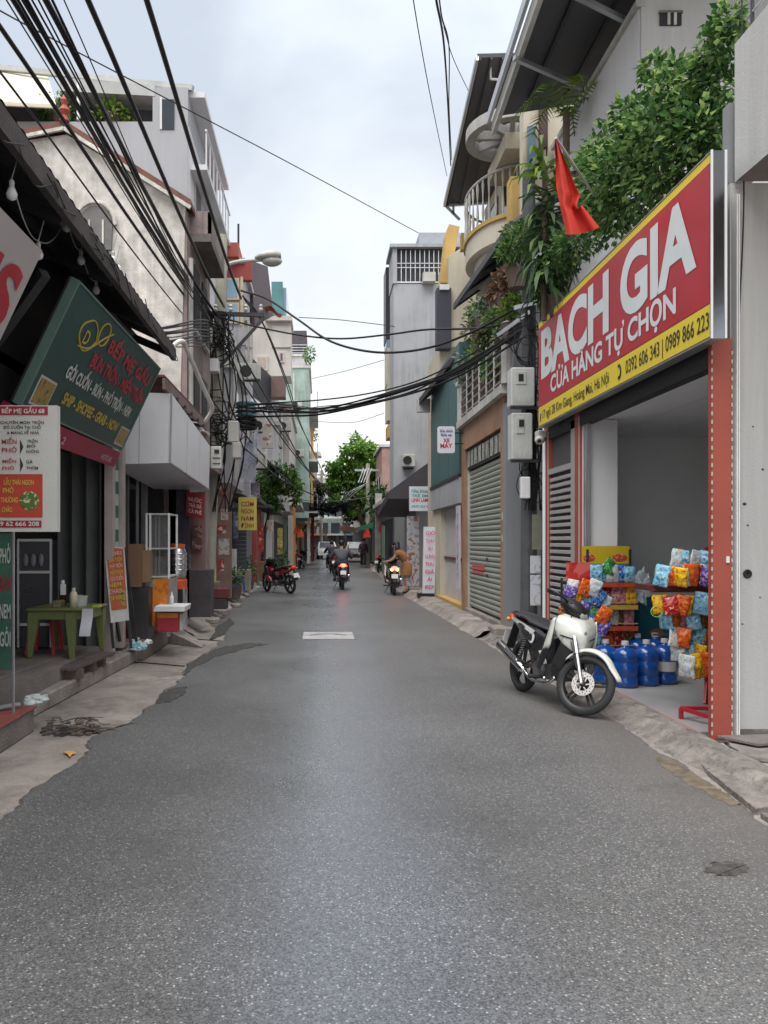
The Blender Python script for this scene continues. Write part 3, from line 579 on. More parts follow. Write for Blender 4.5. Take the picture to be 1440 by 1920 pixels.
# balcony plants above the brown shutter house
shrub('white_flower_plant', 'pale flowering plant at the far corner of the shutter house balcony', [(878, 680, 15.6, .26), (870, 700, 15.8, .2)], .1, Mleaf('leaf_pale', (.05, .1, .05), (.15, .2, .13), (.6, .58, .5), .3), 140, 24, (PX(880, 15.7), 15.7, 4.1))
shrub('dense_balcony_plant', 'dark leafy plant behind the railing of the shutter house', [(905, 665, 14.3, .3), (925, 690, 13.6, .25)], .11, mBUSH, 240, 25, (PX(915, 14.3), 14.3, 4.1))
shrub('pink_flower_plant', 'pink and yellow flowering plant below the dark grey awning', [(892, 625, 14.6, .28), (915, 630, 14.2, .25), (945, 640, 12.9, .2)], .09, mFLOW, 240, 26, (PX(905, 14.5), 14.5, 5.2))
shrub('light_green_plant', 'light green leafy plant under the slanted grey awning', [(900, 590, 14.4, .3), (930, 600, 13.6, .22), (955, 610, 12.7, .2)], .11, Mleaf('leaf_light', (.05, .12, .03), (.11, .22, .06), (.28, .38, .16), .35), 230, 27, (PX(905, 14.2), 14.2, 5.4))
shrub('withered_plant', 'withered brown plant hanging beside the electric pole', [(945, 535, 12.2, .2), (955, 520, 12.0, .18), (935, 550, 12.4, .15)], .12, mDEAD, 120, 28, (PX(948, 12.2), 12.2, 5.2))
shrub('yellow_croton', 'yellow leafed plant just left of the red sign top corner', [(955, 580, 11.8, .16), (963, 560, 11.7, .13)], .09, mYGRN, 110, 29, (PX(958, 11.8), 11.8, 4.6))
# palm on the terrace of the cream house
PA = thing('potted_palm', 'potted palm with arching fronds under the dark soffit', 'plant', (PX(1062, 11.2), 11.2, 6.8))
pm = MB()
for k in range(7):
    a = k * .9 + .2; c = P3(1062, 215, 11.2)
    cv = [c + Vector((math.cos(a) * s * .75, math.sin(a) * s * .75, .38 * math.sin(s * 2.4) - .22 * s * s)) for s in [j / 8 for j in range(9)]]
    pm.tube(cv, .008, 4)
    for j in range(1, 9):
        d = (cv[j] - cv[j - 1]).normalized(); sd_ = d.cross(Vector((0, 0, 1))).normalized()
        for s in (-1, 1):
            for q in (0., .5):
                p0 = cv[j - 1].lerp(cv[j], q); e_ = p0 + sd_ * s * .2 + d * .1 + Vector((0, 0, -.06)); o = len(pm.v); pm.v += [p0, p0 + d * .03, e_]; pm.f += [(o, o + 1, o + 2)]
pm.build('frond', mYGRN, PA, fix=False, kind='stuff'); T([(PX(1062, 11.2), 11.2, 6.8), P3(1062, 205, 11.2)], .05, 7).build('trunk', mBARK, PA)
MB().lathe([(.001, 0), (.15, 0), (.2, .3), (.17, .3), (.001, .26)], (PX(1062, 11.2), 11.2, 6.55), 14).build('pot', mPOT, PA)

# ---- flag
FL = thing('red_flag', 'plain red flag hanging from a tilted pole above the red sign', 'flag', P3(1045, 270, 7.3))
def flagp(u, v):  # u down, v across
    wv = interp([(4, 0), (24, .3), (42, .58), (30, .7), (44, .82), (62, 1.0)], u); px = interp([(1040, 0), (1043, .5), (1052, .75), (1062, 1.0)], u) + wv * v; py2 = 262 + 178 * u - (14 * v * v if u > .75 else 0)
    return P3(px, py2, 7.3 + .07 * math.sin(v * 9 + u * 3) + .12 * v)
MB().grid(flagp, 26, 14).build('cloth', M('flag_cloth', (.52, .035, .022), .8, .12, 3, .1, 120), FL, smooth=True, fix=False)
T([P3(1042, 258, 7.3), P3(1100, 345, 8.0), P3(1150, 425, 8.6)], .012).build('pole', mDIRTW, FL)

# ---- white set-back house over the terrace
HW = thing('white_house', 'set back white plaster house with grey end wall above the bush', 'house', (4.9, 11, 0))
MB().hexa([(3.93, 9.5, 4.0), (8, 9.5, 4.0), (8, 12.9, 4.0), (3.93, 12.9, 4.0), (3.93, 9.5, 8.12), (8, 9.5, 8.12), (8, 12.9, 8.12), (3.93, 12.9, 8.12)]).build('wall', mWALLW, HW)
B(3.95, 8, 9.46, 9.497, 4.0, 11).build('end_wall', mWALLG, HW)
B(3.88, 3.99, 9.45, 12.95, 8.12, 8.2).build('coping', mDIRTW, HW)
vn = B(PX(1237, 9.45), PX(1277, 9.45), 9.435, 9.455, PZ(48, 9.45), PZ(25, 9.45)).build('vent', mBLACK, HW)
B(PX(1235, 9.45), PX(1279, 9.45), 9.42, 9.45, PZ(26, 9.45), PZ(22, 9.45)).build('lintel', mCONCD, vn)
for i in range(2): B(PX(1250 + i * 12, 9.45), PX(1255 + i * 12, 9.45), 9.42, 9.44, PZ(48, 9.45), PZ(25, 9.45)).build('fin', mDIRTW, vn)
for (nm, lb, a, gcol) in [('eave_canopy', 'large dark soffit canopy with white fascia at the top right', [(2.72, 8.2, 8.42), (6.5, 8.2, 8.9), (6.5, 12.0, 8.75), (2.97, 12.6, 8.52)], mSOFF)]:
    E_ = thing(nm, lb, 'canopy', (4, 10.5, 8.4)); z = .12
    MB().hexa([Vector(p) for p in a] + [Vector(p) + Vector((0, 0, z)) for p in a]).build('soffit', gcol, E_)
    MB().bar((2.70, 8.1, 8.46), (2.96, 13.1, 8.58), .07, .22).build('fascia', mDIRTW, E_)
    MB().bar((2.60, 8.1, 8.6), (2.86, 13.1, 8.72), .05, .16).build('gutter', mGALV, E_)
    for y in (9.4, 10.9): MB().bar((2.75, y, 8.4), (4.2, y + .6, 8.2), .06).build('strut', mGALV, E_)
    for i in range(5): MB().bar((3.2 + .6 * i, 8.3, 8.46 + .07 * i), (3.3 + .6 * i, 12.2, 8.5 + .07 * i), .05).build('purlin', mDKMET, E_)
# second canopy further along
E2 = thing('tilted_canopy', 'dark grey tilted sheet canopy against the sky beyond the ring pergola', 'canopy', (3.4, 16, 9.6))
a = [P3(895, 108, 13.6), P3(1010, 105, 13.8), P3(960, 376, 18.0), P3(833, 384, 18.0)]
MB().hexa([p for p in a] + [p + Vector((0, 0, .07)) for p in a]).build('sheet', mSOFF, E2)
for i in range(6): MB().bar(a[0].lerp(a[1], .05 + .18 * i) - Vector((0, 0, .02)), a[3].lerp(a[2], .05 + .18 * i) - Vector((0, 0, .02)), .03).build('rib', mSOFF, E2)
MB().bar(a[0], a[3], .05, .1).build('edge', mGALV, E2); MB().bar(a[3], a[2], .05, .1).build('edge', mGALV, E2)
MB().bar(P3(836, 386, 18), P3(862, 412, 18), .05).build('strut', mGALV, E2); MB().bar(P3(850, 386, 18), P3(850, 402, 18), .05).build('strut', mGALV, E2)
for q in [((920, 120), (920, 143)), ((920, 143), (945, 145))]: MB().bar(P3(*q[0], 13.9) - Vector((0, 0, .05)), P3(*q[1], 13.9) - Vector((0, 0, .05)), .03).build('lamp_frame', mWHITE, E2)

# ---- cream house with ring pergola and curved balcony
HC = thing('cream_house', 'cream colonial style house with concrete ring pergola and curved balcony', 'house', (4.2, 15, 0))
B(3.85, 8, 13.0, 18.0, 0.1, 9.3).build('wall', mCREAM, HC)
B(3.45, 3.83, 13.05, 13.3, 6.5, 9.3).build('pier', mCREAM, HC)
B(PX(1013, 12.9), PX(1025, 12.9), 12.9, 13.0, PZ(275, 12.9), PZ(150, 12.9)).build('downpipe', M('maroon_pipe', (.07, .035, .04), .5), HC)
B(PX(990, 12.95), PX(1005, 12.95), 12.97, 13.02, PZ(330, 12.95), PZ(235, 12.95)).build('window', mGLASSB, HC)
cx, cy, cz, rr = 3.62, 14.5, 9.1, .80
ring = MB(); secs = []
for k in range(33):
    a = 2 * math.pi * k / 32; d = Vector((math.cos(a), math.sin(a), 0)); c = Vector((cx, cy, cz)); secs.append([c + d * (rr - .1), c + d * (rr + .06), c + d * (rr + .06) + Vector((0, 0, .2)), c + d * (rr - .1) + Vector((0, 0, .2))])
ring.loft(secs, False); pg = ring.build('ring_pergola', M('pergola_concrete', (.42, .41, .39), .85, .2, 2, .15, streak=.25), HC)
for k in range(9):
    a = k * 2 * math.pi / 9 + .3; MB().bar((cx, cy, cz + .1), (cx + rr * math.cos(a), cy + rr * math.sin(a), cz + .1), .09, .16).build('spoke', MATS['pergola_concrete'], pg)
MB().lathe([(.001, -.02), (.2, -.02), (.2, .24), (.001, .24)], (cx, cy, cz), 14).build('hub', MATS['pergola_concrete'], pg)
B(3.4, 3.84, 14.1, 15.6, 8.75, 9.05).build('cornice', mCREAM, HC)
# curved balcony
bx, by, rx_, ry_ = 3.9, 16.0, .84, 1.35
arc = [(bx + rx_ * math.cos(a), by + ry_ * math.sin(a)) for a in [math.pi / 2 + math.pi * k / 20 for k in range(21)]]
bal = MB().prism(arc, 'z', 7.35, 7.75).build('balcony', mCREAM, HC)
MB().prism([(bx + (x - bx) * 1.05, by + (y - by) * 1.05) for x, y in arc], 'z', 7.75, 7.83).build('ledge', mYELP, bal)
MB().prism([(bx + (x - bx) * .8, by + (y - by) * .8) for x, y in arc], 'z', 6.9, 7.35).build('corbel', mCREAM, bal)
T([(x, y, 8.72) for x, y in arc], .03).build('handrail', mDIRTW, bal)
for x, y in arc: MB().lathe([(.012, 0), (.03, .2), (.012, .5), (.03, .75), (.012, .88)], (x, y, 7.83), 6).build('baluster', mDIRTW, bal)
B(PX(955, 14), PX(985, 14), 13.9, 14.2, PZ(440, 14), PZ(335, 14)).build('parapet_block', mYELP, HC)
for y in (14.4, 15.5, 16.6): 
    wd = B(3.83, 3.849, y, y + .7, 7.6, 9.0).build('door', M('dark_wood', (.09, .05, .035), .6), HC); B(3.815, 3.829, y + .08, y + .62, 7.8, 8.9).build('pane', mGLASSD, wd)
# slanted awning along its first floor
AW = thing('slanted_awning', 'dark grey slanted sheet awning below the curved balcony', 'awning', (3.4, 14, 6.3))
a = [Vector((2.86, 11.5, 6.28)), Vector((3.84, 11.5, 7.0)), Vector((3.84, 16.4, 7.25)), Vector((2.86, 16.4, 6.55))]
MB().hexa(a + [p + Vector((0, 0, .05)) for p in a]).build('sheet', M('awning_grey', (.22, .22, .235), .6, .2, 1, .1), AW)
MB().bar(a[0], a[3], .05, .12).build('edge', M('awning_edge', (.07, .07, .075), .6), AW)
for i in range(5): MB().bar(a[0].lerp(a[3], i / 4) - Vector((0, 0, .03)), a[1].lerp(a[2], i / 4) - Vector((0, 0, .03)), .04).build('rib', mDKMET, AW)
HY_ = thing('yellow_house', 'narrow ochre house with stepped parapet left of the cream house', 'house', (3.5, 20, 0))
MB().hexa([P3(842, 650, 19), P3(900, 650, 19), (4.6, 21.5, 6.4), (3.3, 21.5, 6.4), P3(842, 480, 19), P3(900, 440, 19), (4.6, 21.5, 9.0), (3.3, 21.5, 9.0)]).build('wall', mCREAM, HY_)
q = [P3(826, 530, 19.3), P3(842, 530, 19.3), P3(862, 425, 19.3), P3(842, 420, 19.3), P3(836, 440, 19.3)]
mb = MB(); n_ = len(q); mb.add(q + [p + Vector((0, .4, 0)) for p in q], [tuple(range(n_))[::-1], tuple(range(n_, 2 * n_))] + [(i, (i + 1) % n_, n_ + (i + 1) % n_, n_ + i) for i in range(n_)]); mb.build('parapet', mYELP, HY_)
B(PX(818, 19), PX(845, 19), 18.9, 19.2, PZ(655, 19), PZ(542, 19)).build('dark_column', M('slate_paint', (.055, .055, .075), .6, .15, 1), HY_)
B(PX(824, 18.9), PX(842, 18.9), 18.85, 18.9, PZ(544, 18.9), PZ(534, 18.9)).build('name_plate', mWHITE, HY_)
B(3.0, 7, 19.2, 21.4, .1, 6.4).build('lower_wall', mCREAM, HY_)
MB().bar(P3(872, 440, 17.5), P3(872, 470, 17.5), .2).build('pilaster', mYELP, HY_)

# ---- brown house with roller shutter
HB = thing('shutter_house', 'narrow house with terracotta front and closed grey green roller shutter', 'house', (3.3, 14, 0))
fxs = 2.98
B(3.14, 7, 12.45, 16.1, .1, 6.3).build('wall', mGREYP, HB)
B(2.95, 3.5, 12.2, 12.42, .0, 3.75).build('side_pier', M('pier_grey', (.24, .25, .265), .85, .1, 1, .1, streak=.1), HB)
for (y0, y1, z0, z1) in [(12.42, 12.62, .14, 3.9), (15.75, 16.1, .14, 3.9), (12.62, 15.75, 3.42, 3.9)]:
    B(fxs - .02, 3.14, y0, y1, z0, z1).build('front_cladding', mTERRA, HB)
B(fxs - .02, 3.1, 12.62, 15.75, .1, .2).build('sill', mCONC2, HB)
for i in range(3):
    y0 = 12.66 + i * 1.03; f = B(3.02, 3.1, y0, y0 + 1.0, 3.0, 3.4).build('transom_window', mDKMET, HB)
    B(3.005, 3.018, y0 + .05, y0 + .95, 3.05, 3.36).build('pane', Mprint('ornate_pane', '9a9c92', '5a5f58', 'c9c6bc', 14, .3), f)
    for q in (.3, .62): B(2.995, 3.004, y0 + q, y0 + q + .02, 3.05, 3.36).build('glazing_bar', mDKMET, f)
sh = B(3.09, 3.11, 12.63, 15.74, .22, 3.0).build('roller_shutter', M('shutter_back', (.09, .09, .09)), HB)
for i in range(29): 
    z = .24 + i * .0945
    MB().prism([(3.075, z), (3.055, z + .02), (3.05, z + .05), (3.06, z + .08), (3.085, z + .086), (3.085, z)], 'y', 12.66, 15.7).build('slat', mSHUT, sh)
for y in (12.64, 15.7): B(3.02, 3.09, y, y + .05, .2, 3.0).build('guide_rail', mDIRTW, sh)
for z in (.9, 1.2): B(3.03, 3.05, 14.0, 14.05, z, z + .05).build('lock', mBLACK, sh)
for z in (.93, 1.0, 1.06): B(3.044, 3.05, 14.4 - (z - .9), 15.4, z, z + .045).build('red_sticker', M('red_sticker', (.5, .1, .1), .6), sh)
for z, h_ in ((1.9, .12), (1.55, .1)): B(fxs - .026, fxs - .021, 12.45, 12.52, z, z + h_).build('flyer', mDIRTW, HB)
bl = B(2.86, 3.2, 12.2, 16.15, 3.9, 4.04).build('balcony', mDIRTW, HB)
for i in range(6): T([(2.92, 12.3, 4.14 + .15 * i), (2.92, 15.95, 4.14 + .15 * i)], .013).build('rail', mGALV, bl)
for i in range(7): T([(2.92, 12.3 + .6 * i, 4.04), (2.92, 12.3 + .6 * i, 4.95)], .018).build('post', mDIRTW, bl)
for y in (12.15, 16.05): 
    MB().lathe([(.09, 0), (.09, .7), (.13, .74), (.13, .8), (.08, .85), (.11, .95), (.001, 1.0)], (2.95, y, 4.04), 10).build('column', mDIRTW, bl)
for i in range(4): B(3.12, 3.135, 12.6 + .85 * i, 13.3 + .85 * i, 4.2, 6.0).build('door_leaf', M('dark_wood', (.09, .05, .035)), HB)
# kerb block under pier
B(2.72, 3.1, 12.0, 12.5, 0, .2).single('kerb_block', mCONC2, 'concrete kerb block at the foot of the grey pier', 'kerb', bev=.02)

# ---- right hand electric pole with meter boxes
px_, py_ = 3.08, 11.35
EP = thing('electric_pole', 'dark concrete electric pole beside the grocery, hung with meter boxes', 'pole', (px_, py_, 0))
MB().lathe([(.13, 0), (.11, 3.5), (.095, 7.0), (.001, 7.0)], (px_, py_, 0), 10).build('shaft', M('pole_dark', (.085, .085, .09), .85, .3, 3, .3), EP)
MB().bar((px_ - .25, py_ - .12, 4.95), (px_ + .35, py_ - .12, 5.1), .06).build('crossarm', mGALV, EP)
MB().bar((px_ - .5, py_ - .12, 4.55), (px_ - .02, py_ - .12, 4.9), .05).build('brace', mGALV, EP)
B(px_ + .02, px_ + .2, py_ - .2, py_ - .06, PZ(525, 11.2), PZ(460, 11.2)).build('light_box', mWHITE, EP)
def meter(x0, x1, y0, y1, z0, z1, label):
    t = thing('meter_box', label, 'meter box', ((x0 + x1) / 2, y0, z0), 'meter boxes on the electric pole')
    b = B(x0, x1, y0, y1, z0, z1).build('case', mMETER, t, bev=.015)
    B(x0 + .06, x1 - .12, y0 - .012, y0 - .001, z0 + (z1 - z0) * .55, z1 - .06).build('door', mDIRTW, t, bev=.006)
    B(x0 + .1, x0 + .17, y0 - .02, y0 - .013, z1 - .2, z1 - .1).build('meter_window', mBLACK, t)
    for k in range(4): B(x0 + .05 + .07 * k, x0 + .08 + .07 * k, y0 - .006, y0 - .001, z0 + .05, z0 + .12).build('fuse', mDIRTW, t)
    MB().bar((x0, y0 + .05, z0 - .02), (x1 + .1, y0 + .05, z0 - .02), .04).build('bracket', mDKMET, t)
meter(PX(957, 11), PX(1001, 11), 10.95, 11.2, PZ(762, 11), PZ(690, 11), 'upper grey meter box on the dark electric pole, with a small window')
meter(PX(958, 11), PX(997, 11), 10.95, 11.2, PZ(862, 11), PZ(775, 11), 'lower grey meter box on the dark electric pole, stained')
B(PX(974, 11), PX(991, 11), 10.9, 11.0, PZ(935, 11), PZ(895, 11)).single('switch_box', mWHITE, 'small white switch box hanging under the grey meter boxes', 'switch box', bev=.01)
B(PX(996, 11.1), PX(1012, 11.1), 11.0, 11.06, PZ(1030, 11.1), PZ(965, 11.1)).single('concrete_marker', M('mossy', (.2, .2, .15), .9, .3), 'narrow mossy concrete strip on the pole below the switch box', 'post')
for i, (a_, b_) in enumerate([(1042, 1075), (1078, 1135)]):
    B(PX(994, 11.05), PX(1013, 11.05), 11.03, 11.05, PZ(b_, 11.05), PZ(a_, 11.05)).single('paper_poster', Mprint('poster_white', 'c9cbd2', 'b4b8c6', 'a0a0a0', 8, .7), ['upper', 'lower'][i] + ' pale paper poster stuck on the electric pole', 'poster')
# cable tangle on the pole
tr_ = random.Random(5); mb = MB()
for k in range(26):
    z = tr_.uniform(2.2, 4.9); c = Vector((px_ + tr_.uniform(-.1, .1), py_ - .13, z)); r_ = tr_.uniform(.08, .25)
    mb.tube(spline([c + Vector((r_ * math.cos(a_), tr_.uniform(-.06, .03), r_ * 1.3 * math.sin(a_))) for a_ in [j * 1.1 for j in range(6)]], 4), .008, 4)
for k in range(12): mb.tube(spline([(px_ + tr_.uniform(-.12, .2), py_ - .14, 5.0), (px_ + tr_.uniform(-.2, .2), py_ - .18, 3.6), (px_ + tr_.uniform(-.1, .15), py_ - .15, 2.0)], 5), .01, 4)
mb.build('cable_tangle', mCABLE, EP, kind='stuff')

# ---- teal house
HT = thing('teal_house', 'narrow house clad in teal metal sheet with a grey band below', 'house', (3.4, 18, 0))
for i in range(6): B(2.93 + .004 * (i % 2), 3.2, 16.2 + .69 * i, 16.2 + .69 * i + .682, 2.98, 5.75).build('teal_panel', mTEAL, HT)
B(2.9, 3.25, 16.15, 20.35, 2.90, 2.975).build('trim', mBLACK, HT)
B(2.92, 3.2, 16.15, 20.35, 2.36, 2.9).build('grey_band', mGREYP, HT)
B(3.22, 7, 16.15, 20.35, .1, 5.9).build('wall', mGREYP, HT)
for i in range(3): B(3.14, 3.2, 16.2 + 1.2 * i, 17.36 + 1.2 * i, .16, 2.34).build('door_panel', M('panel_white', (.5, .49, .5), .6, .12, 1.5), HT)
B(3.1, 3.135, 16.3, 19.7, 1.12, 1.18).build('bar', mBLACK, HT)
B(2.95, 3.2, 16.1, 19.8, 0.08, .2).build('doorstep', mYELP, HT)
ea = MB().hexa([P3(862, 660, 16.3), P3(885, 640, 16.3), (3.2, 20.2, 5.6), (2.6, 20.2, 5.15), P3(862, 648, 16.3), P3(885, 628, 16.3), (3.2, 20.2, 5.75), (2.6, 20.2, 5.3)]).build('eave', M('eave_dark', (.05, .045, .05), .7), HT)
B(2.55, 2.9, 20.2, 20.35, 4.95, 5.3).build('gutter_end', mDIRTW, HT)
sg = thing('repair_sign', 'white rounded sign with blue and red letters in front of the teal wall', 'sign', P3(836, 850, 15.9))
x0, x1, z0, z1 = PX(820, 15.9), PX(852, 15.9), PZ(850, 15.9), PZ(800, 15.9)
q = []
for (cx_, cz_, a0) in [(x1 - .04, z1 - .04, 0), (x0 + .04, z1 - .04, 1.57), (x0 + .04, z0 + .04, 3.14), (x1 - .04, z0 + .04, 4.71)]:
    for k in range(4): q.append((cx_ + .04 * math.cos(a0 + k * .52), cz_ + .04 * math.sin(a0 + k * .52)))
MB().prism(q, 'y', 15.85, 15.92).build('panel', M('sign_white', (.68, .70, .76), .5, .05), sg)
for z in (z0 + .2, z0 + .42): MB().bar((x1, 15.9, z), (3.0, 15.9, z), .025).build('bracket', mDKMET, sg)
mBLUE = M('letter_blue', (.05, .07, .28), .5); mRL = M('letter_red', (.55, .03, .06), .5)
xm = (x0 + x1) / 2; FD = (1, 0, 0)
for s, z, h_, wd, mt in [('Sửa chữa', .43, .05, .26, mBLUE), ('Rửa xe', .35, .05, .22, mBLUE), ('XE', .225, .075, .13, mRL), ('MÁY', .11, .085, .25, mRL)]: text(s, mt, sg, (xm, 15.845, z0 + z), FD, (0, 0, 1), h_, wd, .03)
# standing pink-letter sign
ps = thing('standing_sign', 'tall white standing sign with a column of pink words at the right kerb', 'sign', (2.85, 20, .12))
x0, x1 = PX(794, 20), PX(817, 20)
MB().hexa([(x0 - .02, 20, .2), (x1 - .03, 20, .2), (x1 - .03, 20.12, .2), (x0 - .02, 20.12, .2), (x0 + .02, 20.05, 1.93), (x1 + .02, 20.05, 1.93), (x1 + .02, 20.17, 1.93), (x0 + .02, 20.17, 1.93)]).build('panel', M('sign_white', (.68, .70, .76)), ps)
B(x0 - .15, x1 - .03, 19.9, 20.2, .10, .2).build('base', mBLACK, ps)
mPK = M('letter_pink', (.62, .06, .22), .5)
for i, s in enumerate(['GIÓ', 'THAY', 'ÂU', 'LƯNG', 'THƯ', 'GIÃ', 'ÁI', 'ĐẸP']): text(s, mPK, ps, ((x0 + x1) / 2 + .02 - .004 * i, 19.99 + .0, 1.72 - .2 * i), FD, (0, .03, 1), .085, .24 if len(s) > 2 else .12, .02, .012)
bs = thing('banner_strip', 'narrow white vertical banner with dark letters beside the shutter house', 'banner', (2.93, 16.0, .3))
B(2.9, 2.925, 16.02, 16.42, .55, 2.3).build('strip', M('banner_lilac', (.55, .52, .58), .6), bs)
for i in range(7): text('TƯ VẤN'[i % 6] if i % 6 != 2 else 'N', M('letter_grey', (.2, .2, .25), .6), bs, (2.898, 16.22, .75 + .21 * i), XD, YD, .12, .12, .02)

# ---- grey tall house
HG = thing('tall_grey_house', 'tall plain grey house with barred window at the top, right side', 'house', (3.2, 26, 0))
xg0 = PX(738, 24)
B(xg0, 7, 24, 25.3, 2.75, PZ(532, 24)).build('wall', mGREYP, HG)
B(xg0 + .02, 7, 24.05, 25.3, PZ(531, 24), PZ(466, 24)).build('attic', M('attic_dark', (.04, .04, .045), .7), HG)
B(xg0 - .12, 7, 23.85, 25.4, PZ(466, 24), PZ(460, 24)).build('roof', mGREYP, HG)
B(PX(786, 25), 7, 25, 27, PZ(462, 25), PZ(436, 25)).build('stair_head', M('grey_blue', (.3, .33, .37), .8), HG)
gr = B(xg0, PX(830, 24), 23.98, 24.04, PZ(531, 24), PZ(528, 24)).build('grille', mGALV, HG)
for i in range(11): B(xg0 + .08 + .145 * i, xg0 + .105 + .145 * i, 23.98, 24.01, PZ(528, 24), PZ(470, 24)).build('bar', mGALV, gr)
for py in (503, 495): B(xg0, PX(830, 24), 23.97, 23.98, PZ(py, 24), PZ(py - 1.5, 24)).build('rail', mGALV, gr)
B(xg0 - .03, xg0 + .1, 23.95, 25.35, PZ(532, 24), PZ(462, 24)).build('edge_column', mGREYP, HG)
B(PX(792, 23.9), PX(815, 23.9), 23.7, 23.99, PZ(533, 24), PZ(516, 24)).build('water_box', mDIRTW, HG)
for i, (a_, b_, c_) in enumerate([(505, 640, mBLACK), (640, 655, mGLASSB), (655, 722, mCREAM), (722, 790, mCREAM), (798, 822, mYELP)]):
    B(PX(722 + i, 25.6), xg0 + .35, 25.3, 26.2, PZ(b_, 25.5), PZ(a_, 25.5)).build('balcony', c_, HG)
B(3.0, 7, 24.1, 31, .1, 2.75).build('ground_floor_wall', mWALLM, HG)
ac = thing('air_conditioner', 'white air conditioner outdoor unit on the tall grey wall', 'air conditioner', (PX(766, 23.8), 23.8, PZ(875, 23.8)))
B(PX(755, 23.7), PX(778, 23.7), 23.62, 23.97, PZ(875, 23.7), PZ(852, 23.7)).build('case', mDIRTW, ac, bev=.01)
MB().lathe([(.001, -.01), (.12, -.01), (.135, -.02), (.135, 0), (.001, 0)], (PX(764, 23.6), 23.615, PZ(863, 23.6)), 16, 'y').build('fan', mBLACK, ac)
MB().bar((PX(757, 23.7), 23.8, PZ(878, 23.7)), (PX(776, 23.7), 23.8, PZ(878, 23.7)), .05).build('bracket', mDKMET, ac)
MB().hexa([P3(728, 935, 23), P3(800, 935, 23), (3.3, 27, 2.4), (2.0, 27, 2.4), P3(728, 922, 23), P3(805, 866, 23), (3.3, 27, 3.2), (2.0, 27, 2.6)]).single('shop_awning', M('awning_dark', (.06, .055, .065), .7), 'dark sloping shop awning at the foot of the tall grey house', 'awning')
lb = thing('lightbox_sign', 'white lightbox sign with teal and red lettering under the teal house', 'sign', (PX(786, 22), 22, 2.38))
x0, x1 = PX(768, 22), PX(806, 22); z0, z1 = PZ(958, 22), PZ(912, 22)
B(x0, x1, 22, 22.15, z0, z1).build('panel', M('sign_white', (.68, .70, .76)), lb)
mTL = M('letter_teal', (.05, .3, .32), .5)
for s, z, h_, mt in [('Nha khoa', .52, .1, mTL), ('TRẺ EM', .4, .07, mTL), ('LINH LAM', .26, .11, mRL), ('0975 333 2', .1, .06, mTL)]: text(s, mt, lb, ((x0 + x1) / 2, 21.995, z0 + z), FD, (0, 0, 1), h_, .46, .02)
B(PX(763, 22.5), PX(786, 22.5), 22.5, 22.6, .25, PZ(968, 22.5)).single('menu_board', Mprint('menu_grey', 'a8a9ae', '7d8090', '8f5a4c', 5, .5), 'tall grey price board standing under the lightbox sign', 'board')
# ================================================================== LEFT SIDE
mOLDW = M('old_white_plaster', (.58, .55, .505), .92, .34, 3.2, .35, 25, streak=.4, dirt=(.10, .095, .085))
mOLDP = M('old_pink_plaster', (.30, .235, .225), .92, .3, 1.5, .35, 25, streak=.6, dirt=(.09, .075, .07))
mROOFT = M('roof_tile_red', (.15, .065, .05), .8, .3, 6, .2)
mGRN = M('sign_green', (.014, .062, .056), .45, .3, 1.1, .08, 3., streak=.3, dirt=(.035, .075, .07))
mMAROON = M('sign_maroon', (.28, .018, .05), .45, .12, 1, .02)
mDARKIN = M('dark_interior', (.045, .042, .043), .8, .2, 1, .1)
mDOORG = M('folding_door_grey', (.11, .115, .115), .55, .2, 2, .08, streak=.3, dirt=(.03, .03, .03))
mPINKP = M('pink_post', (.42, .36, .35), .8, .15, 2, .1, streak=.2)
mSILV = M('awning_silver', (.72, .73, .77), .38, .06, .8, .03, metal=.1)
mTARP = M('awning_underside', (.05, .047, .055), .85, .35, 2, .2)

# ---- noodle shop (near left)
LS = thing('noodle_shop', 'dim noodle shop front with folding metal doors under a dark lean-to roof', 'shop', (-3.4, 7.5, 0))
wx = -2.60
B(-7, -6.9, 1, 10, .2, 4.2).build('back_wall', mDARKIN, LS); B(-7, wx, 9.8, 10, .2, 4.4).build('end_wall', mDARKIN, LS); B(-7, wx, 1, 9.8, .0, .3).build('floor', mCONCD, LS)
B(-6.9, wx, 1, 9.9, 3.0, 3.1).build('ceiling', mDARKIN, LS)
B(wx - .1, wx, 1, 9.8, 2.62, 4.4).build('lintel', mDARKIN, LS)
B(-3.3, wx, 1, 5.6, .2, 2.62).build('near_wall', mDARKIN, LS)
# folding door leaves, zigzag
xs = [-3.2 + .085 * i for i in range(8)]
for i in range(7):
    ya = 9.3 - (.16 if i % 2 else 0); yb = 9.3 - (0 if i % 2 else .16)
    MB().hexa([(xs[i], ya, .3), (xs[i + 1], yb, .3), (xs[i + 1], yb + .02, .3), (xs[i], ya + .02, .3), (xs[i], ya, 2.62), (xs[i + 1], yb, 2.62), (xs[i + 1], yb + .02, 2.62), (xs[i], ya + .02, 2.62)]).build('door_leaf', mDOORG, LS)
for y, w_, m_ in ((9.28, .12, mPINKP), (9.75, .14, mPINKP)): B(wx - .0, wx + .1, y, y + w_, .2, 2.9).build('post', m_, LS)
# green-white tile strip between posts
for i in range(16): B(wx + .005, wx + .05, 9.42, 9.74, .35 + .15 * i, .495 + .15 * i).build('strip_tile', [M('strip_green', (.03, .13, .09), .5), M('strip_white', (.4, .46, .42), .5)][i % 2], LS)
B(wx + .005, wx + .035, 9.42, 9.74, 2.76, 2.98).build('yellow_label', mYEL, LS)
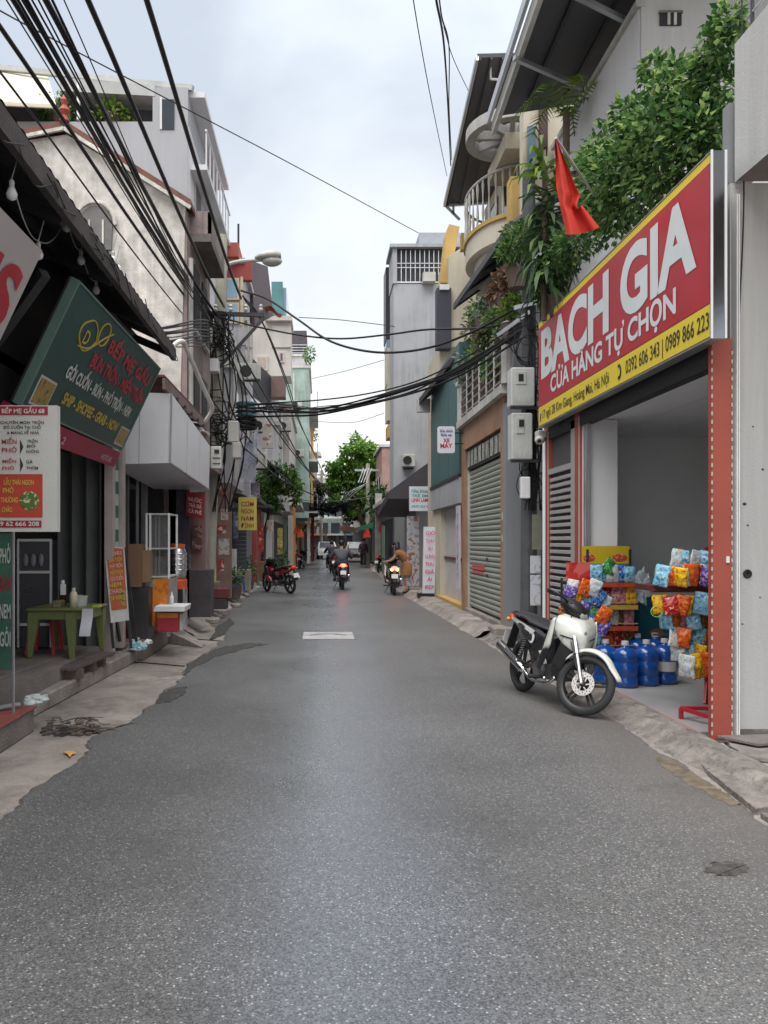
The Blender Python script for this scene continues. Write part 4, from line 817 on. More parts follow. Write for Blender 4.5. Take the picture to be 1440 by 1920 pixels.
# lean-to roof
LR = thing('lean_to_roof', 'dark corrugated lean-to roof with rusty eave over the noodle shop', 'roof', (-2.4, 6.5, 3.8))
def corr(u, v):
    y = 1.2 + 8.0 * u; x = -1.74 - 1.35 * v; return (x, y, 3.86 + .016 * max(0, 9 - y) + .62 * v + .008 * math.sin(y * 42))
rf = MB().grid(corr, 220, 3); nv = len(rf.v); rf.v += [p + Vector((0, 0, .025)) for p in rf.v]; rf.f += [tuple(i + nv for i in f)[::-1] for f in rf.f]
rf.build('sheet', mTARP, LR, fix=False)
MB().hexa([(-1.78, 1.2, 3.83), (-1.73, 1.2, 3.83), (-1.73, 9.25, 3.72), (-1.78, 9.25, 3.72), (-1.78, 1.2, 3.98), (-1.73, 1.2, 3.98), (-1.73, 9.25, 3.86), (-1.78, 9.25, 3.86)]).build('fascia', M('fascia_rust', (.07, .06, .056), .85, .5, 3, .3), LR)
for y in [1.6 + 1.25 * i for i in range(7)]: MB().bar((-1.78, y, 3.78), (-3.05, y, 4.32), .06, .08).build('rafter', mDKMET, LR)
for x, z in ((-2.2, 3.98), (-2.65, 4.18)): MB().bar((x, 1.2, z), (x, 9.2, z), .05).build('purlin', mDKMET, LR)
MB().bar((-1.95, 5.45, 3.45), (-3.05, 6.2, 2.55), .07).build('strut', mDKMET, LR)
tr_ = random.Random(8); mb = MB()
for k in range(18):
    y = tr_.uniform(3.5, 9.2); mb.tube(spline([(-1.73 + tr_.uniform(-.05, .03), y, 3.85 + tr_.uniform(-.02, .08)), (-1.72, y + .25, 3.78 + tr_.uniform(-.1, .1)), (-1.74 + tr_.uniform(-.1, .03), y + .6, 3.85)], 5), .0045, 4)
mb.build('eave_wires', mCABLE, LR, kind='stuff')
# green menu sign, leaning out under the eave
GS = thing('menu_sign', 'large dark green menu sign with red, white and yellow lines under the lean-to', 'sign', (-2.1, 7.5, 2.6))
bt, tp = Vector((-2.33, 0, 2.62)), Vector((-1.88, 0, 3.57)); upv = (tp - bt).normalized(); nrm = Vector((-upv.z, 0, upv.x)) * -1
if nrm.x < 0: nrm = -nrm
def gs(y, v, d=0.): return Vector((0, y, 0)) + bt + (tp - bt) * v + nrm * d
def gpanel(y0, y1, v0, v1, d0, d1, nm, mat, par=GS, bev=0): return MB().hexa([gs(y0, v0, d0), gs(y1, v0, d0), gs(y1, v1, d0), gs(y0, v1, d0), gs(y0, v0, d1), gs(y1, v0, d1), gs(y1, v1, d1), gs(y0, v1, d1)]).build(nm, mat, par, bev=bev)
gpanel(5.98, 9.02, -.01, 1.01, -.08, -.004, 'box', mDKMET)
gpanel(6.0, 9.0, 0, 1, -.003, .004, 'face', mGRN)
for a in ((5.98, 9.02, -.012, .004), (5.98, 9.02, .996, 1.012)): gpanel(*a, -.06, .012, 'frame', M('frame_green', (.12, .2, .17), .5))
for a in ((5.975, 5.999), (9.001, 9.025)): gpanel(*a, -.012, 1.012, -.06, .012, 'frame', M('frame_green', (.12, .2, .17), .5))
gpanel(5.8, 9.05, -.21, -.03, -.05, 0, 'red_strip', mMAROON)
mGR = M('letter_dull_red', (.40, .03, .045), .5); mGW = M('letter_offwhite', (.52, .55, .52), .5); mGY = M('letter_gold', (.50, .38, .06), .5)
YDir = upv; XDl = (0, 1, 0)
def gtext(s, y, v, h_, wd, mt, bold=.03, par=None): text(s, mt, par or GS, gs(y, v, .007), XDl, YDir, h_, wd, bold, .003)
gtext('BẾP MẸ GẤU', 8.0, .745, .12, 1.65, mGR, .04); gtext('BÚN TRỘN - MIẾN TRỘN', 7.9, .545, .12, 1.95, mGR, .04)
gtext('GỎI CUỐN - BÚN - PHỞ TRỘN - NEM', 7.6, .35, .105, 2.15, mGW, .035); gtext('SHIP - SHOPEE - GRAB - NOW', 7.6, .15, .10, 1.8, mGY, .035)
gtext('09 62 666 2', 6.75, -.17, .07, .9, M('letter_peach', (.6, .4, .35), .5), .02); gtext('HOTLINE', 8.6, -.17, .06, .4, MATS['letter_peach'], .02)
for y0, v0, v1, nm in [(6.1, .03, .27, 'photo'), (8.62, .03, .24, 'photo')]:
    f = gpanel(y0, y0 + .36, v0, v1, .004, .007, 'picture_frame', mDIRTW); gpanel(y0 + .02, y0 + .34, v0 + .02, v1 - .02, .0075, .010, 'food_picture', Mprint('food_print', '9a8440', '4a5a2c', 'b0603c', 24, .4), f)
# logo: leaf outline and script D
mb = MB().tube(spline([gs(6.62 + .17 * math.cos(a) * (1 + .3 * math.cos(2 * a)), .74 + .13 * math.sin(a), .008) for a in [k * .7 for k in range(10)]], 4), .008, 4)
mb.tube(spline([gs(6.95 + .13 * math.cos(a), .84 + .1 * math.sin(a), .008) for a in [k * .63 for k in range(11)]], 4), .008, 4)
mb.tube(spline([gs(6.5, .62, .008), gs(6.75, .66, .008), gs(7.0, .82, .008), gs(7.15, .9, .008)], 4), .008, 4); mb.build('logo_mark', mGY, GS)
gtext('D', 6.6, .66, .12, .12, mGY, .01)
# near sign with 5S
NS = thing('white_sign', 'white sign with big red letters cut off by the left edge', 'sign', (-2.1, 4.2, 2.6))
gpanel(2.4, 5.26, .02, .96, -.06, 0, 'panel', M('sign_dull_white', (.44, .40, .40), .5, .1, 1), NS)
gtext('5S', 4.86, .38, .40, .62, mGR, .03, NS)
# white menu board hung square to the street
MS = thing('menu_board', 'white hanging menu board with red banner and noodle bowl photo at left edge', 'sign', (-2.05, 5.0, 1.6))
ym = 5.0; x1 = PX(107, ym); x0 = x1 - .62; z0 = PZ(997, ym); z1 = PZ(760, ym)
B(x0, x1, ym, ym + .06, z0, z1).build('panel', M('board_white', (.50, .50, .47), .5, .08, 2), MS)
def mp_(px0, px1, py0, py1, mat, nm, d=.004, par=MS): return B(PX(px0, ym), PX(px1, ym), ym - d, ym - .001, PZ(py1, ym), PZ(py0, ym)).build(nm, mat, par)
mp_(-60, 90, 762, 778, mMAROON, 'red_banner'); mp_(-60, 80, 889, 970, M('board_orange_red', (.42, .05, .03), .5, .15, 4), 'orange_panel'); mp_(-60, 78, 976, 989, mMAROON, 'phone_banner')
mWT = M('letter_cream', (.6, .55, .45), .5); mDK = M('letter_dark', (.03, .03, .025)); 
def mt(s, px, py, hp, wp, mat, bold=.02): text(s, mat, MS, (PX(px, ym), ym - .0045, PZ(py, ym)), FD, (0, 0, 1), hp * ym / K, wp * ym / K, bold, .002)
for s, px, py, hp, wp, mat in [('BẾP MẸ GẤU 68', 44, 775, 8, 80, mWT), ('CHUYÊN MÓN TRỘN', 42, 795, 5, 82, mDK), ('ĐỒ CUỐN TẠI CHỖ', 42, 804, 5, 70, mDK), ('& MANG VỀ NHÀ', 44, 814, 5, 60, mDK),
                               ('MIẾN', 18, 832, 8, 28, mGR), ('PHỞ', 18, 848, 8, 28, mGR), ('MIẾN', 18, 868, 6, 26, mGR), ('PHỞ', 16, 881, 6, 22, mGR), ('TRỘN', 61, 830, 5, 20, mDK), ('BÒ', 59, 839, 5, 16, mDK), ('NƯỚNG', 62, 849, 5, 24, mDK), ('GÀ', 56, 869, 6, 12, mDK), ('THƠM', 61, 880, 5, 22, mDK),
                               ('LẨU THÁI NGON', 36, 909, 9, 56, mGY), ('PHỞ', 16, 924, 9, 20, mGY), ('THƯỜNG', 18, 942, 9, 32, mGY), ('CHÁO', 14, 960, 9, 20, mGY), ('09 62 666 208', 34, 986, 8, 80, mWT)]: mt(s, px, py, hp, wp, mat)
for py in (838, 872): MB().prism([(PX(38, ym), PZ(py - 14, ym)), (PX(44, ym), PZ(py, ym)), (PX(38, ym), PZ(py + 13, ym))], 'y', ym - .004, ym - .001).build('arrow_mark', mDK, MS)
MB().lathe([(.001, -.006), (.058, -.006), (.066, -.003), (.066, -.001)], (PX(55, ym), ym, PZ(939, ym)), 20, 'y').build('bowl_picture', Mprint('bowl_print', '4f6a2c', 'b8b49a', '7a3a22', 30, .4), MS)
for z in (z1 - .1, z0 + .1): MB().bar((x0, ym + .03, z), (-3.05, ym + .03, z), .03).build('bracket', mDKMET, MS)
# narrow green banner at far left
GB = thing('vertical_banner', 'narrow green and white vertical banner standing at the left edge', 'banner', (-2.5, 5.9, .2))
B(PX(-20, 6.0), PX(22, 6.0), 6.0, 6.02, PZ(1255, 6), PZ(1000, 6)).build('cloth', M('banner_green', (.05, .14, .10), .6, .3, 3), GB)
for i, s in enumerate(['PHỞ', 'BÚN', 'NEM', 'GỎI']): text(s, [mGW, mGR][i == 1], GB, (PX(10, 6), 5.996, PZ(1055 + 52 * i, 6)), FD, (0, 0, 1), .11, .085, .02)
T([(PX(24, 6), 6.01, .2), (PX(24, 6), 6.01, PZ(995, 6))], .012).build('pole', mGALV, GB)
# display cabinet inside
DC = thing('display_cabinet', 'dark glass display cabinet inside the noodle shop, behind the green table', 'cabinet', (-3.3, 9.0, .3))
cx0, cx1, cz0, cz1 = PX(36, 8.95), PX(97, 8.95), .32, PZ(1012, 8.95)
B(cx0, cx1, 8.95, 9.4, cz0, cz1).build('body', M('cabinet_dark', (.03, .03, .04), .3, .2, 2), DC)
for z in (cz1 - .02, PZ(1075, 8.95), cz0 + .25): B(cx0 - .01, cx1 + .01, 8.92, 8.95, z, z + .03).build('rail', mGALV, DC)
for x in (cx0 - .012, cx1 - .012): B(x, x + .025, 8.915, 8.95, cz0, cz1).build('stile', mGALV, DC)
for i in range(3): MB().ball((cx0 + .08 + .09 * i, 8.935, PZ(1050, 8.95)), (.035, .012, .08), 8, 5).build('jar', M('jar_grey', (.2, .2, .24), .3), DC, smooth=True)
# string of bulbs under the eave
SB = thing('bulb_string', 'string of unlit white bulbs sagging under the lean-to eave', 'string lights', (-1.9, 6, 3.4))
mBULB = M('bulb_glass', (.62, .62, .6), .25, .05)
bp = [(22, 350, 4.6), (72, 465, 5.3), (125, 415, 5.9), (152, 478, 6.3), (180, 535, 6.9), (212, 480, 7.0), (218, 500, 7.2)]
mb = MB(); prev = None
for px, py, Y in bp:
    c = P3(px, py, Y)
    b_ = MB().lathe([(.001, -.085), (.028, -.07), (.034, -.045), (.022, -.015), (.014, 0)], c, 10).build('bulb', mBULB, SB, smooth=True); MB().lathe([(.015, 0), (.017, .03), (.006, .045)], c, 8).build('socket', mDIRTW, b_)
    t_ = c + Vector((0, 0, .05))
    if prev is not None: mb.tube(sag(prev, t_, .09, 8), .0045, 4)
    mb.tube([t_, t_ + Vector((.02, .05, .16))], .004, 4); prev = t_
mb.build('wire', M('wire_pale', (.3, .3, .28), .6), SB)
SBL = thing('floodlight', 'pale cluster lamp fixed at the eave above the green sign', 'lamp', P3(218, 505, 7.6))
for i, (px, py) in enumerate([(208, 505), (222, 508), (213, 525)]): MB().lathe([(.012, .06), (.03, .03), (.035, -.03), (.001, -.035)], P3(px, py, 7.6), 10).build('lamp_head', mBULB, SBL)
MB().bar(P3(216, 495, 7.6), (-1.76, 7.7, 3.8), .02).build('bracket', mGALV, SBL)
# white downpipe at the end of the eave
MB().tube(spline([P3(322, 668, 9.3), P3(326, 648, 9.3), P3(342, 640, 9.4), P3(352, 660, 9.7), P3(385, 735, 10.4), P3(398, 765, 10.8), P3(385, 790, 11.0)], 5), .03, 8).single('gutter_pipe', M('pipe_white', (.62, .6, .58), .3, .15), 'white bent gutter pipe at the end of the lean-to eave', 'pipe', smooth=True)

# ---- silver box awning shop
SA = thing('drinks_shop', 'small drinks stall shop under a silver sheet metal box awning', 'shop', (-3, 11.5, 0))
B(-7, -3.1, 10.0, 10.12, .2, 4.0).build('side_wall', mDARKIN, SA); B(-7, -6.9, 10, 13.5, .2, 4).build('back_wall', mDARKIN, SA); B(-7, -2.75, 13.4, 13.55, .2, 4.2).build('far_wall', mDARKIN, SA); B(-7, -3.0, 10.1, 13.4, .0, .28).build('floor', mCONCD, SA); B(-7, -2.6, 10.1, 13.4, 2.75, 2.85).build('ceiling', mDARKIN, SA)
B(-3.05, -2.97, 11.9, 12.5, .28, 2.7).build('glass_door', mGLASSD, SA); 
for y in (11.85, 12.5, 13.15): B(-3.06, -2.95, y, y + .05, .28, 2.7).build('door_frame', mGALV, SA)
SW = thing('box_awning', 'silver sheet metal box awning with a sharp front corner on the left', 'awning', (-2.2, 11.7, 2.5))
n0 = [(-2.75, 10.0, 2.55), (-1.95, 10.0, 2.57), (-1.95, 13.5, 2.46), (-2.9, 13.5, 2.46)]; n1_ = [(-2.75, 10.0, 3.5), (-1.93, 10.0, 3.47), (-1.93, 13.5, 3.22), (-2.9, 13.5, 3.3)]
MB().hexa(n0 + n1_).build('sheet_box', mSILV, SW)
MB().bar((-1.945, 9.99, 2.57), (-1.925, 9.99, 3.47), .02).build('corner_bead', mGALV, SW); MB().bar((-1.94, 10, 2.565), (-1.94, 13.5, 2.455), .02).build('corner_bead', mGALV, SW)
for y in (11.2, 12.35): MB().bar((-1.938, y, 2.53), (-1.92, y, 3.38), .006, .004).build('seam', mGALV, SW)
MB().bar((-2.35, 9.995, 2.56), (-2.34, 9.995, 3.48), .004, .006).build('seam', mGALV, SW)
RT = thing('tiled_lean_to', 'small red tiled lean-to roof above the silver awning', 'roof', (-2.5, 11.5, 3.5))
for i in range(7):
    for j in range(14):
        x = -2.0 - .16 * i; B(x - .18, x, 9.9 + .26 * j, 10.14 + .26 * j, 3.66 + .07 * i, 3.70 + .07 * i).build('tile', mROOFT, RT, bev=.008)
B(-2.02, -1.98, 9.85, 13.55, 3.5, 3.64).build('fascia', M('fascia_brown', (.2, .15, .14), .8, .2), RT)
for k in range(5): MB().bar((-1.95, 10.6 + .6 * k, 3.5), (-2.8, 10.6 + .6 * k, 3.6), .05).build('rafter', mDKMET, RT)

# ---- old gabled house
OG = thing('old_gabled_house', 'old weathered white house with tiled gable and small balcony, upper left', 'house', (-4.3, 14.5, 0))
gy = 13.6
q = [(-7.5, 3.0), (PX(335, gy), 3.0), (PX(348, gy), PZ(388, gy)), (PX(125, gy), PZ(252, gy)), (-7.5, PZ(300, gy))]
MB().prism(q, 'y', gy, 16.4).build('wall', mOLDW, OG)
a, b, c = Vector((PX(360, gy), gy - .12, PZ(390, gy))), Vector((PX(125, gy), gy - .12, PZ(243, gy))), Vector((-7.6, gy - .12, PZ(310, gy)))
for p0, p1 in ((a, b), (b, c)):
    MB().hexa([p0, p1, p1 + Vector((0, 3, 0)), p0 + Vector((0, 3, 0)), p0 + Vector((0, 0, .1)), p1 + Vector((0, 0, .1)), p1 + Vector((0, 3, .1)), p0 + Vector((0, 3, .1))]).build('roof', mROOFT, OG)
    MB().bar(p0 - Vector((0, .03, .06)), p1 - Vector((0, .03, .06)), .05, .06).build('barge_trim', mOLDW, OG)
MB().lathe([(.09, 0), (.05, .1), (.10, .18), (.04, .28), (.07, .36), (.001, .5)], b + Vector((0, 0, .08)), 10).build('finial', M('finial_red', (.36, .07, .05), .7), OG)
wz = PZ(470, gy)
aw = MB().prism([(PX(160, gy), wz)] + [(PX(180, gy) - .3 * math.cos(t), PZ(425, gy) + .35 * math.sin(t)) for t in [k * .314 for k in range(11)]] + [(PX(210, gy), wz)], 'y', gy - .05, gy - .01).build('arched_window', M('window_grey', (.16, .155, .15), .8, .3, 3), OG)
T([(PX(180, gy) - .36 * math.cos(t), gy - .06, PZ(425, gy) + .41 * math.sin(t)) for t in [k * .314 for k in range(11)]], .04).build('hood_mould', mOLDW, aw)
for x in (-.12, .12): B(PX(182, gy) + x - .015, PX(182, gy) + x + .015, gy - .07, gy - .05, wz, PZ(415, gy)).build('mullion', mOLDW, aw)
xs_ = PX(348, gy)
B(xs_ - .3, xs_ + .02, gy + .02, 16.45, .2, PZ(395, gy)).build('street_wall', mOLDP, OG)
bc = B(xs_ - .05, xs_ + .4, gy + .35, 15.9, PZ(455, 14), PZ(440, 14)).build('balcony', mCONCD, OG)
B(xs_ + .34, xs_ + .4, gy + .35, 15.9, PZ(440, 14), PZ(400, 14)).build('parapet', mOLDP, bc); B(xs_ - .05, xs_ + .4, gy + .35, gy + .42, PZ(440, 14), PZ(398, 14)).build('parapet', mOLDP, bc)
for y, z0, z1 in ((14.3, 5.9, 7.2), (15.3, 5.9, 7.2), (14.3, 4.2, 5.3), (15.3, 4.2, 5.3)):
    f = B(xs_ + .021, xs_ + .05, y, y + .6, z0 - .4, z1 - .5).build('window', M('window_dark', (.05, .05, .055)), OG); B(xs_ + .03, xs_ + .09, y - .06, y + .66, z0 - .47, z0 - .41).build('sill', mOLDW, f)
T([(xs_ + .06, 13.75, 2.5), (xs_ + .06, 13.75, 6.6)], .05).build('drainpipe', mDIRTW, OG)

# ---- grey-white house with roof terrace
GW = thing('terrace_house', 'tall grey house with shaded roof terrace and pale awning, top left', 'house', (-5, 19, 0))
gy = 17.2; xc = PX(352, gy)
mGP2 = M('cool_grey_paint', (.36, .365, .385), .85, .06, .7, .08, streak=.08)
B(-11, xc, gy, 22, .2, PZ(228, gy)).build('wall', mGP2, GW)
B(xc - .02, xc + .02, gy + .05, 22, .3, PZ(235, gy)).build('street_face', mWALLW, GW)
B(PX(286, gy), xc, gy + .01, 22, PZ(228, gy), PZ(163, gy)).build('corner_tower', mGP2, GW)
wn = B(PX(304, gy), PX(327, gy), gy - .02, gy + .005, PZ(243, gy), PZ(187, gy)).build('window', mGLASSD, GW); B(PX(300, gy), PX(304, gy), gy - .03, gy, PZ(243, gy), PZ(183, gy)).build('reveal', mWALLW, wn)
B(-11, PX(286, gy), gy + .6, gy + .7, PZ(228, gy), PZ(160, gy)).build('terrace_screen', M('screen_dark', (.07, .065, .08), .8, .2, 2), GW)
MB().hexa([P3(112, 170, gy), P3(290, 180, gy), P3(290, 180, gy) + Vector((0, 3, 0)), P3(112, 170, gy) + Vector((0, 3, 0)), P3(112, 145, gy), P3(290, 160, gy), P3(290, 160, gy) + Vector((0, 3, 0)), P3(112, 145, gy) + Vector((0, 3, 0))]).build('roof_beam', M('roof_beam_grey', (.4, .41, .4), .8, .2), GW)
rb = [P3(-90, 190, gy - .6), P3(105, 200, gy - .6), P3(88, 142, gy + 1.6), P3(-90, 128, gy + 1.6)]
aw = MB().hexa(rb + [p + Vector((0, 0, .05)) for p in rb]).build('awning', M('awning_cream', (.55, .51, .40), .7, .08, 1, streak=.1), GW)
for i in range(7): MB().bar(rb[0].lerp(rb[3], i / 6) - Vector((0, .0, .02)), rb[1].lerp(rb[2], i / 6) - Vector((0, 0, .02)), .04).build('rib', mCREAM, aw)
T([P3(147, 152, gy), P3(147, 225, gy)], .04).build('post', mWHITE, GW)
MB().bar(P3(-10, 126, gy + 1.5), P3(362, 166, gy + .1), .1, .12).build('ridge', M('roof_beam_grey', (.4, .41, .4)), GW)
for i, (z, d) in enumerate([(PZ(163, gy), .35), (PZ(300, gy), .4), (7.0, .35)]):
    B(xc, xc + d, gy + .2, 22, z - .12, z).build('balcony', mWALLW, GW)
    if i: 
        for k in range(8): T([(xc + d - .03, gy + .3 + .6 * k, z), (xc + d - .03, gy + .3 + .6 * k, z + .8)], .02).build('baluster', mWALLW, GW)
        T([(xc + d - .03, gy + .25, z + .8), (xc + d - .03, 22, z + .8)], .03).build('handrail', mWALLW, GW)
for k, (y, z) in enumerate([(18, 9), (20, 9), (18, 5.6), (20, 5.6)]):
    f = B(xc + .021, xc + .05, y, y + .9, z, z + 1.3).build('window', mDIRTW, GW); B(xc + .051, xc + .055, y + .08, y + .82, z + .08, z + 1.22).build('pane', mGLASSD, f)
for i, (px, py, r, mt_) in enumerate([(110, 210, .45, mBUSH), (212, 222, .42, mYGRN)]):
    t = thing('terrace_plant', ['dark green plant on the roof terrace below the cream awning', 'bright green plant on the roof terrace beside the corner tower'][i], 'plant', (PX(px, gy + .3), gy + .3, PZ(228, gy)))
    leaves([(P3(px, py, gy + .25), (r, .3, r * .7), 260)], .16, random.Random(40 + i), .5).build('foliage', mt_, t, fix=False); MB().lathe([(.001, 0), (.15, 0), (.2, .3), (.001, .28)], (PX(px, gy + .3), gy + .3, PZ(228, gy)), 10).build('pot', mPOT, t)

# ---- left street pole, lamp and junk
PX_L, PY_L = PX(412, 17), 17.0
EPL = thing('street_pole', 'pale concrete street pole on the left, crowded with cables', 'pole', (PX_L, PY_L, 0))
MB().tube([(PX(386, 17), PY_L, 0), (PX(398, 17), PY_L, 3.), (PX_L + .03, PY_L, 7), (PX_L + .05, PY_L, 8.3)], [.17, .15, .13, .12], 12).build('shaft', M('pole_pale', (.36, .345, .29), .9, .2, 3, .3, streak=.5), EPL)
MB().bar((PX_L - .5, 16.85, 6.55), (PX_L + 1.0, 16.85, 6.5), .08).build('crossarm', mDKMET, EPL)
MB().bar((PX_L, 16.85, 5.35), (PX_L + 1.0, 16.85, 6.45), .06).build('brace', mDKMET, EPL)
for k in range(5): MB().lathe([(.03, 0), (.05, .04), (.03, .08), (.05, .12), (.02, .16)], (PX_L - .4 + .33 * k, 16.85, 6.58), 8).build('insulator', mDIRTW, EPL)
tr_ = random.Random(15); mb = MB()
for k in range(34):
    z = tr_.choice([6.3, 6.1, 5.8, 4.3, 4.0, 3.8]) + tr_.uniform(-.3, .3); c = Vector((PX_L + tr_.uniform(-.25, .35), PY_L - .16, z)); r_ = tr_.uniform(.08, .3)
    mb.tube(spline([c + Vector((r_ * math.cos(a_) * 1.2, tr_.uniform(-.1, .05), r_ * math.sin(a_))) for a_ in [j * 1.1 + k for j in range(6)]], 3), .012, 4)
for k in range(9): mb.tube(spline([(PX_L + tr_.uniform(-.3, .3), 16.8, 6.5), (PX_L + tr_.uniform(-.4, .6), 16.75, 4.9), (PX_L + tr_.uniform(-.3, .6), 16.8, 3.6), (PX_L + tr_.uniform(-.2, .3), 16.85, 2.2)], 5), .014, 4)
mb.build('cable_tangle', mCABLE, EPL, kind='stuff')
B(PX(374, 16.6), PX(410, 16.6), 16.5, 16.8, PZ(698, 16.6), PZ(674, 16.6)).single('junction_box', mWHITE, 'white square junction box on the left street pole', 'box', bev=.01)
for i, (a_, b_, c_, d_, lb) in enumerate([(428, 448, 790, 830, 'beige meter box low on the left pole, upper one'), (436, 452, 830, 860, 'beige meter box low on the left pole, lower one')]):
    B(PX(a_, 16.5), PX(b_, 16.5), 16.4, 16.65, PZ(d_, 16.5), PZ(c_, 16.5)).single('meter_box', mDIRTW, lb, 'meter box', 'meter boxes on the left pole', bev=.02)
mb = thing('meter_case', 'pale grey electricity meter case beside the silver awning', 'meter box', P3(405, 880, 14.2))
B(PX(396, 14.2), PX(416, 14.2), 14.1, 14.3, PZ(880, 14.2), PZ(838, 14.2)).build('case', mDIRTW, mb, bev=.015); B(PX(402, 14.1), PX(411, 14.1), 14.085, 14.1, PZ(850, 14.1), PZ(843, 14.1)).build('window', mBLACK, mb)
for z in (858, 868): B(PX(399, 14.1), PX(413, 14.1), 14.085, 14.1, PZ(z + 1, 14.1), PZ(z, 14.1)).build('slot', mDKMET, mb)
for i in range(7): MB().lathe([(.2, 0), (.24, .02), (.24, .05), (.2, .07), (.17, .035), (.2, 0)], (PX(462, 17.2), 17.2, PZ(760, 17.2) - .09 * i), 14, 'z', False).single('cable_coil', M('cable_blue', (.09, .17, .22), .5) if i < 4 else mCABLE, f'coiled {"blue" if i < 4 else "black"} cable loop beside the left pole, {ORD[i]} from top', 'cable coil', 'coiled cables beside the left pole')
SLm = thing('street_lamp', 'grey cobra head street lamp arching over the road on the left', 'street lamp', (PX_L, 17.05, 6.4))
mb = T(spline([(PX_L + .1, 17.0, PZ(530, 17)), P3(425, 500, 17), P3(445, 491, 17), P3(475, 488, 17), P3(490, 487, 17)], 6), .045, 8).build('arm', M('lamp_arm', (.45, .44, .41), .6), SLm)
secs = []
for px, wy, hz in [(478, .06, 4), (488, .17, 9), (502, .23, 13), (517, .21, 13), (527, .12, 7)]:
    c = P3(px, 484 - (px - 484) * .05, 17); h_ = hz * 17 / K; secs.append([c + Vector((0, math.cos(a_) * wy, math.sin(a_) * h_ * (1.0 if math.sin(a_) > 0 else .5))) for a_ in [k * .785 for k in range(8)]])
MB().loft(secs).build('head', M('lamp_head', (.42, .42, .38), .5), SLm, smooth=True)
MB().ball(P3(510, 490, 17), (.23, .17, .11), 12, 6).build('lens', M('lamp_lens', (.5, .5, .46), .2), SLm, smooth=True)

# ---- things in front of the left shops
# green plastic table
mGT = M('table_green', (.13, .155, .055), .42, .08, 4, .03)
TB = thing('plastic_table', 'olive green plastic table on the concrete step', 'table', (-2.62, 8.05, .3))
tz = PZ(1141, 8.15); tx0, tx1 = -3.12, -2.44
top_ = B(tx0, tx1, 8.15, 8.85, tz - .03, tz).build('table_top', mGT, TB, bev=.012)
B(tx0 + .03, tx1 - .03, 8.19, 8.81, tz - .12, tz - .03).build('apron', mGT, TB)
for x, y, zb in ((tx1 - .22, 8.22, .29), (tx0 + .07, 8.22, .31), (tx1 - .07, 8.76, .31), (tx0 + .13, 8.76, .31)):
    dx = .02 if x > -2.8 else -.04; dy = -.03 if y < 8.5 else .03
    MB().hexa([(x - .025 + dx, y - .02 + dy, zb), (x + .025 + dx, y - .02 + dy, zb), (x + .025 + dx, y + .02 + dy, zb), (x - .025 + dx, y + .02 + dy, zb), (x - .06, y - .05, tz - .04), (x + .06, y - .05, tz - .04), (x + .06, y + .05, tz - .04), (x - .06, y + .05, tz - .04)]).build('leg', mGT, TB, bev=.008)
def bottle(nm, lb, x, y, z, r, h_, mat, cap, capm):
    t = thing(nm, lb, 'bottle', (x, y, z)); MB().lathe([(.001, 0), (r, .0), (r, h_ * .6), (r * .85, h_ * .75), (r * .4, h_ * .84), (r * .4, h_ * .88)], (x, y, z), 14).build('body', mat, t, smooth=True)
    if cap == 'cone': MB().lathe([(r * .5, h_ * .88), (r * .45, h_ * .92), (r * .12, h_ * 1.1), (.001, h_ * 1.1)], (x, y, z), 10).build('nozzle', capm, t)
    else: MB().lathe([(r * .5, h_ * .86), (r * .5, h_), (.001, h_)], (x, y, z), 10).build('cap', capm, t)
    return t
mCRM = M('bottle_cream', (.55, .52, .38), .4, .06); mSAUCE = M('sauce_dark', (.10, .025, .015), .25)
bottle('mayonnaise_bottle', 'cream squeeze bottle standing on the green table', PX(138, 8.3), 8.3, tz, .042, .21, mCRM, 'cap', mCRM)
b2 = bottle('chilli_sauce_bottle', 'dark chilli sauce bottle with white label on the green table', PX(118, 8.55), 8.55, tz, .037, .28, mSAUCE, 'cap', mWHITE)
B(PX(113, 8.5), PX(123, 8.5), 8.503, 8.511, tz + .12, tz + .24).build('label', mWHITE, b2)
B(PX(101, 8.3), PX(117, 8.3), 8.25, 8.4, tz, tz + .075).single('tissue_box', Mprint('tissue_print', '6a6446', '3c3a30', '8a8a7a', 20), 'small patterned box on the green table left of the sauce bottles', 'box', bev=.006)
tub = thing('plastic_tub', 'clear plastic tub behind the cream bottle on the green table', 'tub', (PX(147, 8.5), 8.5, tz))
MB().lathe([(.001, 0), (.09, 0), (.1, .1), (.104, .1), (.104, .11), (.095, .11), (.085, .01), (.001, .01)], (PX(147, 8.52), 8.52, tz), 18).build('wall', M('clear_plastic', (.42, .44, .42), .25, .1), tub, smooth=False)
MB().grid(lambda u, v: (PX(165, 8.14) + .09 * (v - .5) * 1.3 - .03 * u, 8.13 + .012 * math.sin(u * 5), tz - .0 - .29 * u), 8, 3).single('hanging_paper', M('paper_white', (.6, .6, .66), .8), 'white sheet of paper hanging from the corner of the green table', 'paper', fix=False)
B(PX(172, 8.2), PX(186, 8.2), 8.2, 8.32, tz, tz + .03).single('lime_packet', Mprint('lime_print', '8aa03a', 'c0702c', 'a9b25a', 18), 'small lime green packet at the corner of the green table', 'packet', bev=.008)
wp = thing('wooden_platform', 'low wooden step platform under the front leg of the table', 'platform', (-2.6, 7.6, .15))
for i in range(4): MB().hexa([(-2.80 + .085 * i, 7.7, .25), (-2.725 + .085 * i, 7.7, .25), (-2.58 + .085 * i, 8.75, .27), (-2.655 + .085 * i, 8.75, .27), (-2.80 + .085 * i, 7.7, .275), (-2.725 + .085 * i, 7.7, .275), (-2.58 + .085 * i, 8.75, .295), (-2.655 + .085 * i, 8.75, .295)]).build('plank', M('weathered_wood', (.10, .075, .07), .85, .3, 6, .3), wp)
for y in (7.8, 8.25, 8.6): B(-2.78, -2.42, y, y + .1, .15, .248).build('bearer', M('weathered_wood2', (.13, .10, .09), .9, .3), wp)
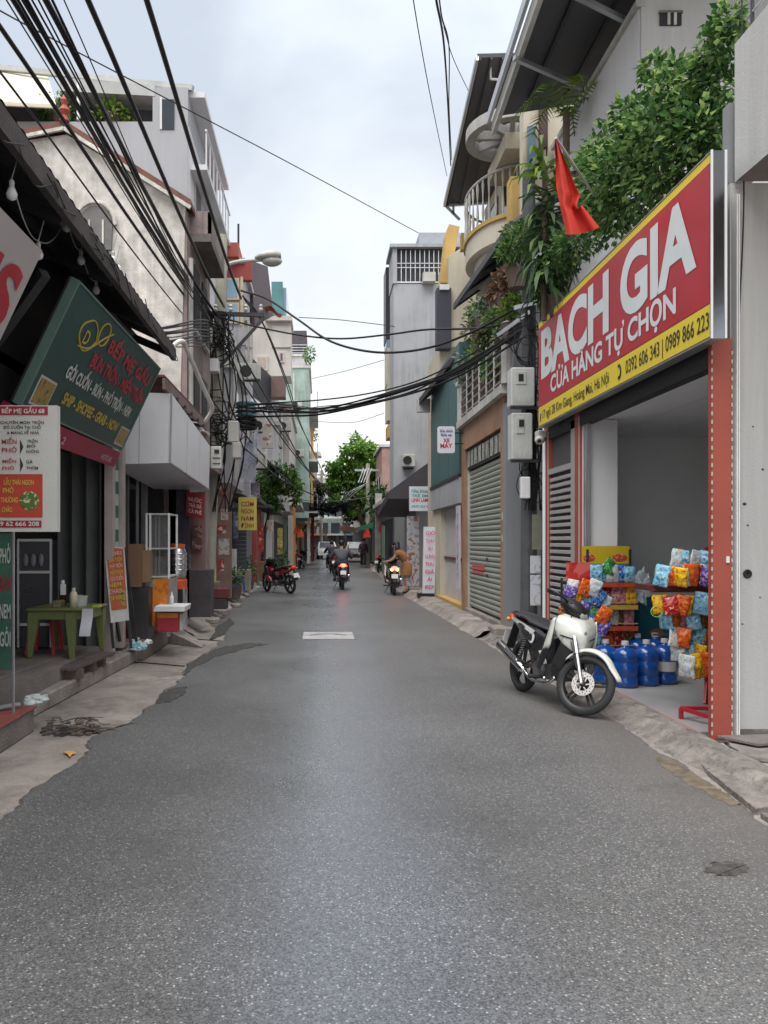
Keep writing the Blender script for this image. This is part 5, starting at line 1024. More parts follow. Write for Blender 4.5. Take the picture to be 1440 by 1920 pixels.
# orange A-board
AB = thing('menu_easel', 'orange menu board on a leaning easel beside the doors', 'sign', (-2.6, 9.4, .3))
a0, a1, a2, a3 = P3(208, 1168, 9.0), P3(241, 1163, 9.0), P3(232, 1027, 9.35), P3(195, 1023, 9.35); d = Vector((0, .035, 0))
MB().hexa([a0, a1, a1 + d, a0 + d, a3, a2, a2 + d, a3 + d]).build('panel', mDIRTW, AB)
e_ = Vector((0, -.004, 0)); lx = lambda t, s: a0.lerp(a1, s).lerp(a3.lerp(a2, s), t) + e_
MB().add([lx(.16, .1), lx(.16, .97), lx(.985, .97), lx(.985, .1)], [(0, 1, 2, 3)]).build('poster', M('poster_orange', (.40, .10, .045), .5, .2, 4), AB, fix=False)
for i in range(8): text(['MENU', 'BÚN TRỘN', 'PHỞ TRỘN', 'MIẾN TRỘN', 'GỎI CUỐN', 'NEM', 'CHÁO', 'SHIP'][i], [M('letter_peach', (.6, .4, .35)), mGY][i % 2], AB, lx(.88 - .085 * i, .42 if i > 4 else .55) + e_, a1 - a0, a3 - a0, .05, .15, .015)
MB().add([lx(.2, .66) + e_, lx(.2, .95) + e_, lx(.42, .95) + e_, lx(.42, .66) + e_], [(0, 1, 2, 3)]).build('food_picture', Mprint('food_print', '6a5a24', '2c3a1c', '8a4a30'), AB, fix=False)
for s in (0, 1): 
    MB().bar(a0.lerp(a1, s), (a0.lerp(a1, s).x + .03, 9.0, .30), .03).build('leg', mDKMET, AB); MB().bar(a3.lerp(a2, s) + d, (a0.lerp(a1, s).x - .05, 9.6, .30), .03).build('leg', mDKMET, AB)
# food cart with glass case
FC = thing('food_cart', 'steel food cart with glass case and orange banner', 'cart', (-2.4, 10.6, .26))
y0 = 10.35; X = lambda px: PX(px, y0); Z = lambda py: PZ(py, y0)
B(X(256), X(316), y0 + .05, y0 + .65, Z(1170), Z(1085)).build('cabinet', mGALV, FC)
MB().add([(X(284), y0 + .03, Z(1176)), (X(313), y0 + .03, Z(1160)), (X(316), y0 + .04, Z(1082)), (X(286), y0 + .04, Z(1085))], [(0, 1, 2, 3)]).build('banner', Mprint('banner_orange', 'd0782a', 'b8601c', 'c99a5a', 7, .5), FC, fix=False)
for x in (X(274), X(281), X(316)):
    for y in (y0 + .03, y0 + .6): B(x - .012, x + .012, y - .012, y + .012, Z(1085), Z(962)).build('case_post', mWHITE, FC)
for z in (Z(965), Z(1030), Z(1083)): B(X(273), X(317), y0 + .02, y0 + .62, z, z + .02).build('case_shelf', mDIRTW, FC)
B(X(275), X(315), y0 + .05, y0 + .055, Z(1080), Z(966)).build('glass_pane', M('case_glass', (.16, .165, .165), .08, .2, 2, spec=.6, alpha=.45), FC)
for s in ('GÀ', 'BÒ'): text(s, mDK, FC, (X(293 if s == 'GÀ' else 305), y0 + .045, Z(1043)), FD, (0, 0, 1), .06, .07, .02)
for x in (X(258), X(314)):
    for y in (y0 + .08, y0 + .6): B(x - .02, x + .02, y - .02, y + .02, .26, Z(1168)).build('leg', mGALV, FC)
cb = thing('cardboard_box', 'tall brown cardboard box standing beside the food cart', 'box', (PX(260, 10.2), 10.2, .9))
B(PX(243, 10.2), PX(266, 10.2), 10.12, 10.45, PZ(1100, 10.2), PZ(1020, 10.2)).build('carton', M('cardboard', (.20, .115, .075), .85, .1, 3), cb); B(PX(266.5, 10.2), PX(279, 10.2), 10.2, 10.45, PZ(1092, 10.2), PZ(1032, 10.2)).build('flap', M('cardboard2', (.24, .16, .095), .85, .1, 3), cb)
B(PX(244, 10.2), PX(280, 10.2), 10.15, 10.5, .262, PZ(1101, 10.2)).single('steel_stand', M('dark_stand', (.07, .07, .075), .4, .2, metal=.5), 'dark steel cabinet holding up the cardboard box', 'stand')
UR = thing('water_urn', 'steel drinks urn with orange lid and orange band', 'urn', (PX(332, 11.6), 11.6, .9)); c = (PX(331, 11.6), 11.65, 0); zz = lambda py: PZ(py, 11.6)
MB().lathe([(.13, zz(1085)), (.14, zz(1075)), (.145, zz(1040)), (.12, zz(1030)), (.09, zz(1026)), (.001, zz(1024))], c, 20).build('body', mSTEEL, UR, smooth=True)
for z in (1070, 1060, 1050, 1040): MB().lathe([(.146, zz(z)), (.152, zz(z) + .012), (.146, zz(z) + .024)], c, 20).build('rib', mSTEEL, UR)
MB().lathe([(.1, zz(1030)), (.12, zz(1027)), (.12, zz(1020)), (.001, zz(1019))], c, 18).build('lid', M('orange_plastic', (.55, .09, .02), .4), UR)
MB().lathe([(.15, zz(1104)), (.152, zz(1088)), (.14, zz(1086))], c, 20).build('band', MATS['orange_plastic'], UR)
for x in (-.12, .12): 
    for y in (-.1, .1): B(c[0] + x - .015, c[0] + x + .015, c[1] + y - .015, c[1] + y + .015, .26, zz(1103)).build('leg', mGALV, UR)
B(c[0] - .14, c[0] + .14, c[1] - .12, c[1] + .12, zz(1140), zz(1137)).build('shelf', mGALV, UR)
RB = thing('red_cool_box', 'red and orange cool box with white lid on the doorstep', 'box', (PX(322, 10.3), 10.3, .262)); X = lambda px: PX(px, 10.3); Z = lambda py: PZ(py, 10.3)
B(X(297), X(337), 10.2, 10.5, Z(1183), Z(1148)).build('body', M('box_red', (.38, .03, .05), .45), RB, bev=.01); B(X(298), X(336), 10.19, 10.51, Z(1157), Z(1148)).build('orange_rim', M('box_orange', (.6, .2, .03), .45), RB)
MB().prism([(X(292), Z(1145)), (X(350), Z(1145)), (X(352), Z(1134)), (X(296), Z(1134))], 'y', 10.12, 10.58).build('lid', mWHITE, RB, bev=.008)
B(X(338), X(343), 10.25, 10.5, Z(1181), Z(1150)).build('handle', mDIRTW, RB)
bottle('white_bottle', 'white squeeze bottle standing on the white cool box lid', PX(322, 10.35), 10.35, PZ(1134, 10.35), .028, .16, mWHITE, 'cone', mWHITE)
def rag(lb, c, r, mat, seed, nm='plastic_bag'):
    rr_ = random.Random(seed); mb = MB().ball(c, r, 30, 20); mb.v = [Vector(c) + Vector(((p - Vector(c)).x, (p - Vector(c)).y, max((p - Vector(c)).z, -r[2] * .6))) * (1 + .5 * mnoise.noise(p * 16 + Vector((seed, 0, 0))) + .45 * mnoise.noise(p * 38 + Vector((seed, 3, 0)))) for p in mb.v]
    for k in range(3 if .06 < r[2] < .2 else 0): d = Vector((rr_.uniform(-.4, .4), rr_.uniform(-.3, .3), 1)); mb.tube([Vector(c) + d * r[2] * .6, Vector(c) + d * r[2] * 1.3, Vector(c) + d * r[2] * 1.6 + Vector((.03, 0, 0))], [.03, .018, .004], 6)
    return mb.single(nm, mat, lb, 'plastic bag', smooth=False)
rag('crumpled pale blue plastic bag lying on the end of the concrete step', (PX(257, 9.75), 9.75, .22), (.1, .09, .07), M('bag_blue', (.35, .55, .60), .35), 3); rag('small white plastic bag beside the blue bag on the step', (PX(277, 9.85), 9.9, .25), (.05, .05, .03), mWHITE, 5)
rag('crumpled whitish plastic bag at the corner of the red tiled step', (PX(62, 6.35), 6.4, .23), (.1, .1, .04), M('bag_white', (.5, .55, .54), .4), 9)
T([(-2.95, 5.6, .235), (-2.42, 6.2, .235)], .02, 8).single('grey_pipe', M('pipe_grey', (.22, .24, .24), .5), 'length of grey plastic pipe lying on the red tiled step', 'pipe')
# twigs and litter in the gutter hole
tr_ = random.Random(2); mb = MB()
for k in range(22):
    a = Vector((*GP(85 + 95 * tr_.random(), 1352 + 26 * tr_.random()), .008)); an = tr_.uniform(-.5, .9); ln = tr_.uniform(.06, .3); dr = Vector((math.cos(an), math.sin(an), 0))
    mb.tube(spline([a, a + dr * ln * .35 + Vector((tr_.uniform(-.03, .03), tr_.uniform(-.03, .03), tr_.uniform(.0, .035))), a + dr * ln * .7 + Vector((0, tr_.uniform(-.04, .04), tr_.uniform(0, .03))), a + dr * ln], 4), tr_.uniform(.002, .006), 4)
for k in range(40):
    a = Vector((*GP(82 + 105 * tr_.random(), 1356 + 24 * tr_.random()), .006)); s_ = tr_.uniform(.006, .022); mb.box(a.x - s_, a.x + s_, a.y - s_ * 1.3, a.y + s_, .004, .004 + s_ * .8)
mb.single('twig_pile', M('twig', (.10, .08, .065), .9), 'tangle of dark twigs in the gutter at the foot of the steps', 'twigs', kind='stuff')
struct('gutter_hole', MB().prism([GP(*p) for p in ragged([(85, 1372), (110, 1366), (165, 1362), (190, 1370), (160, 1380), (110, 1382)], 8, 8, 3)], 'z', .001, .004), M('gutter_dark', (.02, .018, .017), .9))
MB().prism([GP(*p) for p in [(118, 1414), (128, 1412), (138, 1413), (143, 1416), (135, 1418), (131, 1424), (127, 1418)]], 'z', .013, .018).single('fallen_leaf', M('leaf_yellow', (.6, .34, .06), .7), 'small yellow fallen leaf on the road edge, lower left', 'leaf')
# yellow hanging sign, red sign, others
YS = thing('hanging_rice_sign', 'yellow hanging sign with red stacked words on the left', 'sign', P3(464, 993, 21)); yy = 21.0
B(PX(447, yy), PX(481, yy), yy, yy + .06, PZ(994, yy), PZ(932, yy)).build('panel', M('sign_pale_yellow', (.62, .54, .12), .5, .08), YS)
for i, s in enumerate(['CƠM', 'NGON', 'NAM', 'ĐỊNH']): text(s, mGR, YS, (PX(464, yy), yy - .005, PZ(949 + 13.5 * i, yy)), FD, (0, 0, 1), .12, .34, .012)
MB().bar((PX(464, yy), yy + .03, PZ(932, yy)), (PX(440, yy), yy + .03, PZ(925, yy)), .03).build('bracket', mDKMET, YS)
RS = thing('hanging_red_sign', 'dark red hanging sign below the silver awning', 'sign', P3(366, 970, 12.8)); yy = 12.8
MB().hexa([P3(348, 966, yy), P3(381, 974, yy), P3(381, 974, yy) + Vector((0, .05, 0)), P3(348, 966, yy) + Vector((0, .05, 0)), P3(350, 922, yy), P3(384, 928, yy), P3(384, 928, yy) + Vector((0, .05, 0)), P3(350, 922, yy) + Vector((0, .05, 0))]).build('panel', M('sign_dark_red', (.2, .015, .02), .5), RS)
for i, s in enumerate(['NƯỚC', 'TRÀ ĐÁ', 'CÀ PHÊ']): text(s, M('letter_peach', (.6, .4, .35)), RS, (PX(366, yy), yy - .006, PZ(941 + 11 * i, yy)), (1, 0, -.2), (0, 0, 1), .06, .22, .02)
YB = thing('small_yellow_sign', 'small yellow vertical sign at the foot of the left pole', 'sign', (PX(397, 17.6), 17.6, .3)); yy = 17.6
B(PX(390, yy), PX(405, yy), yy, yy + .03, PZ(1121, yy), PZ(1056, yy)).build('panel', M('sign_pale_yellow', (.62, .54, .12)), YB)
for i, s in enumerate('TÓC'): text(s, mDK, YB, (PX(397, yy), yy - .004, PZ(1076 + 16 * i, yy)), FD, (0, 0, 1), .12, .12, .03)
MB().lathe([(.2, 0), (.21, .9), (.19, 1.0)], (PX(381, 17.9), 17.9, .15), 12).single('concrete_bollard', mCONC2, 'thick concrete post base behind the small yellow sign', 'post')

# ---- clutter between the drinks stall and the pole
DO = thing('wall_door', 'pinkish brown closed door with stickers beside the left pole', 'door', (PX(418, 18.3), 18.3, .2)); yy = 18.3
B(PX(405, yy), PX(434, yy), yy, yy + .1, .2, PZ(905, yy)).build('leaf', M('door_pinkbrown', (.24, .15, .13), .75, .25, 3, .1, streak=.4), DO)
for i, (a, b, c, d, m_) in enumerate([(407, 424, 1000, 985, 0), (410, 430, 1040, 1010, 1), (414, 428, 975, 955, 1), (408, 420, 1070, 1048, 0)]): B(PX(a, yy), PX(b, yy), yy - .006, yy - .001, PZ(c, yy), PZ(d, yy)).build('sticker', [Mprint('stick_red', 'a03a34', 'c9c2b8', '5a6a5a', 9, .6), Mprint('stick_white', 'bdb9b2', '8f8a86', 'a05a4a', 9, .6)][m_], DO)
FRG = thing('drinks_fridge', 'small drinks fridge with red band below the yellow hanging sign', 'fridge', (PX(428, 19.5), 19.5, .15)); yy = 19.5
B(PX(418, yy), PX(440, yy), yy, yy + .5, .16, PZ(1030, yy)).build('body', mDIRTW, FRG); B(PX(419, yy), PX(433, yy), yy - .01, yy - .001, PZ(1085, yy), PZ(1035, yy)).build('glass_door', Mprint('fridge_print', '4a5450', '7a5a4a', '8a9088', 12, .2), FRG); B(PX(418, yy), PX(440, yy), yy - .012, yy - .002, PZ(1094, yy), PZ(1086, yy)).build('red_band', M('band_red', (.45, .04, .06), .5), FRG)
SHB = thing('roller_door', 'dark blue grey roller door right of the drinks fridge', 'door', (PX(452, 21.5), 21.5, .15)); yy = 21.5
for k in range(20): B(PX(434, yy), PX(462, yy), yy, yy + .05, .2 + .115 * k, .305 + .115 * k).build('slat', M('roller_navy', (.075, .08, .10), .5, .2, 2), SHB)
for i, (px, py, Y, w_, h_, c) in enumerate([(330, 1000, 12.9, .22, .5, (.05, .04, .06)), (352, 1000, 13.3, .3, .6, (.2, .12, .11))]): B(PX(px, Y), PX(px, Y) + w_, Y, Y + .05, .3, 2.4).single('door_curtain', M(f'curtain_{i}', c, .85, .3, 3), ['dark narrow', 'brownish'][i] + ' hanging curtain inside the drinks stall', 'curtain')
for i in range(2):
    x = PX(392 + 3 * (i % 2), 15.4); B(x, x + .36, 15.3, 15.6, .2 + .21 * i, .4 + .21 * i).single('crate', M(['crate_dark', 'crate_red', 'crate_grey'][i % 3], [(.045, .04, .045), (.12, .03, .035), (.13, .13, .13)][i % 3], .7, .3), ['dark', 'red', 'grey'][i % 3] + f' plastic crate, {ORD[i]} from the bottom of the stack by the pole', 'crate', 'crates stacked by the left pole', bev=.012)
# flat cap canopy and pipes on the drinks shop
B(-2.9, -2.15, 13.6, 16.9, 3.0, 3.1).single('concrete_ledge', mOLDP, 'stained concrete ledge between the silver awning and the pole', 'ledge')
B(-2.9, -2.3, 13.62, 13.7, .2, 3.0).single('party_wall', mOLDP, 'narrow stained wall end beside the silver awning', 'wall')

# ---- goods and furniture crowding the left kerb
def stool(lb, x, y, z, c):
    t = thing('plastic_stool', lb, 'stool', (x, y, z), 'plastic stools on the left pavement'); m_ = M('stool_' + c, {'red': (.4, .03, .04), 'blue': (.04, .10, .3), 'green': (.05, .2, .1)}[c], .45)
    MB().hexa([(x - .13, y - .13, z + .40), (x + .13, y - .13, z + .40), (x + .13, y + .13, z + .40), (x - .13, y + .13, z + .40), (x - .12, y - .12, z + .43), (x + .12, y - .12, z + .43), (x + .12, y + .12, z + .43), (x - .12, y + .12, z + .43)]).build('seat', m_, t, bev=.008)
    for sx in (-1, 1):
        for sy in (-1, 1): MB().bar((x + sx * .15, y + sy * .15, z), (x + sx * .11, y + sy * .11, z + .4), .03).build('leg', m_, t)
for i, (px, Y, c, lb) in enumerate([(402, 18.0, 'red', 'red plastic stool left of the drinks fridge'), (448, 20.6, 'blue', 'blue plastic stool before the dark roller door'), (476, 24.2, 'green', 'green plastic stool behind the red motorbike'), (300, 11.9, 'blue', 'blue plastic stool behind the cool box'), (84, 8.6, 'red', 'red plastic stool under the green table')]): stool(lb, PX(px, Y), Y, .3 if i == 4 else (.262 if i == 3 else .17), c)
for i, (px, Y, h_, lb) in enumerate([(466, 22.6, .7, 'potted plant at the left kerb before the grey shutter'), (528, 31, .9, 'potted plant below the roadside tree'), (545, 37, 1.0, 'potted plant further along the left kerb'), (440, 19.0, .5, 'small potted plant beside the drinks fridge')]):
    x = PX(px, Y); t = thing('kerbside_plant', lb, 'plant', (x, Y, .14), 'potted plants on the left kerb'); MB().lathe([(.001, 0), (.13, 0), (.18, .28), (.15, .28), (.001, .25)], (x, Y, .14), 12).build('pot', mPOT, t); leaves([((x, Y, .14 + .3 + h_ * .5), (.26, .26, h_ * .5), 150)], .13, random.Random(60 + i), .5, shell=.2).build('foliage', mBUSH, t, fix=False); T([(x, Y, .3), (x, Y, .4 + h_ * .5)], .015, 5).build('stem', mBARK, t)
for i, (px0, px1, py0, py1, Y, cs, lb) in enumerate([(409, 425, 905, 935, 17.9, ('8a5a50', '5a4a48', 'b0a090'), 'dull brown shop sign above the pinkish door'), (437, 446, 960, 1010, 20.9, ('6a6a80', 'a8a8b4', '50506a'), 'narrow lilac sign left of the yellow hanging sign'), (484, 494, 985, 1035, 25, ('a03a30', '7a2a24', 'c8a088'), 'narrow red vertical sign by the grey shutter'), (500, 512, 975, 995, 28, ('c0b8a8', '8a5a48', 'a8a090'), 'small pale sign over the dark red shop'), (520, 530, 990, 1040, 33, ('b09a50', '7a4a2a', 'd0c8a8'), 'ochre vertical sign below the roadside tree'), (360, 378, 985, 1030, 13.2, ('5a3a38', '8a6a5a', '3a2a30'), 'dim brown poster inside the drinks stall'), (345, 356, 1040, 1090, 13.0, ('6a6a6a', '9a9a90', '4a4a50'), 'grey poster on the drinks stall doorway')]):
    B(PX(px0, Y), PX(px1, Y), Y, Y + .06, PZ(py1, Y), PZ(py0, Y)).single('shop_placard', Mprint(f'placard_{i}', *cs, 9, .55), lb, 'sign', 'small signs on the left shop fronts')
for i, (px, Y, z, sx, sz, cs, lb) in enumerate([(390, 16.2, .2, .45, .5, ('7a6a58', '5a4a3c', '94866e'), 'brown carton beside the left pole'), (432, 18.9, .17, .4, .35, ('5a6a78', '3a4a58', '8a949c'), 'bluish carton at the foot of the drinks fridge'), (455, 21.2, .17, .4, .6, ('8a8278', '6a5a50', 'a8a090'), 'grey carton before the dark roller door'), (368, 12.9, .28, .5, .8, ('4a4448', '6a5a50', '8a8a88'), 'dark stacked goods inside the drinks stall'), (500, 27, .15, .5, .7, ('7a5a4a', '9a8a7a', '4a3a38'), 'brown goods heaped before the dark red shop')]):
    x = PX(px, Y); B(x - sx / 2, x + sx / 2, Y, Y + .35, z, z + sz).single('carton', M(f'carton_{i}', cs[0], .85, .3, 4, .15), lb, 'carton', 'cartons on the left kerb', bev=.012)
# ================================================================== houses further along the street
def win(par, side, xw, y, z, wy, hz, fm, pm):
    """window on a street face at x = xw; side +1: faces +x (left row), -1: faces -x (right row)"""
    f = B(xw, xw + side * .05, y, y + wy, z, z + hz).build('window', fm, par); B(xw + side * .051, xw + side * .055, y + .07, y + wy - .07, z + .07, z + hz - .07).build('pane', pm, f); return f
def fwin(par, px0, px1, py0, py1, Y, fm, pm):
    f = B(PX(px0, Y), PX(px1, Y), Y - .05, Y - .001, PZ(py1, Y), PZ(py0, Y)).build('window', fm, par); m_ = .06; B(PX(px0, Y) + m_, PX(px1, Y) - m_, Y - .055, Y - .051, PZ(py1, Y) + m_, PZ(py0, Y) - m_).build('pane', pm, f); return f
def row_house(nm, lb, side, Y0, Y1, x, zt, wm, floors, opts=()):
    h = thing(nm, lb, 'house', (x, (Y0 + Y1) / 2, 0)); xo = x - side * 6
    xg = min(x - .3, -2.5 + .02 * (Y0 - 20)) if side > 0 else max(x + .3, 2.75 + .02 * (Y0 - 24))
    B(x, xo, Y0, Y1, 2.95, zt).build('wall', wm, h); B(xg, xo, Y0 + .05, Y1, .1, 2.95).build('ground_floor_wall', wm, h); B(x + side * .12, xo, Y0 - .08, Y1 + .02, zt, zt + .15).build('roof', mDIRTW, h)
    for i in range(floors):
        z = 3.4 + i * 3.1
        if z + 2 > zt: break
        if 'bal' in opts:
            b = B(x, x + side * .55, Y0 + .2, Y1 - .2, z - .15, z).build('balcony', mDIRTW, h)
            for k in range(int((Y1 - Y0) / .5)): B(x + side * .5, x + side * .53, Y0 + .25 + .5 * k, Y0 + .28 + .5 * k, z, z + .9).build('baluster', mGALV, b)
            B(x + side * .49, x + side * .54, Y0 + .2, Y1 - .2, z + .9, z + .95).build('handrail', mGALV, b)
        for k in range(max(1, int((Y1 - Y0) / 1.7))): win(h, side, x, Y0 + .4 + 1.6 * k, z + .5, 1.0, 1.5, mDIRTW, mGLASSD)
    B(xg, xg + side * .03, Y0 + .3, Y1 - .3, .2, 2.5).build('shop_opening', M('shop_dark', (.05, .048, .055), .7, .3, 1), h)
    return h
# left row
mREDP = M('red_plaster', (.33, .07, .065), .8, .15, 1, .1, streak=.2); mGREENP = M('pale_green_plaster', (.30, .39, .35), .85, .25, 1, .1, streak=.5); mORA = M('orange_plaster', (.56, .33, .11), .85, .12, 1, .1, streak=.2)
mBEI = M('beige_plaster', (.60, .565, .52), .85, .1, .7, .1, streak=.2, dirt=(.2, .18, .16)); mLAV = M('lavender_grey', (.43, .42, .44), .88, .2, 1, .1, streak=.4)
h = row_house('red_house', 'house with red painted top storey and blue window on the left', 1, 22.2, 26, PX(452, 22.2), PZ(495, 22.2), mLAV, 2); Y = 22.2
B(PX(380, Y), PX(449, Y), Y - .3, 26, PZ(488, Y), PZ(462, Y)).build('red_fascia', M('roof_red_paint', (.40, .10, .07), .7, .1), h)
B(PX(412, Y), PX(472, Y), Y - .02, Y + .2, PZ(525, Y), PZ(489, Y)).build('red_gable', mREDP, h)
B(PX(396, Y), PX(411, Y), Y - .25, Y, PZ(548, Y), PZ(488, Y)).build('column', mBEI, h)
for k in range(2): fwin(h, 421, 449, 522 + 46 * k, 563 + 44 * k, Y - .02, M('trim_cream', (.6, .5, .34), .7), M('pane_blue', (.30, .44, .56), .15, .15, 1))
B(PX(451, Y), PX(456, Y), Y - .06, Y, PZ(610, Y), PZ(520, Y)).build('trim', M('trim_cream', (.6, .5, .34)), h)
T([P3(447, 470, Y), P3(447, 420, Y)], .03).build('antenna', mDKMET, h); B(PX(425, Y), PX(462, Y), Y - .2, Y, PZ(650, Y), PZ(618, Y)).build('balcony', mLAV, h)
q = [P3(470, 488, 25), P3(502, 500, 29), P3(513, 592, 29), P3(478, 612, 25)]
MB().hexa(q + [p + Vector((-.1, 0, 0)) for p in q]).single('roof_screen', M('maroon_sheet', (.06, .03, .038), .6, .2, 2), 'dark maroon sheet screen on the left rooftops near the lamp', 'screen')
ob = MB().grid(lambda u, v: P3(486 + 42 * u, 568 + 18 * u + 12 * v * (1 - .4 * u) + 4 * math.sin(u * 9), 27.5 + .4 * v), 10, 4); ob.single('orange_tarp', M('tarp_orange', (.50, .13, .05), .7, .2), 'crumpled orange tarpaulin on a left side balcony', 'tarp', fix=False)
h = row_house('teal_topped_house', 'left side house with teal glazed top storey', 1, 31, 35.5, PX(511, 31), PZ(640, 31), mLAV, 2); B(PX(509, 31), PX(530, 31), 31, 35.5, PZ(600, 31), PZ(528, 31)).build('glazed_storey', M('teal_glass', (.08, .19, .2), .2, .2, 1), h); B(PX(528, 31.2), PX(537, 31.2), 31.1, 35, PZ(600, 31), PZ(538, 31)).build('pane', mGLASSB, h); B(PX(505, 31), PX(533, 31), 30.9, 35.6, PZ(640, 31), PZ(600, 31)).build('storey', mLAV, h)
Y = 29.5; h = row_house('beige_house', 'beige house with plain parapet storeys jutting out on the left', 1, Y, 31, PX(520, Y), 6.0, mLAV, 1)
B(PX(452, Y), PX(545, Y), Y - .02, 31, PZ(705, Y), PZ(600, Y)).build('upper_block', mBEI, h)
B(PX(510, Y), PX(546, Y), Y - .08, Y - .02, PZ(652, Y), PZ(612, Y)).build('raised_panel', M('panel_cream', (.58, .55, .5), .8, .06), h); B(PX(498, Y), PX(548, Y), Y - .25, 31, PZ(604, Y), PZ(596, Y)).build('cornice', mBEI, h)
fwin(h, 480, 502, 668, 695, Y - .02, mBEI, M('pane_tan', (.45, .38, .32), .6)); fwin(h, 523, 533, 660, 680, Y - .02, mDIRTW, M('pane_maroon', (.2, .05, .06), .5))
B(PX(460, Y), PX(470, Y), Y - .1, Y, PZ(700, Y), PZ(640, Y)).build('pilaster', mWALLW, h)
q = [P3(456, 735, 25.8), P3(509, 775, 28.6), P3(508, 705, 28.6), P3(456, 655, 25.8)]
MB().hexa(q + [p + Vector((-.15, 0, 0)) for p in q]).single('black_awning', M('black_sheet', (.03, .028, .034), .6, .2, 2), 'large black drop awning on the left row below the beige house', 'awning')
B(PX(508, 28.7), PX(535, 28.7), 28.6, 29.3, PZ(745, 28.7), PZ(708, 28.7)).single('brown_balcony', M('brown_panel', (.19, .12, .11), .7), 'brown panelled balcony beside the black awning on the left', 'balcony')
q = [P3(462, 736, 25), P3(503, 765, 27.5), P3(503, 780, 27.5), P3(470, 770, 25)]
MB().hexa(q + [p + Vector((-.5, 0, .1)) for p in q]).single('white_canopy', mWALLW, 'small white canopy below the black awning', 'canopy')
for i, (a_, b_, c_, d_, mt_) in enumerate([(428, 456, 700, 760, mLAV), (432, 482, 770, 800, M('lilac', (.36, .34, .4), .8, .25, 1, streak=.4))]): pass
h = row_house('lavender_house', 'weathered lavender grey house just behind the left pole', 1, 18.6, 22, PX(432, 18.6), PZ(690, 18.6), mLAV, 1)
ad = MB().hexa([P3(447, 905, 19), P3(478, 905, 20), P3(478, 905, 20) + Vector((0, .1, 0)), P3(447, 905, 19) + Vector((0, .1, 0)), P3(450, 850, 19), P3(484, 800, 20), P3(484, 800, 20) + Vector((0, .1, 0)), P3(450, 850, 19) + Vector((0, .1, 0))]); ad.single('faded_banner', Mprint('faded_print', '9c9aa8', '7d8a98', 'b9b7c0', 3, .7), 'faded lilac advertising banner above the yellow hanging sign', 'banner')
Y = 55.; h = row_house('dark_roofed_house', 'tall narrow house with dark railed roof on the left skyline', 1, Y, 60, PX(572, Y), PZ(668, Y), mLAV, 4); B(PX(546, Y), PX(575, Y), Y, 60, PZ(645, Y), PZ(620, Y)).build('roof_shed', M('shed_dark', (.07, .06, .075), .7), h)
for k in range(4): B(PX(546, Y), PX(576, Y), Y - .1, Y - .05, PZ(648 + 5 * k, Y), PZ(646.5 + 5 * k, Y)).build('rail', mGALV, h)
h = row_house('pale_green_house', 'pale green tall house with balconies on the left skyline', 1, 46, 54, PX(579, 66) * 46 / 66, PZ(690, 46), mGREENP, 4, ('bal',))
h = row_house('orange_house', 'orange painted house further down the left side', 1, 60.5, 70, PX(586, 60), PZ(775, 60), mORA, 4, ('bal',))
row_house('grey_house', 'grey house on the left behind the bush', 1, 36, 45.5, PX(542, 36), PZ(760, 36), M('grey_beige', (.45, .42, .39), .85, .2, 1, streak=.3), 3, ('bal',))
row_house('far_cream_house', 'cream house near the far end of the left row', 1, 71, 90, PX(593, 71), PZ(850, 71), mCREAM, 3, ('bal',))
row_house('end_house', 'pale grey house closing the far end of the street', 1, 120, 130, PX(655, 120), PZ(897, 120), mGREYP, 3)
for k in range(4): fwin(bpy.data.objects['end_house'], 592 + 12 * k, 599 + 12 * k, 905, 918, 120, mDIRTW, mGLASSD)
for k in range(2): MB().hexa([P3(585, 855, 72), P3(603, 855, 72), P3(603, 855, 72) + Vector((0, 2, 0)), P3(585, 855, 72) + Vector((0, 2, 0)), P3(585, 851, 72), P3(600, 846, 72), P3(600, 846, 72) + Vector((0, 2, 0)), P3(585, 851, 72) + Vector((0, 2, 0))]).single('roof_ledge', mDIRTW, 'thin concrete roof ledge sticking out over the far left row', 'ledge') if k == 0 else None
# left row ground floor fronts
for i, (Y0, Y1, mt_, lb) in enumerate([(23, 26, M('roller_grey', (.24, .25, .28), .5), 'grey roller shutter shop front behind the red parked motorbike'), (27, 29.3, mREDP, 'dark red shop front beyond the parked motorbike'), (30, 35, mBEI, 'pale shop front on the left below the bush')]):
    x = -2.5 + .02 * (Y0 - 20) + .12; t = thing('roadside_shop', lb, 'shop', (x, (Y0 + Y1) / 2, .14)); sb = B(x - .4, x, Y0, Y1, .14, 2.7).build('panel', mt_, t)
    if i == 0:
        for k in range(24): B(x + .001, x + .02, Y0 + .1, Y1 - .1, .2 + .1 * k, .27 + .1 * k).build('slat', mt_, sb)
    B(x - .3, x + .5, Y0, Y1, 2.75, 2.85).build('canopy', M('canopy_dark', (.06, .055, .06), .7), t)
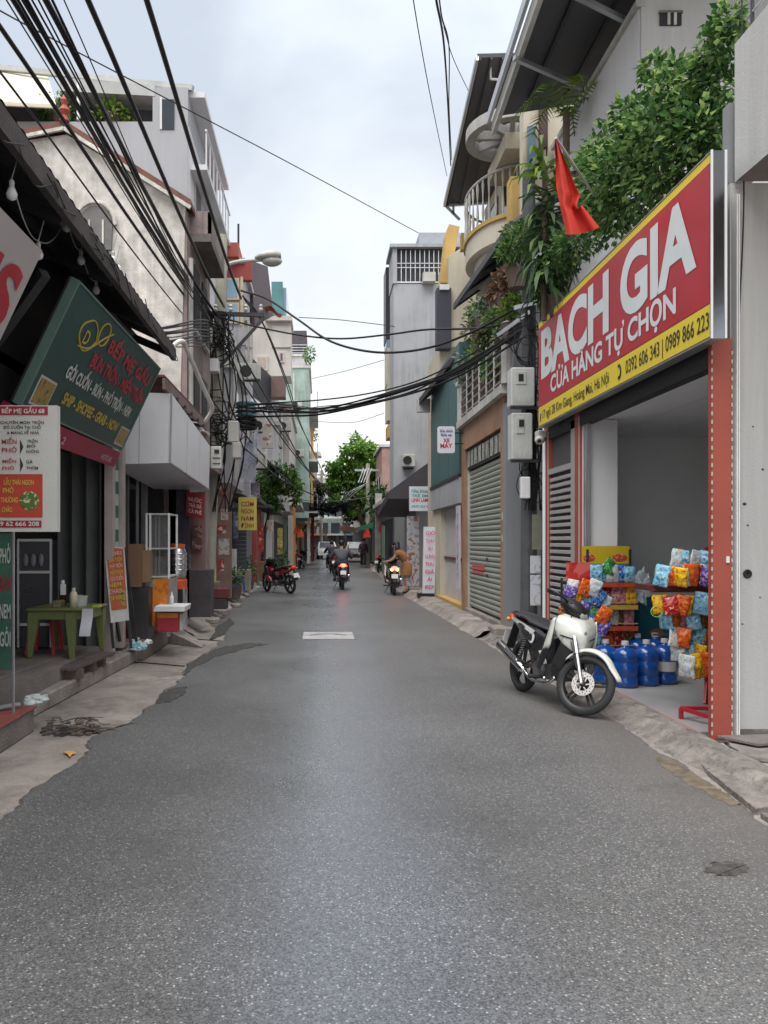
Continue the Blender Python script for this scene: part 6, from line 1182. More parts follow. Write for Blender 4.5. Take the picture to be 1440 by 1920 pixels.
# right row far
row_house('brick_house', 'reddish brick house beyond the tree on the right', -1, 44, 52, PX(716, 44), PZ(838, 44), M('brick_far', (.32, .2, .17), .85, .2, 2, .1), 2)
row_house('low_grey_house', 'low grey house with green door beyond the tall grey house', -1, 31.2, 38, 2.72, PZ(940, 31), mWALLM, 1)
row_house('far_green_house', 'greenish house far along the right side', -1, 53, 66, PX(690, 53), 6.0, mGREENP, 1); row_house('far_white_house', 'pale house at the far right end of the street', -1, 67, 95, PX(680, 67), 8.0, mBEI, 2)
h = bpy.data.objects['low_grey_house']; B(2.66, 2.7, 32, 33.2, .2, 2.2).build('green_door', M('door_green', (.16, .24, .18), .6), h)
for i, (px, py0, py1, Y, c, lb) in enumerate([(716, 985, 998, 36, mREDP, 'small square red lantern sign on the right'), ]): B(PX(px - 5, Y), PX(px + 5, Y), Y, Y + .2, PZ(py1, Y), PZ(py0, Y)).single('lantern_sign', M('lantern_red', (.5, .03, .06), .5), lb, 'sign')
B(PX(704, 38), PX(716, 38), 38, 38.4, .1, PZ(925, 38)).single('far_pole', M('pole_far', (.3, .28, .26), .9, .3, 2), 'thick stained pole on the right pavement before the tree', 'pole')
# far poles with pale transformer wires
for i, (px, Y, zt, lb) in enumerate([(690, 46, 6.2, 'thin far pole in front of the tree on the right'), (603, 70, 8., 'far pole on the left skyline')]):
    t = thing('utility_pole', lb, 'pole', (PX(px, Y), Y, 0)); T([(PX(px, Y), Y, 0), (PX(px, Y), Y, zt)], .12, 8).build('shaft', M('pole_pale', (.36, .345, .29)), t); MB().bar((PX(px, Y) - .8, Y, zt - .4), (PX(px, Y) + .8, Y, zt - .4), .12).build('crossarm', mGALV, t)
mb = MB()
for k in range(4): mb.tube([P3(682 + 5 * k, 878, 45), P3(672 + 5 * k, 905, 45)], .025, 4)
for k in range(3): mb.tube(spline([P3(690, 905, 45), P3(665 - 6 * k, 925, 46), P3(650 - 3 * k, 940 + 4 * k, 48)], 4), .02, 4)
mb.single('wire_fan', M('wire_light', (.6, .62, .6), .5), 'fan of pale wires in front of the tree crown', 'wires')
# tree at the bend
lr = random.Random(77)
TR = thing('street_tree', 'bright green street tree rising beyond the far end of the road', 'tree', (2.9, 50, 0))
cl = [(P3(px, py, 50 + dy), (r, r, r * .85), int(260 * r * r) + 60) for px, py, dy, r in [(675, 838, 0, .75), (690, 850, .5, .8), (660, 865, -.3, .8), (645, 885, 0, .75), (685, 880, .4, .9), (700, 870, .3, .7), (632, 905, -.4, .6), (660, 905, .2, .9), (695, 905, 0, .8), (640, 925, 0, .7), (672, 930, .4, .8), (668, 822, 0, .4), (625, 890, 0, .35), (705, 845, 0, .4)]]
for k in range(70):
    a_ = lr.uniform(0, 6.283); q_ = lr.random() ** .5; px, py = 668 + 54 * q_ * math.cos(a_), 895 + 66 * q_ * math.sin(a_)
    if px < 640 and py < 862: continue
    cl.append((P3(px, py, 50 + lr.uniform(-1.2, 1.2)), (.38, .38, .3), 90))
leaves(cl, .27, lr, .6, shell=.2).build('crown', Mleaf('leaf_tree', (.035, .10, .018), (.14, .29, .045), (.33, .48, .10), .5), TR, fix=False)
mb = MB().tube([(2.9, 50, 0), (2.85, 50, 2.2), (2.6, 50, 3.6), (2.4, 50, 6)], [.2, .16, .13, .06], 8)
for px, py in [(640, 900), (700, 880), (660, 860), (680, 900), (690, 850)]: mb.tube(spline([(2.75, 50, 2.6), Vector((2.75, 50, 2.6)).lerp(P3(px, py, 50), .5) + Vector((0, 0, .3)), P3(px, py, 50)], 4), [.1] * 4 + [.06] * 4 + [.03], 6)
mb.build('trunk', mBARK, TR)
# bush on the left row
LB = thing('roadside_tree', 'small leafy tree in front of the left houses, above the parked motorbikes', 'tree', (-2.15, 29, 0.1))
ltc = []
for k in range(40): a_ = lr.uniform(0, 6.283); q_ = lr.random() ** .5; ltc.append((P3(524 + 40 * q_ * math.cos(a_), 912 + 40 * q_ * math.sin(a_), 29 + lr.uniform(-.8, .8)), (.24, .24, .2), 55))
leaves(ltc, .17, lr, .55, shell=.2).build('crown', Mleaf('leaf_dark_tree', (.02, .06, .015), (.06, .14, .03), (.20, .32, .07), .45), LB, fix=False)
MB().tube([(-2.15, 29, .1), (-2.1, 29, 1.8), (-1.8, 29, 3.2)], [.09, .08, .05], 7).build('trunk', mBARK, LB)
for i, (px, py, Y) in enumerate([(583, 665, 46), (588, 790, 60), (590, 815, 61)]):
    t = thing('balcony_creeper', f'creeper trailing from a far left balcony, {["uppermost", "middle", "lowest"][i]} of three', 'plant', P3(px - 3, py, Y), 'creepers on the far left balconies'); leaves([(P3(px - 3, py, Y), (.35, .4, .5), 160)], .2, lr, .5).build('foliage', mBUSH, t, fix=False)
# black shade net strung across the street
SN = thing('shade_net', 'black shade net sagging across the far part of the street', 'net', P3(590, 945, 40))
def net(u, v): return P3(532 + 140 * u, 938 + 5 * math.sin(math.pi * u) + 1.2 * math.sin(u * 17) + v * (17 + 2 * math.sin(u * 11) + 1.5 * math.sin(u * 23)), 40 + 3.5 * v)
MB().grid(net, 40, 6).build('cloth', M('net_black', (.018, .018, .022), 1., spec=0., alpha=.82), SN, fix=False)
MB().grid(lambda u, v: P3(560 + 90 * u, 943 + 10 * math.sin(math.pi * u) + v * (17 + 4 * math.sin(u * 9)), 46 + .8 * v), 24, 4).build('hanging_fold', MATS['net_black'], SN, fix=False)
T(sag(P3(530, 932, 40), P3(700, 930, 40), .25), .02, 4).build('rope', mCABLE, SN)
# flags and red awnings far down
for i, (px, py, Y, s, c, lb) in enumerate([(563, 1000, 34, .32, 'orange', 'orange red flag on the far left shop fronts'), (688, 1000, 42, .42, 'red', 'red flag hanging on the far right before the green awning'), (553, 995, 33, .25, 'red', 'small red flag left of the orange one')]):
    Fm = M('flag_' + c, (.55, .1, .03) if c == 'orange' else (.5, .025, .02), .8); MB().grid(lambda u, v: P3(px, py, Y) + Vector((s * (v - .5) * (.4 + .6 * u), .05 * math.sin(7 * v + 2 * u), -s * 1.1 * (u - .5))), 6, 6).single('hanging_flag', Fm, lb, 'flag', 'small flags along the far street', fix=False)
MB().hexa([P3(672, 995, 44), P3(700, 990, 44), P3(705, 990, 47), P3(672, 995, 47), P3(672, 988, 44), P3(700, 978, 44), P3(705, 978, 47), P3(672, 988, 47)]).single('green_awning', M('awning_green', (.03, .16, .08), .7), 'small green awning on the far right', 'awning')
MB().hexa([P3(637, 995, 60), P3(668, 1000, 60), P3(668, 1000, 62), P3(637, 995, 62), P3(637, 985, 60), P3(664, 988, 60), P3(664, 988, 62), P3(637, 985, 62)]).single('pink_awning', M('awning_pink', (.36, .18, .16), .7), 'faded pink awning at the far end of the street', 'awning')
for i, (px, w_, z0, z1, Y, c) in enumerate([(540, 10, 0.2, 2.6, 31, (.5, .46, .4)), (549, 5, .2, 3.4, 33, (.5, .2, .06)), (583, 6, .2, 3.3, 52, (.3, .05, .05)), (576, 5, .2, 3., 47, (.5, .48, .45))]):
    B(PX(px, Y), PX(px + w_, Y), Y, Y + .1, z0, z1).single('upright_banner', M(f'upright_{i}', c, .6), ['cream', 'orange', 'dark red', 'pale'][i] + ' upright banner at the far left kerb', 'banner', 'upright banners on the far left')

h = thing('far_market_row', 'low greenish building with awnings at the far bend of the street', 'building', (1.6, 98, 0))
B(-3, 8, 98, 104, .1, PZ(972, 98)).build('wall', M('far_green_grey', (.16, .19, .175), .85, .3, 1, .1, streak=.3), h)
for k in range(6): B(-1.6 + 1.5 * k, -.5 + 1.5 * k, 97.9, 97.99, 2.6, 3.9).build('window', mGLASSD, h)
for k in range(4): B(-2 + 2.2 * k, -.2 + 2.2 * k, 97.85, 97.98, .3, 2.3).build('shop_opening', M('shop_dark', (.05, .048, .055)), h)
for k, (c, nm_) in enumerate([((.30, .10, .08), 'red'), ((.4, .38, .36), 'pale'), ((.12, .2, .3), 'blue')]): B(-1.5 + 2.4 * k, .6 + 2.4 * k, 96.8, 97.95, 2.3, 2.5).build('awning', M('far_awn_' + nm_, c, .7), h)

# clutter on the left fronts: air conditioners, pipes, projecting signs
for i, (px, py, Y) in enumerate([(468, 700, 21.9), (489, 800, 28.4), (515, 830, 30.9), (534, 800, 35.8), (556, 760, 45.8), (560, 850, 45.8), (480, 865, 21.9)]):
    t = thing('air_conditioner', ['air conditioner under the red house, high', 'air conditioner below the white canopy on the left', 'air conditioner above the roadside tree', 'air conditioner on the grey house end wall', 'upper air conditioner on the pale green house', 'lower air conditioner on the pale green house', 'air conditioner above the yellow hanging sign'][i], 'air conditioner', P3(px, py, Y), 'air conditioners on the left row'); c = P3(px, py, Y)
    B(c.x - .32, c.x + .32, Y - .3, Y - .01, c.z - .22, c.z + .22).build('case', mDIRTW, t, bev=.01); MB().lathe([(.001, -.01), (.16, -.01), (.17, 0)], (c.x - .08, Y - .305, c.z), 14, 'y').build('fan', mBLACK, t); MB().bar((c.x - .3, Y - .15, c.z - .25), (c.x + .3, Y - .15, c.z - .25), .04).build('bracket', mDKMET, t)
for i, (px, py0, py1, Y) in enumerate([(440, 640, 900, 18.5), (500, 720, 900, 29.4), (528, 770, 930, 35.9), (551, 700, 900, 45.9)]): T([P3(px, py0, Y - .06), P3(px, py1, Y - .06)], .05, 6).single('drainpipe', mDIRTW, ['drainpipe on the lavender grey house', 'drainpipe on the beige house', 'drainpipe on the grey house', 'drainpipe on the pale green house'][i], 'pipe', 'drainpipes on the left row')
for i, (px0, px1, py0, py1, Y, c1, c2, c3, lb) in enumerate([(492, 512, 795, 840, 27, 'a9a6a0', '8c5a50', 'c8c4bc', 'pale projecting sign box on the left, above the tree'), (508, 526, 850, 872, 30, '4a6a80', '8fa0a8', 'c0c4c4', 'bluish projecting sign box near the roadside tree'), (545, 556, 880, 915, 40, 'b08a3a', '8a5a2a', 'c9b27a', 'ochre sign board further down on the left'), (470, 486, 905, 928, 22, '7a7080', '9a94a8', '5a5264', 'dull lilac sign above the yellow one')]):
    B(PX(px0, Y), PX(px1, Y), Y, Y + .15, PZ(py1, Y), PZ(py0, Y)).single('projecting_sign', Mprint(f'proj_{i}', c1, c2, c3, 5, .5), lb, 'sign', 'projecting signs on the left row')
for i, (px0, px1, py, Y, c) in enumerate([(452, 490, 838, 22.5, (.2, .19, .19)), (487, 528, 862, 28, (.07, .065, .075)), (520, 552, 855, 36.5, (.26, .25, .24)), (545, 572, 845, 47, (.16, .12, .1))]):
    q = [P3(px0, py, Y), P3(px1, py + 18, Y), P3(px1, py + 18, Y) + Vector((0, 2.2, 0)), P3(px0, py, Y) + Vector((0, 2.2, 0))]; t = thing('sheet_awning', ['grey', 'dark', 'pale', 'brown'][i] + ' sheet awning on the left row, ' + ['nearest', 'second', 'third', 'farthest'][i] + ' of four', 'awning', q[0], 'sheet awnings on the left row')
    MB().hexa(q + [p + Vector((0, 0, .05)) for p in q]).build('sheet', M(f'sheet_awn_{i}', c, .7, .25, 2), t); MB().bar(q[1], q[1] - Vector((.9, 0, .5)), .04).build('strut', mDKMET, t)

for i, (px, py, Y, rx, ry_, n_, lb) in enumerate([(612, 935, 66, 26, 26, 16, 'dark tree mass at the far bend, left of the bright tree'), (648, 958, 58, 40, 14, 14, 'low dark foliage under the bright tree'), (708, 940, 43, 14, 26, 10, 'narrow dark shrubbery beside the far right pole')]):
    t = thing('far_tree', lb, 'tree', (PX(px, Y), Y, 2.0), 'dark trees at the far bend'); cc_ = []
    for k in range(n_): a_ = lr.uniform(0, 6.283); q_ = lr.random() ** .5; cc_.append((P3(px + rx * q_ * math.cos(a_), py + ry_ * q_ * math.sin(a_), Y + lr.uniform(-.8, .8)), (.5, .5, .4), 70))
    leaves(cc_, .3, lr, .6, shell=.2).build('crown', Mleaf('leaf_far_dark', (.012, .03, .012), (.03, .07, .022), (.10, .17, .05), .35), t, fix=False)
    bx_ = PX([556, 712, 716][i], Y); T(spline([(bx_, Y, 0), (bx_ + .1, Y, 1.8), (PX(px, Y), Y, PZ(py, Y))], 4), .09, 6).build('trunk', mBARK, t)
# ================================================================== overhead cables
A = Vector((PX_L, 16.85, 6.3))
def cab(pts, r, lb, g='overhead cables', n=10, nm='cable'): return MB().tube(spline(pts, n), r, 6).single(nm, mCABLE, lb, 'cable', g, smooth=True, fix=False)
near = [(-22, .020, 395, 612, (0, 50), 'leftmost thick black cable of the bundle running over the lean-to'), (0, .010, 392, 640, (0, 135), 'thin black cable lowest on the left edge'), (25, .024, 398, 600, None, 'second thick black cable from the left at the top edge'), (45, .024, 400, 596, None, 'third thick black cable from the left at the top edge'), (60, .009, 402, 594, None, 'thin cable between the thick ones at the top left'), (86, .028, 405, 590, None, 'thickest black cable at the top left, fifth across'), (165, .026, 420, 575, None, 'long black cable crossing the grey terrace house corner'), (275, .026, 452, 560, None, 'rightmost of the thick cables from the top edge, clear of the roofs')]
for px, r, ex, ey, l_, lb in near:
    e_ = P3(ex, ey, 16.8); Yn = 6.4
    a = P3(px, 0, Yn) if l_ is None else P3(l_[0], l_[1], 6.0)
    d = (a - e_); pre = a + d.normalized() * 4.0; pre.z -= .05
    m1 = a.lerp(e_, .35) - Vector((0, 0, .10)); m2 = a.lerp(e_, .7) - Vector((0, 0, .12))
    cab([pre, a, m1, m2, e_], r, lb)
# thin service wires right of centre, top
for i, (p, r, lb) in enumerate([([(770, -60, 7), (775, 0, 7.4), (805, 170, 10), (838, 330, 15)], .006, 'thin single wire left of the twisted pair in the middle sky'), ([(812, -60, 7), (818, 0, 7.2), (832, 80, 8.5), (840, 200, 11), (845, 310, 15)], .012, 'dark twisted wire dropping to the tilted canopy'), ([(820, -40, 7), (828, 30, 7.6), (842, 90, 9), (842, 200, 11.5), (847, 300, 15)], .008, 'second strand twisted beside the dark wire in the sky'), ([(832, 50, 8), (850, 110, 9.5), (878, 170, 12)], .005, 'very thin wire running right to the tilted canopy'), ([(-60, -20, 9), (0, 20, 9.5), (150, 100, 12), (370, 215, 15), (560, 315, 18), (785, 437, 24)], .012, 'long thin wire crossing the whole sky to the tall grey house'), ([(560, 595, 24), (640, 600, 24), (740, 612, 24)], .012, 'faint wire across the gap just above the black cables'), ([(585, 710, 40), (650, 695, 36), (720, 675, 30)], .012, 'faint rising wire in the lower sky gap'), ([(585, 790, 40), (660, 792, 36), (720, 775, 30)], .012, 'faint lowest wire in the sky gap above the tree')]):
    cab([P3(*q) for q in p], r, lb, 'thin wires in the sky')
# cables crossing the street to the right pole
cr_ = [([(452, 545, 17), (500, 560, 16.6), (560, 600, 15.8), (620, 640, 15), (700, 660, 14), (790, 655, 13), (880, 625, 12.2), (985, 568, 11.4)], .022, 'upper thick cable sagging across the street between the poles'),
       ([(405, 592, 16.8), (470, 610, 16.3), (560, 628, 15.6), (640, 635, 15), (730, 627, 14), (800, 618, 13.2), (900, 615, 12.3), (985, 598, 11.4)], .018, 'second thick cable crossing nearly level over the street'),
       ([(440, 760, 17), (520, 755, 16.3), (600, 750, 15.5), (690, 738, 14.5), (780, 715, 13.5), (870, 672, 12.5), (985, 600, 11.4)], .014, 'top strand of the drooping cable bundle across the street'),
       ([(445, 770, 17), (520, 772, 16.3), (600, 772, 15.5), (680, 755, 14.6), (780, 725, 13.5), (870, 690, 12.5), (985, 615, 11.4)], .024, 'middle thick strand of the drooping cable bundle'),
       ([(455, 782, 17), (530, 780, 16.3), (590, 778, 15.6), (660, 765, 14.8), (780, 735, 13.5), (870, 700, 12.5), (985, 630, 11.4)], .020, 'lowest strand of the drooping cable bundle'),
       ([(430, 775, 17), (540, 765, 16), (620, 768, 15.2), (720, 742, 14.1), (860, 690, 12.6), (985, 622, 11.4)], .010, 'thin strand wound round the drooping cable bundle')]
for p, r, lb in cr_: cab([P3(*q) for q in p], r, lb, 'cables crossing the street')
# cables going on down the street from the left pole
dn = [([(412, 590, 17), (450, 660, 19), (520, 780, 24), (570, 870, 31), (620, 930, 40), (690, 965, 46)], .022), ([(415, 640, 17), (450, 710, 19), (520, 810, 25), (580, 885, 33), (640, 940, 42), (690, 970, 46)], .022), ([(455, 555, 17), (490, 600, 19), (530, 700, 25), (560, 790, 34), (590, 850, 48), (610, 895, 70)], .02), ([(458, 560, 17), (500, 620, 20), (540, 720, 27), (570, 810, 38), (608, 892, 70)], .02), ([(420, 700, 17), (440, 780, 18), (490, 850, 21), (560, 915, 30), (640, 945, 42)], .02), ([(430, 820, 17), (470, 850, 19), (530, 900, 25), (600, 935, 36)], .018), ([(410, 600, 17), (470, 720, 20), (540, 830, 27), (600, 905, 38), (660, 955, 46)], .012)]
for i, (p, r) in enumerate(dn): cab([P3(*q) for q in p], r, f'black cable running away down the left side, {ORD[i]} from top', 'cables down the left side')
cab([P3(990, 590, 11.35), P3(945, 660, 14), P3(880, 760, 20), P3(780, 900, 30), P3(700, 960, 46)], .014, 'black cable running from the right pole down the right side', 'overhead cables')
cab([P3(945, 575, 12), P3(960, 520, 11.5), P3(1000, 470, 10.8), P3(1010, 440, 10.5)], .012, 'short dark cable looping up beside the dracaena', 'overhead cables')

cr2 = random.Random(4)
for i in range(6):
    o1, o2 = cr2.uniform(-9, 9), cr2.uniform(-10, 8)
    cab([P3(440 + 6 * i, 768 + o1, 17), P3(520, 766 + o2, 16.3), P3(600, 768 + cr2.uniform(-6, 8), 15.5), P3(690, 750 + cr2.uniform(-6, 8), 14.5), P3(780, 724 + cr2.uniform(-5, 9), 13.5), P3(870, 686 + cr2.uniform(-6, 10), 12.5), P3(985, 612 + o2, 11.4)], cr2.choice([.008, .012, .016]), f'extra dark strand in the drooping bundle, {ORD[i]} of six', 'cables crossing the street')
for i in range(6):
    px = [12, 34, 72, 98, 120, 52][i]; e_ = P3(396 + 4 * i, 606 + 7 * i, 16.8); a = P3(px, 0, 6.4); pre = a + (a - e_).normalized() * 4
    cab([pre, a, a.lerp(e_, .4) - Vector((0, 0, .1 + .03 * i)), a.lerp(e_, .72) - Vector((0, 0, .12)), e_], [.007, .012, .008, .012, .006, .01][i], f'thinner black cable woven among the thick ones at top left, {ORD[i]}', 'overhead cables')

er = random.Random(9)
for i in range(9):
    o = er.uniform(-.05, .05); z = 3.93 + .028 * i
    cab([Vector((-1.80 + o - .03 * i, yy_, z + .016 * max(0, 9 - yy_) + er.uniform(-.025, .025))) for yy_ in (1.5, 2.6, 3.6, 4.6, 5.6, 6.6, 7.6, 8.6, 9.4)] + [Vector((-1.9, 12, 4.6 + .05 * i)), P3(396, 650 - 6 * i, 16.8)], er.choice([.008, .012, .016]), f'dark cable lying along the lean-to eave, {ORD[i]} from the bottom', 'cables along the lean-to eave', 5)
# ================================================================== motorbikes and people
mCHROME = M('chrome', (.62, .62, .63), .2, .1, 5, 0, metal=1); mSEAT = M('seat_vinyl', (.028, .028, .032), .45, .15, 5, .08, 90); mENG = M('engine_alloy', (.16, .16, .165), .5, .25, 8, .1, metal=.6)
def wheel(par, cx, cz, r, w_, rimm, disc, front):
    W = MB(); prof = []
    for k in range(11): a = math.pi * (k / 10) ; prof.append((r - .055 + .055 * math.sin(a), -w_ / 2 * math.cos(a)))
    W.lathe([(r - .06, -w_ * .4)] + prof + [(r - .06, w_ * .4)], (cx, 0, cz), 30, 'y', False); ty = W.build('tyre', mRUB, par, smooth=True)
    rm = MB(); rm.lathe([(r - .062, -w_ * .38), (r - .058, -w_ * .44), (r - .075, -w_ * .3), (r - .08, 0), (r - .075, w_ * .3), (r - .058, w_ * .44), (r - .062, w_ * .38)], (cx, 0, cz), 30, 'y', False).build('rim', rimm, ty)
    sp = MB()
    for k in range(5):
        a = k * 1.2566 + .3
        for s in (-.12, .12): sp.bar((cx + .03 * math.cos(a + s * 3), 0, cz + .03 * math.sin(a + s * 3)), (cx + (r - .075) * math.cos(a + s), 0, cz + (r - .075) * math.sin(a + s)), .022, .014, (0, 1, 0))
    sp.lathe([(.001, -.05), (.035, -.05), (.035, .05), (.001, .05)], (cx, 0, cz), 14, 'y'); sp.build('spokes', rimm, ty)
    if disc:
        d = MB(); n = 36; y0, y1 = -.052, -.048
        d.lathe([(.065, y0), (.11, y0), (.11, y1), (.065, y1), (.065, y0)], (cx, 0, cz), 28, 'y', False)
        for k in range(6): a = k * 1.047; d.bar((cx + .03 * math.cos(a), -.05, cz + .03 * math.sin(a)), (cx + .068 * math.cos(a + .25), -.05, cz + .068 * math.sin(a + .25)), .012, .005, (0, 1, 0))
        dd = d.build('brake_disc', M('disc_steel', (.62, .6, .58), .4, .1, 8, 0, metal=.2), ty)
        h_ = MB()
        for k in range(24): a = k * .2618; h_.lathe([(.001, -.0535), (.0055, -.0535), (.0055, -.0525)], (cx + (.08 if k % 2 else .096) * math.cos(a), 0, cz + (.08 if k % 2 else .096) * math.sin(a)), 6, 'y')
        h_.build('disc_holes', mBLACK, ty)
    return ty
def motorbike(nm, label, body, body2, steer=0., lean=0., loc=(0, 0), heading=0., plate='29', lit=False, group=None, rimm=None):
    """x forward, y left, built standing at the origin then placed"""
    t = thing(nm, label, 'motorbike', (0, 0, 0), group); rimm = rimm or mBLACK
    wb = 1.20; r = .285; S_ = []
    wheel(t, -.6, r, r, .09, rimm, False, False)
    # steering group (parts are turned about the head axis in mesh space)
    ang = R(26); axp = Vector((.60 - .42 * math.tan(ang) * 1.0, 0, r + .42)); axd = Vector((-math.sin(ang), 0, math.cos(ang)))
    RM = Matrix.Translation(axp) @ Matrix.Rotation(steer, 4, axd) @ Matrix.Translation(-axp)
    front = []
    front.append(wheel(t, .6, r, r, .075, rimm, True, True))
    f = MB()
    for s in (-.085, .085): f.tube([Vector((.6, s, r)), Vector((.6, s, r)) + axd * .30], .019, 8); f.tube([Vector((.6, s, r)) + axd * .28, Vector((.6, s, r)) + axd * .5], .026, 8)
    f.bar(Vector((.6, -.1, r)) + axd * .48, Vector((.6, .1, r)) + axd * .48, .05); f.tube([Vector((.6, -.1, r)), Vector((.6, .1, r))], .012, 6)
    front.append(f.build('fork', mGALV if not lit else mDKMET, t, smooth=False))
    fd = MB()
    def fend(u, v):
        a = R(140) - R(118) * u; rr = r + .03 + (.035 * math.sin(math.pi * min(1, u * 1.2))); wv = .072 * (1 - .55 * max(0, (u - .55) / .45) ** 1.5)
        th = (v - .5) * math.pi; return (.6 + (rr - .028 * (1 - math.cos(th))) * math.cos(a) + (.04 if u > .8 else 0) * (u - .8) * 4, wv * math.sin(th), r + (rr - .05 * (1 - math.cos(th))) * math.sin(a))
    fd.grid(fend, 20, 8); fo = fd.build('front_fender', body, t, smooth=True, fix=False); front.append(fo); sm = fo.modifiers.new('s', 'SOLIDIFY'); sm.thickness = .006
    hb = MB(); top = axp + axd * .29
    hb.tube(spline([top + Vector((-.12, -.34, .06)), top + Vector((-.03, -.2, .05)), top + Vector((0, 0, 0)), top + Vector((-.03, .2, .05)), top + Vector((-.12, .34, .06))], 5), .013, 7)
    for s in (-1, 1): hb.tube([top + Vector((-.08, s * .25, .058)), top + Vector((-.125, s * .35, .062))], .02, 8); hb.tube([top + Vector((-.0, s * .2, .06)), top + Vector((-.02, s * .34, .07))], .006, 5)
    front.append(hb.build('handlebar', mBLACK, t))
    # headlight cowl
    cw = MB(); secs = []
    for k, (dx, wy, z0, z1) in enumerate([(-.10, .10, -.02, .09), (-.02, .155, -.08, .10), (.06, .15, -.10, .07), (.12, .10, -.08, .02), (.145, .05, -.05, -.02)]):
        c = top + Vector((dx, 0, 0)); n = 12; secs.append([c + Vector((0, wy * math.cos(a), (z0 + z1) / 2 + (z1 - z0) / 2 * math.sin(a))) for a in [2 * math.pi * q / n for q in range(n)]])
    cw.loft(secs); front.append(cw.build('headlight_cowl', mBLACK, t, smooth=True))
    front.append(MB().ball(top + Vector((.115, 0, -.045)), (.035, .085, .04), 12, 6).build('headlight', M('headlamp', (.5, .52, .52), .1), t, smooth=True))
    for o in front:
        o.data.transform(RM)
        for c_ in o.children: c_.data.transform(RM)
    hs = MB(); tp_ = RM @ top
    for s, e_ in ((-1, (.52, -.10, .40)), (1, (.50, .10, .42))): hs.tube(spline([RM @ (top + Vector((-.06, s * .22, .055))), RM @ (top + Vector((.06, s * .12, .0))), RM @ (top + Vector((.06, s * .1, -.2))), RM @ Vector(e_)], 6), .005, 5)
    for k in range(3): hs.tube(spline([tp_ + Vector((-.05, -.05 + .05 * k, -.04)), tp_ + Vector((-.1, -.06 + .06 * k, -.16)), Vector((.3, -.03 + .03 * k, .74))], 4), .005, 5)
    hs.build('control_cables', mCABLE, t)
    # front cowl: ridged nose, then leg shields sweeping back and down
    rowsz = [(.885, .12, .33, .385), (.86, .19, .325, .43), (.80, .225, .325, .485), (.73, .225, .34, .52), (.66, .20, .36, .52), (.60, .155, .39, .50), (.545, .08, .43, .475)]
    nz = MB()
    def cowl(u, v):
        k = u * (len(rowsz) - 1); i = min(int(k), len(rowsz) - 2); f_ = k - i; z_, wy, xs_, xr = [rowsz[i][j] + (rowsz[i + 1][j] - rowsz[i][j]) * f_ for j in range(4)]
        s_ = (v - .5) * 2; return (xs_ + (xr - xs_) * (1 - abs(s_) ** 1.15), wy * s_, z_ + .03 * abs(s_))
    co = nz.grid(cowl, 18, 12).build('front_cowl', body, t, smooth=True, fix=False); q = co.modifiers.new('s', 'SOLIDIFY'); q.thickness = .012
    MB().lathe([(.001, .0), (.016, .0), (.016, .004), (.001, .006)], (.512, 0, .755), 12, 'x').build('emblem', mGALV, co)
    for s in (-1, 1):
        MB().add([cowl(.62, .5 + s * .16), cowl(.60, .5 + s * .46), cowl(.635, .5 + s * .45), cowl(.655, .5 + s * .16)], [(0, 1, 2, 3)]).xf(Matrix.Translation((.012, 0, 0))).build('panel_gap', mBLACK, co, fix=False)
        fo_ = [Vector(p) for p in ((.335, s * .22, .87), (.34, s * .235, .72), (.315, s * .24, .58), (.24, s * .235, .44), (.14, s * .215, .345))]; bk = [Vector(p) for p in ((.22, s * .18, .80), (.17, s * .195, .64), (.12, s * .2, .52), (.05, s * .2, .43), (.0, s * .19, .36))]
        fo_ = spline(fo_, 5); bk = spline(bk, 5)
        hn = len(fo_) // 2
        for fa, ba, mt_ in ((fo_[:hn + 1], bk[:hn + 1], body), (fo_[hn:], bk[hn:], body2)):
            sh = MB().grid(lambda u, v: fa[int(round(u * (len(fa) - 1)))].lerp(ba[int(round(u * (len(ba) - 1)))], v) + Vector((0, s * .02 * math.sin(math.pi * v), 0)), len(fa) - 1, 4)
            so = sh.build('leg_shield', mt_, t, smooth=True, fix=False); q = so.modifiers.new('s', 'SOLIDIFY'); q.thickness = .012
        ins = MB().hexa([(.335, s * .222, .60), (.21, s * .236, .47), (.12, s * .222, .385), (.30, s * .226, .55), (.335, s * .232, .60), (.21, s * .246, .47), (.12, s * .232, .385), (.30, s * .236, .55)]).build('shield_insert', body2, so)
        MB().hexa([(.44, s * .06, .62), (.40, s * .16, .70), (.30, s * .2, .42), (.36, s * .12, .40), (.43, s * .05, .62), (.385, s * .15, .70), (.29, s * .19, .42), (.35, s * .11, .40)]).build('inner_shield', mBLACK, t)
    # central tunnel and engine
    MB().loft([[(.36, y, z) for y, z in ((-.07, .62), (.07, .62), (.06, .80), (-.06, .80))], [(.1, y, z) for y, z in ((-.07, .44), (.07, .44), (.06, .58), (-.06, .58))], [(-.12, y, z) for y, z in ((-.09, .46), (.09, .46), (.09, .66), (-.09, .66))]]).build('frame_tunnel', body2, t, bev=.01)
    en = MB().box(-.14, .14, -.1, .1, .24, .42); en.lathe([(.001, -.15), (.085, -.15), (.095, -.12), (.095, .12), (.08, .15), (.001, .15)], (-.05, 0, .32), 18, 'y'); en.lathe([(.07, 0), (.07, .16), (.05, .17)], (.13, 0, .34), 14, 'x'); 
    for k in range(6): en.lathe([(.05, 0), (.085, 0), (.085, .008), (.05, .008)], (.14 + .022 * k, 0, .34), 14, 'x')
    en.build('engine', mENG, t, smooth=False)
